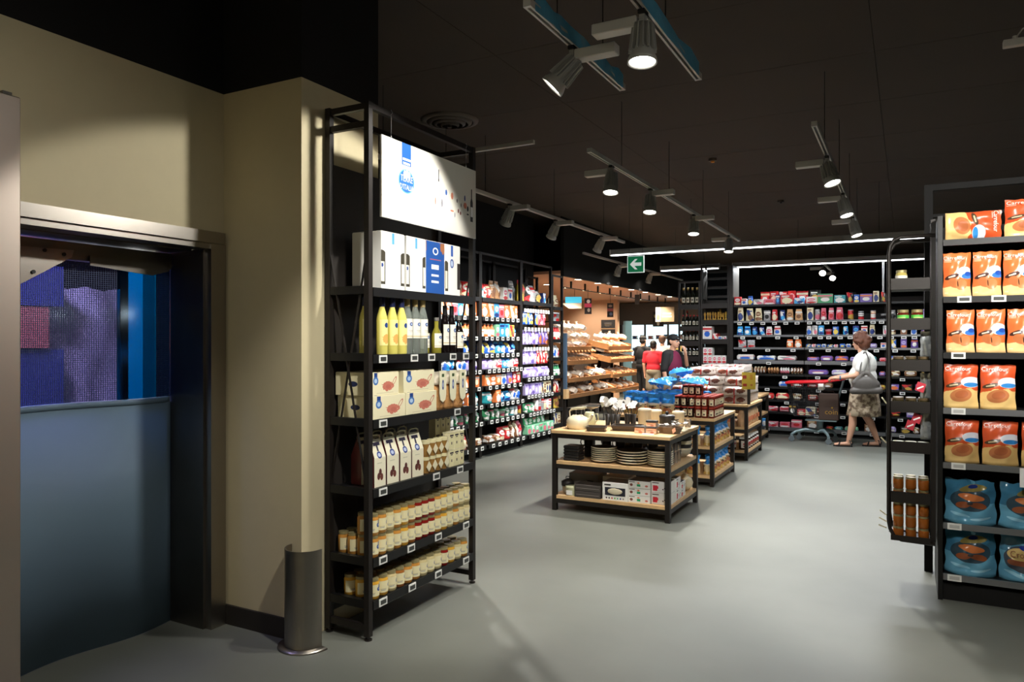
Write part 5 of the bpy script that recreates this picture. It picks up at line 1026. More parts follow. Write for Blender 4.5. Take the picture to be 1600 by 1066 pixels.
put(gbx(GX0 - .01, GX1, GY + .585, GY + .625, 2.56, 2.6, M_black), 'top_bar', go); put(gbx(GX0 - .01, GX1, GY + .585, GY + .625, 2.38, 2.4, M_black), 'top_bar', go)
gz = [2.15, 1.81, 1.478, 1.148, .823, .463, .158]
GT = [[], [.30, .47, .8, 1.1, 1.4], [.27, .75, 1.2], [.27, .8], [.27, .9], [.25, .95], [.25, .9]]
for i, q in enumerate(gz):
    s = put(gbx(GX0 + .027, GX1 - .027, GY + (.0 if i < 5 else -.0), GY + .535, q - .03, q), 'shelf', go)
    put(gbx(GX0 + .027, GX1 - .027, GY - .012, GY - .0005, q - .032, q + .004, M_shelf if i in (0, 1, 2) else M_lip).mesh('e'), 'shelf_edge', s)
    for x in GT[i]: t = put(MB().box(-.036, .036, -.004, 0, -.019, .019, M_tagw), 'price_tag', go, (x - gcx, GY - .0125 - gcy, q - .014)); (put(MB().box(-.026, .026, -.0055, -.0041, -.01, .01, M_tags if i < 3 else mat('tag_paper_grey', (190, 190, 186), .6)), 'tag_screen', t))
ORG, DOR = (232, 112, 58), (206, 84, 44)
M_toast = pmat('toast_print', ORG, [('p', .55, .06, .8, .2, (240, 200, 140)), ('e', .78, .55, .28, .13, (222, 228, 240)), ('e', .86, .47, .2, .06, (60, 120, 200)), ('e', .9, .52, .12, .05, (34, 80, 170)), ('e', .3, .46, .26, .055, (66, 38, 30), 10), ('r', .3, .465, .13, .016, (215, 200, 180), 8), ('e', .42, .32, .26, .11, (196, 116, 70), -8), ('e', .66, .28, .2, .12, (214, 132, 84), 5), ('e', .52, .3, .02, .07, (60, 34, 26), 15), ('r', .16, .83, .13, .008, (244, 210, 190)), ('r', .16, .8, .13, .006, (244, 200, 170)), ('r', .12, .1, .06, .012, (250, 220, 180))], .28)
M_toast2 = pmat('toast_print_big', DOR, [('p', .6, .14, .8, .3, (232, 196, 128)), ('e', .8, .6, .3, .12, (222, 226, 236)), ('e', .8, .54, .22, .05, (50, 130, 200)), ('e', .28, .53, .24, .05, (80, 60, 44), 10), ('r', .28, .53, .13, .014, (205, 190, 150), 8), ('e', .5, .3, .32, .15, (192, 120, 74), 6), ('e', .52, .32, .2, .09, (176, 100, 62), 6), ('r', .16, .84, .12, .007, (240, 200, 180))], .28)
M_seam = mat('toast_bag_side', (196, 66, 40), .3); M_wh2 = mat('print_offwhite', (246, 236, 228), .5)
def toast(w, h, d, m, seed, tsz=.036, tz=.9):
    foot, neck = .75, .97
    b_ = MB().bag(w, d, h, m, M_seam, 12, 14, seed, .004, foot, neck)
    def fn(x, zz):
        v = zz / h; u = .5 + x / w; _, y = bagxy(max(0, min(1, u)), v, w, d, h, foot, neck); return (x, -y - .0125, zz)
    t = MB().text('Carrefour', tsz, M_wh2, (-w * .09, 0, h * tz), fn=fn, wscale=.95)
    return [('bag_body', b_), ('lettering', t)]
PT = proto('toastA', lambda: toast(.147, .262, .07, M_toast, 1, .03, .845)); PT2 = proto('toastB', lambda: toast(.18, .27, .09, M_toast2, 4, .034, .86))
rowN = ['second', 'third', 'fourth', 'fifth']
for i, (zz, pr, pitch, x0, dm, n) in enumerate(((gz[1], PT, .152, .265, 0, 9), (gz[2], PT, .153, .283, 0, 9), (gz[3], PT2, .186, .285, 0, 7), (gz[4], PT2, .192, .29, 0, 7))):
    for k in range(n):
        x = x0 + pitch * k
        if i == 2 and k >= 2: x += .06
        if x > GX1 - .14: continue
        inst(pr, 'toast_bag', 'orange toast bag on the %s shelf of the toast gondola, %s from left' % (rowN[i], ORD[k]), 'bag', (x, GY + .055, zz + .001), rng.uniform(-2.5, 2.5), 'orange toast bags on the gondola', (1, 1, (1.02, .98, .97, .95)[i]))
inst(PT2, 'toast_bag', 'orange toast bag lying on its side at the top left of the gondola', 'bag', (.205, GY + .055, gz[0] + .087), (0, 90, 0), None, (.95, 1, 1.05))
inst(PT2, 'toast_bag', 'orange toast bag standing upright on the very top shelf', 'bag', (.60, GY + .06, gz[0] + .001), 3, None, (1.1, 1, .82))
inst(PT2, 'toast_bag', 'second upright orange toast bag on the very top shelf', 'bag', (.83, GY + .06, gz[0] + .001), -3, None, (1.1, 1, .82))
M_crois = pmat('croissant_bag', (100, 162, 192), [('r', .5, .8, .6, .3, (58, 112, 142)), ('e', .5, .55, .4, .26, (48, 70, 84)), ('e', .52, .62, .27, .075, (196, 116, 66), -8), ('e', .36, .44, .15, .075, (150, 84, 52), 14), ('e', .66, .44, .17, .07, (140, 78, 48), -10), ('e', .5, .49, .06, .03, (60, 56, 54)), ('e', .56, .82, .28, .075, (128, 116, 66), 10), ('e', .56, .85, .1, .04, (36, 50, 110), 10), ('e', .3, .2, .2, .035, (150, 204, 226), -14), ('e', .7, .14, .2, .03, (160, 210, 230), 12)], .12)
M_crois2 = pmat('croissant_bag_label', (100, 162, 192), [('r', .5, .85, .6, .2, (70, 122, 150)), ('e', .5, .5, .44, .3, (66, 74, 84)), ('e', .5, .44, .38, .1, (130, 76, 52)), ('e', .5, .6, .37, .15, (206, 178, 116)), ('e', .5, .76, .14, .06, (36, 54, 140)), ('e', .3, .16, .22, .035, (150, 204, 226), -14)], .12)
M_cyan = mat('cyan_film', (92, 152, 182), .12)
def cro(m, txt, seed):
    p = [('bag_body', MB().bag(.27, .15, .255, m, M_cyan, 12, 12, seed, .011, 1., .92))]
    if txt:
        fn = lambda x, zz: (x, -bagxy(.5 + x / .27, zz / .255, .27, .15, .255, 1., .92)[1] - .0125, zz)
        p.append(('lettering', MB().text('Croissant', .05, mat('print_redbrown', (120, 60, 40), .5), (0, 0, .14), fn=fn, wscale=.85)))
    return p
PC = [proto('cro0', lambda: cro(M_crois, 0, 31)), proto('cro1', lambda: cro(M_crois2, 1, 33))]
for r_, zz in enumerate((gz[5], gz[6])):
    for k in range(5):
        inst(PC[1 if (r_ == 1 and k % 2 == 1) else 0], 'croissant_bag', 'blue film croissant bag on the %s shelf, %s from left' % (('second lowest', 'lowest')[r_], ORD[k]), 'bag', (.335 + .277 * k, GY + .085, zz + .001), rng.uniform(-4, 4), 'blue croissant bags on the gondola')
# front-facing shelf talker
tag(put(MB().box(-.03, .03, -.001, .001, -.09, .02, M_pale), 'shelf_talker', None, (.60, GY - .0182, gz[4] - .02)), 'white paper shelf talker hanging from the fifth gondola shelf', 'label')

# ================================================================== JAR RACK ON THE GONDOLA END (faces -y)
JX0, JX1, JY0, JY1 = -.10, .16, 5.2, 5.46
jr = empty('jar_rack', 'bronze wire jar rack hung on the end of the toast gondola', 'rack', ((JX0 + JX1) / 2, (JY0 + JY1) / 2, 0)); jcx, jcy = (JX0 + JX1) / 2, (JY0 + JY1) / 2
for y in (JY0 + .01, JY1 - .01):
    pts = [(JX1 - .004, y, 2.2), (JX0 + .07, y, 2.2), (JX0 + .03, y, 2.185), (JX0 + .008, y, 2.15), (JX0, y, 2.10), (JX0, y, .42), (JX0 + .008, y, .37), (JX0 + .03, y, .325), (JX0 + .07, y, .305), (JX1 - .004, y, .30)]
    put(MB().tube([(p[0] - jcx, p[1] - jcy, p[2]) for p in pts], .0115, M_frame, 8), 'bent_tube', jr)
for y in (JY0 + .03, JY1 - .03): put(MB().box(JX1 - .028 - jcx, JX1 - .002 - jcx, y - .012 - jcy, y + .012 - jcy, .31, 2.3, M_frame), 'post', jr)
jz = [1.876, 1.626, 1.367, 1.108, .857, .543, .305]
for i, q in enumerate(jz):
    s = put(MB().box(JX0 + .015 - jcx, JX1 - .03 - jcx, JY0 + .003 - jcy, JY1 - .003 - jcy, q - .004, q, M_frame), 'tray', jr)
    hh = .066 if i < 6 else .03
    put(MB().box(JX0 + .015 - jcx, JX1 - .03 - jcx, JY0 - .001 - jcy, JY0 + .002 - jcy, q - .004, q + hh, M_frame).box(JX0 + .012 - jcx, JX0 + .0148 - jcx, JY0 - jcy, JY1 - jcy, q - .004, q + hh, M_frame), 'tray_front', s)
    for y in (JY0 + .08, JY1 - .08): put(MB().tube([(JX0 - jcx, y - jcy, q + .03), (JX0 + .013 - jcx, y - jcy, q + .03)], .004, M_frame, 5), 'bracket', jr)
M_pale_oil = mat('pale_pickle', (196, 180, 100), .08, trans=.2); M_greenl = pmat('green_label', (90, 190, 80), [('r', .5, .5, .2, .3, (190, 220, 120))], .5); M_whl = pmat('white_label', (226, 224, 214), [('r', .5, .5, .3, .2, (170, 160, 130))], .5)
JS = {'hon': jar(.03, .075, mat('amber_jar', (150, 84, 30), .08), M_lidg, M_clearb, 1, 0, .012)[:2], 'pick': jar(.034, .125, M_pale_oil, M_lidg, M_whl, 220, 0, .016), 'grn': jar(.034, .12, mat('dark_red_jar', (90, 30, 20), .1), M_lidg, M_greenl, 240, 0, .018), 'low': jar(.036, .052, M_pale_oil, M_lidg, M_whl, 120, 0, .012), 'drk': jar(.034, .085, mat('olive_dark', (50, 44, 26), .1), mat('brown_lid', (110, 92, 66), .35, .5), M_whl, 120, 0, .014)}
JP = {k_: proto('jr' + k_, lambda k_=k_: JS[k_]) for k_ in JS}
def jput(kind, tr, nm, nx=3, ny=2, nl=1, h=.076, x0=-.0465, px=.07):
    for l in range(nl):
        for b_ in range(ny):
            for a in range(nx):
                lab = '%s on %s tray of the jar rack, %s from left%s' % (nm, NMR[tr] if tr < 6 else 'lowest', ORD[a], (', layer ' + ORD[l]) if nl > 1 else '') if b_ == 0 else '%s at the back of %s tray, %s from left%s' % (nm, NMR[tr] if tr < 6 else 'lowest', ORD[a], (', layer ' + ORD[l]) if nl > 1 else '')
                inst(JP[kind], 'preserve_jar', lab, 'jar', (x0 + px * a, JY0 + .058 + .078 * b_, jz[tr] + .0008 + h * l), rng.uniform(-25, 25), 'preserve jars on the jar rack, tray ' + str(tr + 1))
jput('low', 0, 'low pale pickle jar', 3, 1); inst(JP['pick'], 'preserve_jar', 'tall pale pickle jar on the top tray of the jar rack', 'jar', (-.03, JY0 + .125, jz[0] + .0008), 0)
jput('grn', 1, 'green labelled jar', 2, 2, 1, .12, -.02, .078)
jput('drk', 2, 'small dark lidded jar', 3); jput('drk', 3, 'brown lidded jar', 3); jput('low', 4, 'shallow lidded jar', 3)
jput('hon', 5, 'amber honey jar', 3, 2, 2); jput('hon', 6, 'amber honey jar', 3, 2, 3)
# tags and strips hanging inside the rack
M_rtag = mat('red_tag', (190, 50, 66), .5); M_foil = mat('foil_sachet', (170, 176, 180), .2, .5, noise=.4, nscale=30)
for i, (x, q) in enumerate(((.055, .995), (.075, 1.19), (.02, .95))):
    inst(proto('redtag', lambda: [('tag_card', MB().prism([(-.034, 0), (.004, .04), (.038, .006), (0, -.036)], -.001, .001, M_rtag)), ('tag_print', MB().box(-.02, .02, -.0018, -.0011, -.004, .005, M_pale))]), 'red_tag', 'red diamond tag hanging inside the jar rack, %s one' % ('middle', 'upper', 'lower')[i], 'tag', (x, JY0 + .035, q + .07), (0, -25, 0), 'red tags in the jar rack')
for i in range(3):
    o = tag(put(MB().bag(.06, .02, .17, M_foil, None, 4, 6, i, .006, .4), 'foil_sachet', None, (.105, JY0 + .10, (1.178, 1.44, .93)[i])), 'silver foil sachet hanging at the back of the rack, %s one' % ('middle', 'upper', 'lower')[i], 'sachet', 'foil sachets in the jar rack')
for i, q in enumerate((.36, .40, .44, .9, 1.15)): tag(put(MB().box(-.05, 0, -.001, .001, -.004, .004, M_ivory), 'strip_tag', None, (JX0 - .0125, JY0 + .06, q), (0, 20 + 9 * i, 15)), 'thin pale paper strip sticking out of the jar rack, %s from bottom' % ORD[i], 'strip', 'paper strips on the jar rack')
# ================================================================== TRACKS AND LAMPS
M_film2 = mat('blue_protective_film', (84, 160, 192), .35, noise=.15, nscale=20)
def track(label, x, y0, y1, film=None):
    o = empty('lighting_track', label, 'track', (x, (y0 + y1) / 2, TZ)); L = y1 - y0
    put(MB().box(-.018, -.007, -L / 2, L / 2, 0, .034, M_gunm).box(.007, .018, -L / 2, L / 2, 0, .034, M_gunm).box(-.0069, .0069, -L / 2, L / 2, .014, .034, M_blackpl), 'track_rail', o)
    put(MB().box(-.0185, .0185, L / 2 + .0005, L / 2 + .02, 0, .034, M_gunm), 'end_cap', o); put(MB().box(-.0185, .0185, -L / 2 - .02, -L / 2 - .0005, 0, .034, M_gunm), 'end_cap', o)
    if film:
        s = MB(); k = 12; n = s.vs([(.0195 + .006 * math.sin(i * 1.9) * (zz > 0), L / 2 * (1 - 2 * i / k) * .96, .03 + zz * (1 + .25 * math.sin(i * 2.3))) for i in range(k + 1) for zz in (-.03, .045)])
        for i in range(k): s.face([n + 2 * i, n + 2 * i + 2, n + 2 * i + 3, n + 2 * i + 1], M_film2)
        put(s, 'blue_film', o)
    q = 2 if L < 3 else 4
    for i in range(q):
        y = -L / 2 + L * (i + .5) / q; put(MB().tube([(0, y, .034), (0, y, 3.6 - TZ)], .003, M_cable, 5), 'hanger_wire', o)
    return o
track('near short lighting track with peeling blue film above the display rack', -1.45, 2.86, 4.04, True)
track('near lighting track with blue film, right of the shorter near one', -1.02, 1.6, 4.08, True)
track('long lighting track over the display tables', -2.15, 5.28, 11.0)
track('lighting track over the aisle before the woman', -.55, 5.36, 10.9)
track('lighting track running along the wall shelving', -3.7, 3.9, 10.4)
track('far lighting track past the bakery bulkhead', -4.75, 11.4, 17.5)
def lamp_head():
    s = MB().lathe([(0, .03), (.03, .03), (.034, .02), (.036, -.07), (.062, -.13), (.066, -.15), (.060, -.15), (.056, -.143)], M_lampg, 24)
    f = MB()
    for i in range(14):
        a = 2 * math.pi * i / 14; c, s_ = math.cos(a), math.sin(a); t = .0022
        n = f.vs([(c * r_ - s_ * q, s_ * r_ + c * q, zz) for q in (-t, t) for r_, zz in ((.03, .028), (.05, .022), (.063, -.1), (.036, -.1))])
        f.face([n, n + 1, n + 2, n + 3], M_lampg); f.face([n + 7, n + 6, n + 5, n + 4], M_lampg)
        for k in range(4): f.face([n + k, n + 4 + k, n + 4 + (k + 1) % 4, n + (k + 1) % 4], M_lampg)
    l = MB().disc(.056, -.143, M_lens, 24, (0, 0, 0), False)
    return s.mesh('lamp_head'), f.mesh('cooling_fins'), l.mesh('lens')
LH = lamp_head()
NMS = {'near left': 'tilted track lamp aimed at the display rack', 'near right': 'largest lit track lamp, nearest to the camera', 'mid 1': 'first lit lamp on the track over the tables', 'mid 2': 'second lamp on the track over the tables', 'mid 3': 'third lamp on the track over the tables', 'mid 4': 'last lamp on the track over the tables',
       'right 1': 'first lamp on the track over the aisle', 'right 2': 'second lamp on the track over the aisle', 'right 3': 'third lamp on the track over the aisle', 'left 0': 'track lamp hidden behind the display rack, aimed at the floor', 'left 1': 'first lamp on the wall shelving track', 'left 2': 'second lamp on the wall shelving track', 'left 3': 'third lamp on the wall shelving track', 'far 1': 'nearer lamp on the far track by the bakery', 'far 2': 'farther lamp on the far track by the bakery'}
def lamp(x, y, t, s, label):
    o = empty('track_lamp', label, 'lamp', (x, y, TZ), 0, 'track lamps')
    put(MB().box(-.015, .015, -.03, .03, -.02, -.0005, M_blackpl), 'track_adapter', o)
    put(MB().box(*((.02, .23) if s > 0 else (-.23, -.02)), -.035, .035, -.075, -.025, M_gunm).mesh('driver_box', .004), 'driver_box', o)
    put(MB().box(-.012, .012, -.02, .02, -.06, -.0205, M_lampg), 'stem', o)
    h = put(LH[0], 'lamp_head', o, (0, 0, -.085)); d = head_axis(x, y, t); h.rotation_euler = d.to_track_quat('-Z', 'Y').to_euler()
    put(LH[1], 'cooling_fins', h); put(LH[2], 'lens', h)
for (x, y, t, p, a, s, n) in SPOTS: lamp(x, y, t, s, NMS.get(n, 'track lamp outside the frame, aimed at %s' % {'off 1': 'the toast gondola top', 'off 2': 'the toast gondola', 'off 3': 'the flap door', 'off 4': 'the display rack foot', 'off 5': 'the open floor', 'off 6': 'the kitchenware table', 'fill 1': 'the wall behind the camera, added for fill', 'fill 2': 'the wall right behind the camera, added for fill'}.get(n, 'the shop')))
for q in ((.35, 1.3), (-1.45 - .9, -.3)):
    pass
track('lighting track outside the frame before the toast gondola', 1.0, 2.2, 3.6); track('lighting track outside the frame beside the camera', -.2, 1.6, 3.0); track('lighting track outside the frame before the flap door', -1.45, -2.2, 2.3); track('lighting track outside the frame behind the camera', 1.0, -2.2, 1.2)
# cable-fed driver box at the upper right, and the bare cross track at the ceiling
o = empty('power_feed', 'white power feed box with a looping cable at upper right', 'feed box', (.62, 4.36, 3.0)); put(MB().box(-.2, .6, -.02, .02, 0, .035, M_gunm).mesh('b', .003), 'feed_housing', o); put(MB().tube([(-.15, 0, .036), (-.12, 0, .08), (-.03, 0, .11), (.1, 0, .1), (.3, 0, .09), (.45, 0, .2), (.45, 0, .6)], .004, M_gunm, 6), 'cable', o); put(MB().cyl(.012, .034, .05, M_gunm, 10, (-.15, 0, 0)), 'cable_gland', o)
o = empty('cross_track', 'bare white track hanging crosswise behind the display rack', 'track', (-3.4, 5.78, 3.28)); put(MB().box(-.5, .5, -.017, .017, 0, .034, M_gunm), 'track_rail', o); put(MB().box(.5002, .52, -.0175, .0175, 0, .034, M_gunm), 'end_cap', o); put(MB().tube([(-.4, 0, .034), (-.4, 0, .32)], .003, M_cable, 5), 'hanger_wire', o)
# LED linear lamps
for (y, x0, x1), lab in zip(LEDS, ('long linear lamp hanging before the back gondola', 'short linear lamp over the wine shelving', 'long linear lamp over the back gondola')):
    o = empty('linear_lamp', lab, 'lamp', ((x0 + x1) / 2, y, 2.84)); w = (x1 - x0) / 2
    put(MB().box(-w, w, -.035, .035, .014, .09, mat('led_housing', (110, 108, 102), .5)), 'housing', o); put(MB().box(-w + .01, w - .01, -.018, .018, -.002, .0135, M_led), 'lit_tube', o)
    put(MB().box(-w - .012, -w - .0005, -.036, .036, -.002, .091, M_gunm), 'end_cap', o); put(MB().box(w + .0005, w + .012, -.036, .036, -.002, .091, M_gunm), 'end_cap', o)
    for k in range(max(2, int(w * 1.2))): xx = -w + 2 * w * (k + .5) / max(2, int(w * 1.2)); put(MB().tube([(xx, 0, .09), (xx, 0, .76)], .003, M_cable, 5), 'hanger_wire', o)
# round ceiling diffuser, detectors
M_vent = mat('vent_brown', (74, 66, 58), .6)
o = empty('ceiling_diffuser', 'round ringed air diffuser in the ceiling above the display rack', 'vent', (-3.74, 5.75, 3.6))
for i, r in enumerate((.27, .21, .15, .09)): put(MB().lathe([(r, -.001), (r * .98, -.012 - .012 * i), (r * .82, -.022 - .014 * i), (r * .8, -.02 - .014 * i), (r * .93, -.008 - .01 * i)], M_vent, 32), 'diffuser_ring', o)
put(MB().cyl(.02, -.07, -.001, M_vent, 10), 'hub', o)
for x, y, lab, c in ((-1.92, 8.35, 'small amber-lit detector on the dark ceiling', (210, 130, 30)), (-1.62, 11.3, 'small dark detector on the ceiling beyond the amber one', (40, 36, 34))):
    o = empty('ceiling_detector', lab, 'detector', (x, y, 3.6)); put(MB().cyl(.045, -.03, -.0005, M_vent, 16), 'detector_base', o); put(MB().cyl(.02, -.045, -.0305, mat('detector_%d' % c[0], c, .4), 12), 'detector_cap', o)
# green arrow signs
M_green = mat('exit_green', (20, 130, 84), .4, emit=.35); M_exw = mat('exit_white', (235, 245, 240), .4, emit=.5)
def exit_sign(loc, rz, w, lab, wires=True):
    o = empty('exit_sign', lab, 'sign', loc, rz); put(MB().box(-w / 2, w / 2, -.012, .012, -w / 2, w / 2, M_exw), 'sign_box', o); put(MB().box(-w * .46, w * .46, -.0145, -.0122, -w * .46, w * .46, M_green), 'green_face', o)
    a = w * .34; put(MB().prism([(-a, 0), (-a * .1, a * .9), (a * .35, a * .9), (-a * .25, a * .28), (a, a * .28), (a, -a * .28), (-a * .25, -a * .28), (a * .35, -a * .9), (-a * .1, -a * .9)], -.0165, -.0147, M_exw), 'arrow', o)
    if wires:
        for s in (-1, 1): put(MB().tube([(s * w * .4, 0, w / 2), (s * w * .4, 0, 3.6 - loc[2])], .003, M_cable, 5), 'hanger_wire', o)
exit_sign((-3.375, 10.0, 2.635), 4, .24, 'green sign with a white left arrow hanging below the linear lamp')
exit_sign((-5.535, 8.62, 2.53), 90, .2, 'small green arrow sign on the wall above the wall shelving', False)

# ================================================================== BAKERY (x < -5, y 11.2 - 21)
M_salmon = mat('salmon_ceiling', (206, 150, 116), .6); M_beige = mat('bakery_wall', (214, 172, 138), .65, noise=.05, nscale=5)
struct(MB().box(-5.72, -5.56, 3.45, 11.14, 0, 3.62, M_black), 'wall_left_far')
bc = struct(MB().box(-10.5, -5.06, 11.14, 21.0, 2.67, 2.72, M_salmon), 'ceiling_bakery')
struct(MB().box(-5.06, -5.0, 11.14, 21.0, 2.63, 3.62, M_black), 'trim_2'); struct(MB().box(-10.5, -5.73, 11.0, 11.139, 0, 2.67, M_beige), 'wall_bakery_near')
struct(MB().box(-10.5, -6.93, 19.0, 19.15, 0, 2.67, M_beige), 'wall_bakery'); struct(MB().box(-10.65, -10.5, 11.0, 21.0, 0, 2.72, M_beige), 'wall_bakery_left')
M_warmlens = mat('downlight_lit', (255, 232, 200), .3, emit=14)
PD = proto('down', lambda: [('trim_ring', MB().lathe([(.075, 0), (.095, -.006), (.098, 0)], M_gunm, 20)), ('lens', MB().disc(.074, -.002, M_warmlens, 20, (0, 0, 0), False))])
for i, (x, y) in enumerate(DOWN): inst(PD, 'downlight', 'lit round downlight in the bakery ceiling, %s row, %s from the near end' % (('front', 'rear')[i >= 7], ORD[i if i < 7 else i - 7]), 'lamp', (x, y, 2.6695), 0, 'bakery downlights')
o = empty('hanging_rail', 'thin black rail hanging on rods from the bakery ceiling', 'rail', (-5.55, 15.75, 2.53)); put(MB().box(-.008, .008, -3.4, 3.4, 0, .016, M_blackpl), 'rail', o)
for k in range(10): put(MB().box(-.016, .016, -.016, .016, .0165, .139, M_blackpl), 'rod', o, (0, -3.05 + .68 * k, 0))
# signs in the bakery
def placard(lab, loc, w, h, m, rz=20, wires=True, txt=None, tm=None, ts=.05):
    o = empty('hanging_placard', lab, 'sign', loc, rz); put(MB().box(-w / 2, w / 2, -.008, .008, 0, h, M_black, front=m), 'board', o)
    if txt: put(MB().text(txt, ts, tm or M_pale, (0, -.0092, h * .45)), 'lettering', o)
    if wires: put(MB().tube([(0, 0, h), (0, 0, 2.669 - loc[2])], .004, M_cable, 5), 'hanger_wire', o)
    return o
M_plk = pmat('placard_pink', (40, 36, 38), [('r', .5, .55, .5, .12, (226, 80, 120)), ('e', .55, .8, .25, .12, (225, 225, 225)), ('e', .6, .25, .2, .12, (190, 180, 170))], .5)
placard('black and pink bakery placard hanging beside the cyan lit sign', (-6.05, 14.75, 2.13), .15, .34, M_plk)
placard('dark bakery placard hanging before the beige wall end', (-6.35, 16.9, 2.13), .15, .34, pmat('placard_dark', (34, 32, 34), [('r', .5, .52, .5, .1, (150, 70, 70)), ('e', .6, .22, .25, .12, (90, 110, 150)), ('e', .5, .8, .3, .08, (150, 140, 130))], .5))
placard('small dark placard hanging at the end of the bakery rail', (-5.32, 15.85, 2.37), .1, .22, M_panel)
placard('cream lettered placard hanging before the cold counter', (-5.2, 17.6, 2.02), .45, .36, pmat('placard_cream', (140, 122, 96), [('r', .12, .5, .14, .5, (232, 220, 200)), ('p', .14, .3, .1, .2, (190, 110, 90)), ('r', .62, .55, .22, .05, (215, 208, 196)), ('r', .6, .36, .26, .05, (215, 208, 196))], .5), 6)
o = placard('dark cold counter placard with pale pictured fruit', (-6.1, 20.0, 1.95), .3, .42, pmat('placard_fruit', (30, 28, 28), [('p', .5, .7, .4, .15, (190, 180, 120)), ('e', .5, .2, .12, .12, (210, 205, 190))], .5), 6)
o = empty('cyan_sign', 'cyan lit hanging sign over the bread stands', 'sign', (-6.3, 14.6, 2.31), 20); put(MB().box(-.2, .15, -.04, .04, .06, .19, mat('cyan_lit', (70, 190, 226), .4, emit=.8)).mesh('b', .01), 'cyan_panel', o); put(MB().prism([(-.28, .055), (.15, .055), (.15, -.06), (-.12, -.06)], -.03, .03, mat('cream_panel', (225, 220, 200), .5)), 'cream_panel', o); put(MB().tube([(0, 0, .19), (0, 0, .355)], .004, M_cable, 5), 'hanger_wire', o)
M_chalk = pmat('chalk_board', (36, 32, 32), [('e', .5, .6, .3, .03, (160, 150, 140)), ('r', .5, .4, .25, .03, (140, 120, 90)), ('r', .45, .25, .15, .02, (120, 110, 100))], .6)
for i, (z0, z1) in enumerate(((1.9, 2.13), (1.63, 1.87))): o = tag(put(MB().box(-.2, .2, -.012, 0, z0, z1, M_panel, front=M_chalk), 'menu_board', None, (-7.2, 18.998, 0)), '%s dark menu board on the beige bakery wall' % ('upper', 'lower')[i], 'board', 'menu boards on the bakery wall'); put(MB().box(-.21, .21, -.02, 0, z0 - .012, z0 - .0005, M_wood), 'board_ledge', o)
# bread stands
M_wood2 = mat('brown_board', (158, 108, 64), .5, noise=.2, nscale=18)
M_crust = mat('bread_crust', (196, 140, 92), .5, noise=.35, nscale=12); M_bag1 = mat('clear_bread_bag', (226, 206, 186), .18, noise=.35, nscale=10); M_bag2 = mat('white_bread_bag', (232, 226, 216), .3, noise=.2, nscale=12); M_pale2 = mat('pale_bread', (222, 182, 134), .5, noise=.25, nscale=12)
PBR = [proto('br0', lambda: [('loaf', MB().ball((0, 0, .055), (.07, .15, .055), M_crust, 12, 8, .04, 1)), ('bag_neck', MB().tube([(0, .14, .06), (0, .19, .07), (0, .22, .09)], [.03, .012, .035], M_bag2, 7))]),
       proto('br1', lambda: [('bread_bag', MB().bag(.16, .11, .3, M_bag1, None, 8, 8, 3, .006, .8).xf(Matrix.Rotation(R(-90), 4, 'X')).xf(Matrix.Translation((0, -.15, .068)))), ('bag_clip', MB().box(-.02, .02, .151, .165, .055, .075, M_bag2))]),
       proto('br2', lambda: [('baguette', MB().tube([(0, -.165, .04), (0, -.08, .045), (0, .1, .045), (0, .2, .04)], [.018, .036, .036, .016], M_crust, 8)), ('paper_sleeve', MB().tube([(0, -.02, .045), (0, .18, .045)], .04, M_bag2, 8))]),
       proto('br3', lambda: [('roll_bag', MB().ball((0, 0, .06), (.09, .1, .06), M_bag1, 10, 7, .12, 4)), ('bag_neck', MB().tube([(0, .08, .09), (0, .12, .12), (0, .13, .16)], [.03, .012, .03], M_bag2, 6))])]
BRN = ['round crusty loaf', 'clear bag of sliced bread', 'baguette in a paper sleeve', 'clear bag of rolls']
def stand(label, x0, x1, y0, y1, tiers, seed, nm):
    o = empty('bread_stand', label, 'stand', ((x0 + x1) / 2, (y0 + y1) / 2, 0)); cx, cy = (x0 + x1) / 2, (y0 + y1) / 2; rr = random.Random(seed)
    for y in (y0 + .03, (y0 + y1) / 2, y1 - .03): put(MB().box(x0 - cx, x0 + .04 - cx, y - .02 - cy, y + .02 - cy, 0, tiers[-1][0] + .1, M_frame), 'post', o)
    put(MB().box(x0 - .02 - cx, x0 - .005 - cx, y0 - cy, y1 - cy, 0, tiers[-1][0] + .1, M_panel), 'back_panel', o)
    for i, (z, xa, ya, yb, n, kinds, layers) in enumerate(tiers):
        sl = math.radians(12); L = xa - x0 - .05
        t = put(MB().box(0, L, ya - cy, yb - cy, -.018, 0, M_wood2), 'wooden_tray', o, (x0 + .045 - cx, 0, z + .12), (0, 12, 0))
        put(MB().box(L, L + .016, ya - cy, yb - cy, -.018, .06, M_wood2), 'tray_lip', t); put(MB().box(0, L, ya - .015 - cy, ya - cy - .0005, -.018, .1, M_wood2), 'tray_side', t); put(MB().box(0, L, yb - cy + .0005, yb + .015 - cy, -.018, .1, M_wood2), 'tray_side', t)
        for l in range(layers):
            for k in range(n):
                kd = kinds[(k + l) % len(kinds)]; y = ya + (yb - ya) * (k + .5) / n; x = x0 + .05 + L - .185
                zz = z + .12 - (x - x0 - .045) * math.tan(sl) + .012 + .15 * l
                inst(PBR[kd], 'bread', '%s, %s tray of %s, %s from near end%s' % (BRN[kd], ('lowest', 'second', 'third', 'top')[i], nm, ORD[k], ('', ', behind', ', rearmost')[l]), 'bread', (x, y, zz), (12, 0, 90 + rr.uniform(-5, 5)), 'bread on ' + nm)
stand('wooden tiered bread stand nearest the wall shelving', -5.75, -5.15, 11.75, 14.1, [(.56, -5.15, 11.75, 14.05, 12, (3, 1, 3, 2), 1), (.83, -5.18, 11.75, 13.8, 11, (1, 3, 2), 1), (1.12, -5.25, 11.75, 13.3, 10, (2, 2, 2), 2), (1.36, -5.3, 11.75, 13.1, 7, (3, 1, 3), 3)], 3, 'first bread stand')
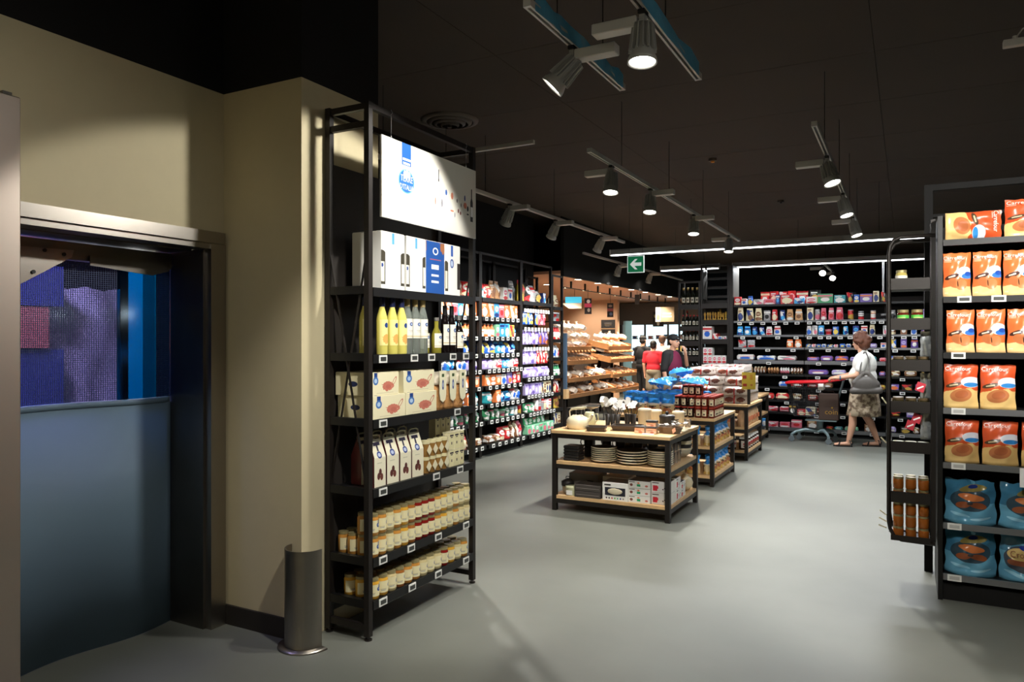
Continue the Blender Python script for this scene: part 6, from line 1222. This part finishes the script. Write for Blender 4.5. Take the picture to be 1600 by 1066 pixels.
stand('wooden bread stand behind the red shirted person', -5.95, -5.3, 14.4, 15.95, [(.5, -5.3, 14.4, 15.9, 8, (0, 3), 1), (.8, -5.35, 14.4, 15.9, 9, (2, 0, 2), 1), (1.1, -5.4, 14.4, 15.9, 12, (2, 2), 2), (1.36, -5.45, 14.4, 15.8, 8, (0, 2, 3), 2)], 5, 'second bread stand')
o = empty('blue_post', 'blue grey steel post with wood block at the bakery entrance', 'post', (-5.08, 11.32, 0)); put(MB().box(-.05, .05, -.03, .03, .74, 1.68, mat('blue_steel', (96, 120, 146), .35, .4)), 'post', o); put(MB().box(-.07, .07, -.06, .06, .58, .739, M_wood), 'wood_block', o); put(MB().box(-.03, .03, -.03, .03, 0, .579, M_frame), 'stem', o)
for i in range(3):
    s = MB(); w, h = .34, .4
    for a in (-1, 1):
        s.tube([(-.13, a * .14, 0), (-.13, a * .14, h), (.13, a * .14, h), (.13, a * .14, 0)], .014, M_frame, 6)
    s.box(-.14, .14, -.15, .15, h, h + .02, M_frame); o = tag(put(s, 'stool_frame', None, (-4.93, 11.55 + .38 * i, 0)), 'black low stool standing under the bread stand, %s from near end' % ORD[i], 'stool', 'black low stools by the bread stand'); put(MB().box(-.13, .13, -.14, .14, .1, .115, M_panel), 'lower_shelf', o)
# cold counter at the far end
M_cold = mat('cold_light', (212, 238, 246), .4, emit=1.6); M_hood = mat('hood_grey', (104, 98, 92), .5)
o = empty('cold_counter', 'long glazed cold counter lit blue white at the far end', 'counter', (-6.0, 20.6, 0))
put(MB().box(-1.4, 1.6, 0, .5, 0, .9, M_hood), 'counter_base', o); put(MB().box(-1.4, 1.6, .3, .34, .901, 2.02, M_cold), 'lit_back', o); put(MB().box(-1.4, 1.6, -.1, .5, 2.021, 2.65, M_hood), 'hood', o)
for z in (1.25, 1.6): put(MB().box(-1.4, 1.6, .05, .299, z, z + .015, M_white), 'glass_shelf', o)
for x in (-1.4, -.7, -.02, .62, 1.3): put(MB().box(x, x + .05, -.02, .02, .901, 2.02, M_hood), 'mullion', o)
rr = random.Random(8)
for z, k in ((1.2655, 12), (1.6155, 10), (.9015, 12)):
    for i in range(k): inst(good('box', .14, rr.uniform(.08, .16), .1, rr.choice(['white', 'azure', 'silver', 'white']), i), 'chilled_pack', 'chilled pack in the cold counter, %s shelf, %s from left' % ({1.2655: 'middle', 1.6155: 'upper', .9015: 'lower'}[z], ORD[i]), 'packet', (-7.25 + .235 * i, 20.68, z), 0, 'chilled packs in the cold counter')
tag(put(MB().box(-.12, .12, -.01, .01, 0, 2.1, mat('glass_panel_teal', (100, 134, 146), .1)), 'glass_partition', None, (-6.75, 19.3, 0)), 'teal glass partition at the end of the beige wall', 'partition')
tag(put(MB().box(-.1, .1, -.03, .03, 1.1, 1.55, mat('yellow_card', (226, 196, 120), .5)).box(-.03, .03, -.02, .02, 0, 1.0995, M_frame), 'counter_sign', None, (-5.35, 19.4, 0)), 'yellow notice on a stand before the cold counter', 'sign')
# aisle behind the back gondola: a second linear track with two lit lamps, rear shelving
o = empty('rear_shelving', 'dark shelving in the aisle beyond the back gondola', 'shelf', (-1.0, 17.5, 0))
put(MB().box(-2.6, 4.0, .3, .34, 0, 2.5, M_panel), 'back_panel', o)
for z in (2.3, 2.0, 1.7): put(MB().box(-2.6, 4.0, 0, .299, z, z + .03, M_lip), 'shelf', o)
for x in (-2.6, -1.3, 0, 1.3, 2.6): put(MB().box(x, x + .04, -.03, -.001, 0, 2.6, M_frame), 'post', o)
for i, (x, y) in enumerate(((-1.42, 15.3), (-1.35, 16.6))):
    lamp(x, y, (x + .15, y - 3.0, 1.2), -1, '%s lit lamp facing forward above the back gondola' % ('larger', 'smaller')[i])
    spot(Vector((x, y, TZ - .085)) + head_axis(x, y, (x + .15, y - 3.0, 1.2)) * .18, (x + .15, y - 3, 1.2), 60, 60)
track('lighting track beyond the back gondola', -1.385, 14.8, 17.2)
o = empty('chrome_upright', 'chrome pole standing between the gondola bays near the jar rack', 'pole', (-.33, 13.17, 2.161)); put(MB().cyl(.014, 0, .66, M_rope, 10), 'pole', o); put(MB().cyl(.025, 0, .01, M_rope, 12), 'pole_foot', o)
# ================================================================== PEOPLE
def blob(prims, voxel=.01, name='body', smooth=4, mats=None):
    """one closed surface grown round tapered capsules and ellipsoids"""
    s = MB(); m = mats or M_white
    for p in prims:
        if p[0] == 'c':
            a, b_, r0, r1 = Vector(p[1]), Vector(p[2]), p[3], p[4]; n = max(2, int((b_ - a).length / (min(r0, r1) * .5)))
            s.tube([a.lerp(b_, i / n) for i in range(n + 1)], [r0 + (r1 - r0) * i / n for i in range(n + 1)], m, 12)
            s.ball(a, r0, m, 12, 8); s.ball(b_, r1, m, 12, 8)
        else:
            i0 = len(s.v); s.ball((0, 0, 0), p[2], m, 18, 12)
            M_ = Matrix.Translation(Vector(p[1]))
            if len(p) > 3: M_ = M_ @ Matrix.Rotation(R(p[3][0]), 4, 'X') @ Matrix.Rotation(R(p[3][1]), 4, 'Y') @ Matrix.Rotation(R(p[3][2]), 4, 'Z')
            s.xf(M_, i0)
    me = s.mesh(name); o = bpy.data.objects.new(name, me); COL.objects.link(o)
    md = o.modifiers.new('r', 'REMESH'); md.mode = 'VOXEL'; md.voxel_size = voxel; md.use_smooth_shade = True
    ms = o.modifiers.new('s', 'SMOOTH'); ms.iterations = smooth; ms.factor = .5
    bpy.context.view_layer.update()
    me2 = bpy.data.meshes.new_from_object(o.evaluated_get(bpy.context.evaluated_depsgraph_get()))
    bpy.data.objects.remove(o); me2.materials.clear(); me2.materials.append(m)
    for p in me2.polygons: p.use_smooth = True
    me2.name = name; return me2
def hand(wrist, dirv, palmn, side, s=1.):
    """palm, four curled fingers and a thumb; dirv = finger direction, palmn = palm normal"""
    d, n = Vector(dirv).normalized(), Vector(palmn).normalized(); w = d.cross(n).normalized() * side; W_ = Vector(wrist); P = []
    c = W_ + d * .045 * s
    P.append(('c', W_, W_ + d * .03 * s, .022 * s, .024 * s))
    for k in (-1, 0, 1): P.append(('c', W_ + d * .03 * s + w * .018 * k * s, W_ + d * .085 * s + w * .022 * k * s, .016 * s, .014 * s))
    for k, L in ((-1.5, .055), (-.5, .07), (.5, .075), (1.5, .065)):
        b_ = W_ + d * .088 * s + w * .0175 * k * s; m_ = b_ + (d * .75 + n * .45) * L * .5 * s; e = m_ + (d * .25 + n * .95) * L * .5 * s
        P += [('c', b_, m_, .0095 * s, .009 * s), ('c', m_, e, .009 * s, .0075 * s)]
    t0 = W_ + d * .035 * s + w * .03 * s; t1 = t0 + (d * .6 + w * .7 + n * .3) * .035 * s
    P += [('c', W_ + d * .02 * s + w * .012 * s, t0, .014 * s, .012 * s), ('c', t0, t1, .012 * s, .011 * s), ('c', t1, t1 + (d * .8 + n * .5) * .03 * s, .0105 * s, .009 * s)]
    return P
def head(c, yaw=0, tilt=0, s=1.):
    """c = centre of the skull, face towards -y before yaw"""
    Rm = Matrix.Rotation(R(yaw), 3, 'Z') @ Matrix.Rotation(R(tilt), 3, 'X'); c = Vector(c); q = lambda x, y, z: c + Rm @ Vector((x, y, z)) * s
    r = (tilt, 0, yaw)
    def el(x, y, z, a, b_, d): return ('e', q(x, y, z), (a * s, b_ * s, d * s), (tilt, 0, 0)) if abs(yaw) < 1 else ('c', q(x, y, z), q(x, y, z), min(a, b_) * s, min(a, b_) * s)
    P = [('e', q(0, .012, .015), (.072 * s, .088 * s, .095 * s)), ('e', q(0, -.03, -.035), (.058 * s, .06 * s, .075 * s)), ('c', q(0, -.062, -.085), q(0, -.05, -.08), .028 * s, .034 * s),
         ('c', q(0, -.088, .005), q(0, -.106, -.028), .009 * s, .014 * s), ('c', q(-.018, -.088, -.062), q(.018, -.088, -.062), .009 * s, .009 * s), ('c', q(-.04, -.075, .028), q(.04, -.075, .028), .012 * s, .012 * s)]
    for sx in (-1, 1): P += [('c', q(sx * .073, .012, -.03), q(sx * .08, .02, .012), .011 * s, .016 * s)]
    return P, q
M_skin = mat('skin', (206, 156, 128), .5); M_hairb = mat('auburn_hair', (84, 46, 28), .6, noise=.4, nscale=60, bump=.6); M_hairk = mat('dark_hair', (30, 24, 22), .6, noise=.3, nscale=60, bump=.5)
M_wshirt = mat('white_cotton', (214, 212, 206), .8, noise=.06, nscale=12, bump=.3); M_sandal = mat('black_sandal', (22, 20, 20), .5); M_eye = mat('eye_white', (220, 215, 210), .3); M_iris = mat('eye_dark', (40, 28, 22), .3); M_lipc = mat('lips', (170, 90, 84), .5)
def face_parts(o, q, s=1.):
    e = MB(); ir = MB()
    for sx in (-1, 1): e.ball(q(sx * .031, -.079, .006), .0125 * s, M_eye, 10, 6); ir.ball(q(sx * .031, -.0885, .006), .0055 * s, M_iris, 8, 5)
    put(e, 'eyes', o); put(ir, 'irises', o)
    l = MB().tube([q(-.024, -.091, -.062), q(0, -.0985, -.063), q(.024, -.091, -.062)], [.003 * s, .0055 * s, .003 * s], M_lipc, 6); put(l, 'mouth', o)
# ---- woman with a shoulder bag pushing the trolley (local: x = her left, -y = forward)
M_skirt = pmat('floral_skirt', (176, 156, 130), [], .7)
nt = M_skirt.node_tree; tc = nt.nodes.new('ShaderNodeTexCoord'); vo = nt.nodes.new('ShaderNodeTexNoise'); vo.inputs['Scale'].default_value = 16; vo.inputs['Detail'].default_value = 3
rp = nt.nodes.new('ShaderNodeValToRGB'); rp.color_ramp.interpolation = 'CONSTANT'; rp.color_ramp.elements[0].color = lin((112, 92, 76)) + (1,); e1 = rp.color_ramp.elements[1]; e1.position = .43; e1.color = lin((158, 138, 114)) + (1,); e2 = rp.color_ramp.elements.new(.52); e2.color = lin((200, 182, 156)) + (1,)
nt.links.new(tc.outputs['Object'], vo.inputs['Vector']); nt.links.new(vo.outputs['Fac'], rp.inputs[0]); nt.links.new(rp.outputs[0], nt.nodes['Principled BSDF'].inputs['Base Color'])
wo = empty('person', 'woman in white shirt and patterned skirt pushing a small trolley', 'person', (-.57, 11.95, 0), -84)
hp, hq = head((.0, -.035, 1.535), -28, 8, .98)
B = list(hp) + [('c', (0, .0, 1.33), (0, -.02, 1.46), .052, .048),
    ('e', (0, .01, 1.22), (.16, .105, .16)), ('e', (0, -.01, 1.0), (.15, .12, .17)), ('e', (0, .02, .86), (.165, .135, .13)), ('c', (-.15, .01, 1.31), (.15, .01, 1.31), .05, .05)]
L_sh, L_el, L_wr = (.185, .01, 1.30), (.205, -.08, 1.055), (.14, -.33, 1.005); R_sh, R_el, R_wr = (-.185, .0, 1.30), (-.215, -.1, 1.06), (-.12, -.34, 1.01)
for sh, el_, wr, sd in ((L_sh, L_el, L_wr, 1), (R_sh, R_el, R_wr, -1)):
    B += [('c', sh, el_, .05, .042), ('c', el_, wr, .041, .025)] + hand(wr, (-.25 * sd, -.95, -.08), (0, -.2, -1), -sd, .95)
for (hx, hip, kn, an, toe) in ((.085, (.085, -.01, .84), (.085, -.135, .46), (.085, -.19, .085), (.085, -.375, .03)), (-.085, (-.085, .02, .84), (-.085, .04, .46), (-.085, .20, .10), (-.085, .02, .03))):
    kn_v, an_v = Vector(kn), Vector(an); calf = kn_v.lerp(an_v, .32) + Vector((0, .018, 0))
    B += [('c', hip, kn, .085, .056), ('c', kn, calf, .054, .056), ('c', calf, an, .056, .034), ('c', an, (an[0], an[1] + .02, .045), .034, .03), ('c', (an[0], an[1] + .015, .045), (toe[0], toe[1] + .06, .032), .032, .028), ('c', (toe[0], toe[1] + .06, .03), (toe[0], toe[1], .028), .032, .017)]
    for k in range(5): B.append(('c', (toe[0] + (k - 2) * .014, toe[1] + .03, .026), (toe[0] + (k - 2) * .015, toe[1] - .012 + abs(k - 1) * .006, .022), .0095, .008))
put(blob(B, .0075, 'body', 3, M_skin), 'body', wo); face_parts(wo, hq, .98)
put(blob([('e', (0, .025, 1.2), (.19, .165, .2)), ('e', (0, -.0, 1.02), (.195, .195, .2)), ('c', (-.15, .025, 1.315), (.15, .025, 1.315), .075, .075), ('e', (0, .045, .88), (.205, .205, .1)), ('c', L_sh, Vector(L_sh).lerp(Vector(L_el), .62), .072, .068), ('c', R_sh, Vector(R_sh).lerp(Vector(R_el), .62), .072, .068), ('c', (0, .02, 1.34), (0, .012, 1.385), .075, .062)], .011, 'shirt', 4, M_wshirt), 'shirt', wo)
sk = MB(); N = 40; lv = [(.90, .17, .16), (.84, .185, .18), (.74, .2, .2), (.6, .21, .215), (.46, .215, .23), (.455, .205, .22), (.6, .195, .2)]
n = sk.vs([((a * (1 + .035 * math.sin(9 * t) * (.9 - z) * 2)) * math.cos(t), .02 - .01 * (z < .5) + (b_ * (1 + .035 * math.sin(9 * t) * (.9 - z) * 2)) * math.sin(t), z) for z, a, b_ in lv for t in [2 * math.pi * i / N for i in range(N)]])
for j in range(len(lv) - 1):
    for i in range(N): sk.face([n + j * N + (i + 1) % N, n + j * N + i, n + (j + 1) * N + i, n + (j + 1) * N + (i + 1) % N][::-1], M_skirt, None, True)
put(sk, 'skirt', wo)
hr = random.Random(2); HP = [('e', hq(0, .03, .04), (.1, .112, .112)), ('e', hq(0, .06, -.03), (.1, .085, .1))]
for i in range(46):
    a = hr.uniform(0, 6.28); u = hr.uniform(-.4, 1); rr_ = math.sqrt(max(0, 1 - u * u)); p = (.1 * rr_ * math.cos(a), .035 + .11 * rr_ * math.sin(a), .035 + .108 * u)
    if p[1] < -.035 and p[2] < .06: continue
    HP.append(('e', hq(*p), (.032, .032, .03)))
put(blob(HP, .008, 'hair', 2, M_hairb), 'hair', wo)
for (x, ya, yt) in ((.085, -.19, -.375), (-.085, .20, .02)):
    s = MB(); poly = [(-.03, ya + .05), (.03, ya + .05), (.036, yt + .1), (.044, yt + .03), (.02, yt - .022), (-.02, yt - .022), (-.044, yt + .03), (-.036, yt + .1)]
    n = s.vs([(x + a, b_, .0) for a, b_ in poly] + [(x + a, b_, .013) for a, b_ in poly]); s.face([n + i for i in reversed(range(8))], M_sandal); s.face([n + 8 + i for i in range(8)], M_sandal)
    for i in range(8): s.face([n + i, n + (i + 1) % 8, n + 8 + (i + 1) % 8, n + 8 + i], M_sandal)
    s.tube([(x - .042, yt + .05, .012), (x - .03, yt + .06, .048), (x, yt + .07, .066), (x + .03, yt + .06, .048), (x + .042, yt + .05, .012)], .009, M_sandal, 6)
    s.tube([(x - .036, ya + .03, .02), (x - .038, ya + .02, .09), (x, ya - .035, .105), (x + .038, ya + .02, .09), (x + .036, ya + .03, .02)], .007, M_sandal, 6); s.tube([(x - .034, ya + .03, .02), (x, ya + .05, .06), (x + .034, ya + .03, .02)], .013, M_sandal, 6)
    put(s, 'sandal', wo)
put(MB().lathe([(.034, -.01), (.036, .0), (.034, .01)], mat('blue_band', (70, 90, 120), .4), 16).xf(Matrix.Translation((.145, -.305, 1.008)) @ Matrix.Rotation(R(90), 4, 'X')), 'wristband', wo)
# shoulder bag (held: a thing of its own)
M_bagg = mat('grey_leather', (84, 79, 75), .5, noise=.15, nscale=8, bump=.3)
sb = empty('shoulder_bag', "grey slouchy shoulder bag under the woman's left arm", 'bag', (-.57, 11.95, 0), -84)
put(blob([('c', (.285, -.14, .83), (.285, .2, .845), .05, .05), ('e', (.285, .03, .92), (.05, .185, .12)), ('c', (.28, -.12, .95), (.275, .0, 1.09), .04, .03), ('c', (.28, .17, .93), (.275, .06, 1.09), .045, .03), ('c', (.275, -.01, 1.09), (.275, .06, 1.09), .028, .028)], .01, 'bag', 3, M_bagg), 'bag_body', sb)
put(MB().tube([(.285, -.05, 1.08), (.265, -.04, 1.18), (.23, -.01, 1.31), (.19, .01, 1.392), (.205, .03, 1.39), (.25, .07, 1.28), (.28, .08, 1.08)], .011, M_bagg, 6), 'strap', sb)
# ---- small trolley (its frame along x, rim at hand height)
M_tro = mat('trolley_grey', (128, 146, 150), .35, .4); M_redp = mat('red_plastic', (204, 30, 40), .3); M_wire = mat('black_wire', (24, 24, 26), .4)
TX, TY = -1.27, 12.2
tr = empty('shopping_trolley', 'small grey shopping trolley with black wire basket and red rim', 'trolley', (TX, TY, 0))
put(MB().tube([(.09, 0, .16), (.10, 0, .33)], .05, M_tro, 12).box(-.1, .34, -.14, .14, .33, .352, M_tro), 'pedestal', tr)
for (ex, ey) in ((-.30, -.1), (-.22, .14), (.24, -.24), (.30, .16)):
    put(MB().tube([(.09, 0, .17), (.09 + (ex - .09) * .5, ey * .5, .185), (.09 + (ex - .09) * .85, ey * .85, .15), (ex, ey, .11)], [.03, .026, .022, .018], M_tro, 8), 'base_leg', tr)
    w = MB()
    for o_ in (-.012, .012): i0 = len(w.v); w.cyl(.042, -.009, .009, mat('caster_grey', (96, 104, 108), .45), 18); w.xf(Matrix.Translation((ex, ey + o_ * 1.6, .043)) @ Matrix.Rotation(R(90), 4, 'X'), i0)
    c = put(w, 'caster', tr); put(MB().box(ex - .02, ex + .02, ey - .009, ey + .009, .05, .115, M_tro), 'caster_fork', c)
bw = MB(); x0, x1, y0, y1, zb, zt = -.36, .07, -.2, .2, .40, .90
def lerpx(t): return (1 - t) * .07, t
for k in range(14):
    t = k / 13; xa = x0 + .08 * (1 - t); za = zb + (zt - zb) * t
    bw.tube([(x0 + .1 * (1 - t), y0 + .03 * (1 - t), za), (x1, y0 + .03 * (1 - t), za), (x1, y1 - .03 * (1 - t), za), (x0 + .1 * (1 - t), y1 - .03 * (1 - t), za)], .0026 if k not in (0, 13) else .006, M_wire, 4, True)
for k in range(17):
    t = k / 16; xb = x0 + .1 + (x1 - x0 - .1) * t; xt = x0 + (x1 - x0) * t
    for ya, yb in ((y0 + .03, y0), (y1 - .03, y1)): bw.tube([(xb, ya, zb), (xt, yb, zt)], .0026, M_wire, 4)
    bw.tube([(xb, y0 + .03, zb), (xb, y1 - .03, zb)], .0026, M_wire, 4)
for k in range(11):
    y = y0 + .03 + (y1 - y0 - .06) * k / 10; bw.tube([(x0 + .1, y, zb), (x0, y, zt)], .0026, M_wire, 4)
tag(put(bw, 'wire_basket', tr), kind='stuff')
put(MB().tube([(x0 - .01, y0, .905), (.16, y0, .93), (.42, y0 + .02, .975), (.46, 0, .985), (.42, y1 - .02, .975), (.16, y1, .93), (x0 - .01, y1, .905)], .019, M_redp, 8, True), 'red_rim', tr)
put(MB().box(.08, .16, -.12, .12, .80, .90, M_white).mesh('b', .01), 'coin_lock', tr); put(MB().box(.05, .19, -.1, .1, .9, .935, M_redp).mesh('b', .008), 'lock_cover', tr)
put(MB().tube([(.29, 0, .352), (.36, 0, .7), (.43, 0, .96)], .016, M_tro, 8), 'handle_column', tr)
M_brb = mat('brown_paper_bag', (62, 46, 38), .55)
cb = empty('carry_bag', 'dark brown paper carry bag lettered in gold standing on the trolley', 'bag', (TX + .11, TY - .02, .3535)); put(MB().box(.08 - .1, .34 - .1 + .02, -.13, .0, 0, .40, M_brb).mesh('b', .008), 'bag_body', cb); put(MB().text('coin', .11, M_gold, (.16, -.1315, .09)), 'lettering', cb); put(MB().ball((.17, -.132, .19), (.014, .001, .014), M_gold, 10, 5), 'dot_mark', cb); put(MB().tube([(.02, -.06, .4), (.04, -.06, .435), (.18, -.06, .435), (.2, -.06, .4)], .005, M_brb, 6), 'handle', cb)
for i, (x, c, w, h) in enumerate(((-.28, 'black', .1, .16), (-.15, 'red', .12, .08), (-.02, 'cream', .14, .12))): inst(good('box', w, h, .2, c, i), 'shopping_item', '%s packet lying in the wire basket of the trolley' % c, 'packet', (TX + x - .01, TY - .1, .4075), 0, 'shopping in the trolley')

# ---- people beyond
def figure(label, loc, rz, H, shirt, legs, hairm, arms, shorts=False, cap=None, apron=None, headyaw=0, legskin=False, tilt=0, sleeve=.45):
    k = H / 1.7; o = empty('person', label, 'person', loc, rz); V = lambda p: tuple(c * k for c in p)
    hp, hq = head(V((0, -.02, 1.575)), headyaw, tilt, k)
    B = list(hp) + [('c', V((0, .01, 1.38)), V((0, -.01, 1.5)), .055 * k, .05 * k), ('e', V((0, .0, 1.25)), V((.165, .1, .18))), ('e', V((0, .0, 1.02)), V((.145, .1, .16))), ('c', V((-.16, .01, 1.37)), V((.16, .01, 1.37)), .05 * k, .05 * k), ('e', V((0, .01, .92)), V((.16, .11, .1)))]
    for sx in (-1, 1):
        sh, el_, wr, hd, pn = V((sx * .2, .01, 1.36)), V(arms[sx][0]), V(arms[sx][1]), arms[sx][2], arms[sx][3]
        B += [('c', sh, el_, .048 * k, .04 * k), ('c', el_, wr, .039 * k, .026 * k)] + hand(wr, hd, pn, -sx, k)
        B += [('c', V((sx * .09, 0, .88)), V((sx * .1, -.01, .47)), .085 * k, .058 * k), ('c', V((sx * .1, -.01, .47)), V((sx * .105, .02, .33)), .055 * k, .056 * k), ('c', V((sx * .105, .02, .33)), V((sx * .11, .01, .08)), .055 * k, .036 * k), ('c', V((sx * .11, .02, .04)), V((sx * .12, -.14, .035)), .034 * k, .032 * k)]
    put(blob(B, .009, 'body', 3, M_skin), 'body', o); face_parts(o, hq, k)
    S = [('e', V((0, .005, 1.22)), V((.195, .135, .22))), ('e', V((0, .005, 1.02)), V((.185, .135, .16))), ('c', V((-.16, .012, 1.375)), V((.16, .012, 1.375)), .066 * k, .066 * k)]
    for sx in (-1, 1):
        sh, el_, wr = Vector(V((sx * .2, .01, 1.36))), Vector(V(arms[sx][0])), Vector(V(arms[sx][1]))
        S.append(('c', sh, sh.lerp(el_, min(1, sleeve * 1.6)), .07 * k, .062 * k))
        if sleeve > .9: S.append(('c', el_, el_.lerp(wr, .85), .055 * k, .042 * k))
    put(blob(S, .012, 'shirt', 4, shirt), 'shirt', o)
    P_ = [('e', V((0, .012, .92)), V((.185, .14, .12)))]
    for sx in (-1, 1):
        if shorts: P_.append(('c', V((sx * .09, .0, .88)), V((sx * .105, -.005, .53)), .105 * k, .1 * k))
        else: P_ += [('c', V((sx * .09, 0, .88)), V((sx * .1, -.01, .47)), .1 * k, .08 * k), ('c', V((sx * .1, -.01, .47)), V((sx * .11, .01, .08)), .08 * k, .062 * k)]
    put(blob(P_, .012, 'trousers', 3, legs), 'shorts' if shorts else 'trousers', o)
    sh_ = blob([('c', V((sx * .11, .03, .042)), V((sx * .122, -.15, .036)), .044 * k, .04 * k) for sx in (-1, 1)], .01, 'shoes', 2, M_sandal); put(sh_, 'shoes', o)
    if cap:
        put(blob([('e', hq(0, .01, .06), (.086 * k, .1 * k, .075 * k)), ('e', hq(0, -.1, .045), (.06 * k, .06 * k, .01 * k))], .007, 'cap', 2, cap), 'cap', o)
        put(blob([('e', hq(0, .035, -.005), (.08 * k, .075 * k, .07 * k))], .009, 'hair', 1, hairm), 'hair', o)
    else: put(blob([('e', hq(0, .03, .035), (.082 * k, .09 * k, .088 * k)), ('e', hq(0, .045, -.02), (.078 * k, .066 * k, .07 * k))], .009, 'hair', 2, hairm), 'hair', o)
    if apron:
        put(blob([('e', V((0, -.03, 1.15)), V((.175, .125, .28))), ('e', V((0, -.01, .8)), V((.2, .165, .25)))], .014, 'apron', 3, apron), 'apron', o)
    return o
HANG = {sx: ((sx * .25, .02, 1.1), (sx * .255, -.04, .86), (0, -.15, -1), (-sx, 0, 0)) for sx in (-1, 1)}
BENT = {sx: ((sx * .26, .02, 1.1), (sx * .2, -.2, 1.02), (-.3 * sx, -.95, .1), (0, 0, -1)) for sx in (-1, 1)}
RAISE = {1: ((.24, -.14, 1.13), (.08, -.2, 1.38), (-.25, .1, 1), (0, 1, 0)), -1: HANG[-1]}
figure('person in red t-shirt and khaki shorts seen from behind', (-5.1, 16.35, 0), 172, 1.57, mat('red_tshirt', (196, 34, 46), .8), mat('khaki_cotton', (134, 120, 98), .8), M_hairk, HANG, True)
figure('balding man in white shirt and dark trousers seen from behind', (-5.18, 17.3, 0), 185, 1.70, M_wshirt, mat('black_cotton', (26, 25, 28), .8), mat('thin_brown_hair', (96, 70, 56), .6), BENT)
figure('man in dark jacket and dark cap behind the red shirted person', (-5.9, 18.0, 0), 150, 1.68, mat('dark_jacket', (24, 24, 28), .8), mat('black_cotton', (26, 25, 28), .8), M_hairk, BENT, False, mat('black_cap', (16, 16, 18), .7), None, 20, sleeve=1.)
figure('shop worker in black shirt, maroon apron and cap by the wine', (-3.45, 12.12, 0), 75, 1.66, mat('black_shirt', (34, 33, 34), .8), mat('black_cotton', (26, 25, 28), .8), M_hairk, RAISE, False, mat('black_cap', (16, 16, 18), .7), mat('maroon_apron', (110, 24, 60), .75), 0, sleeve=.6)
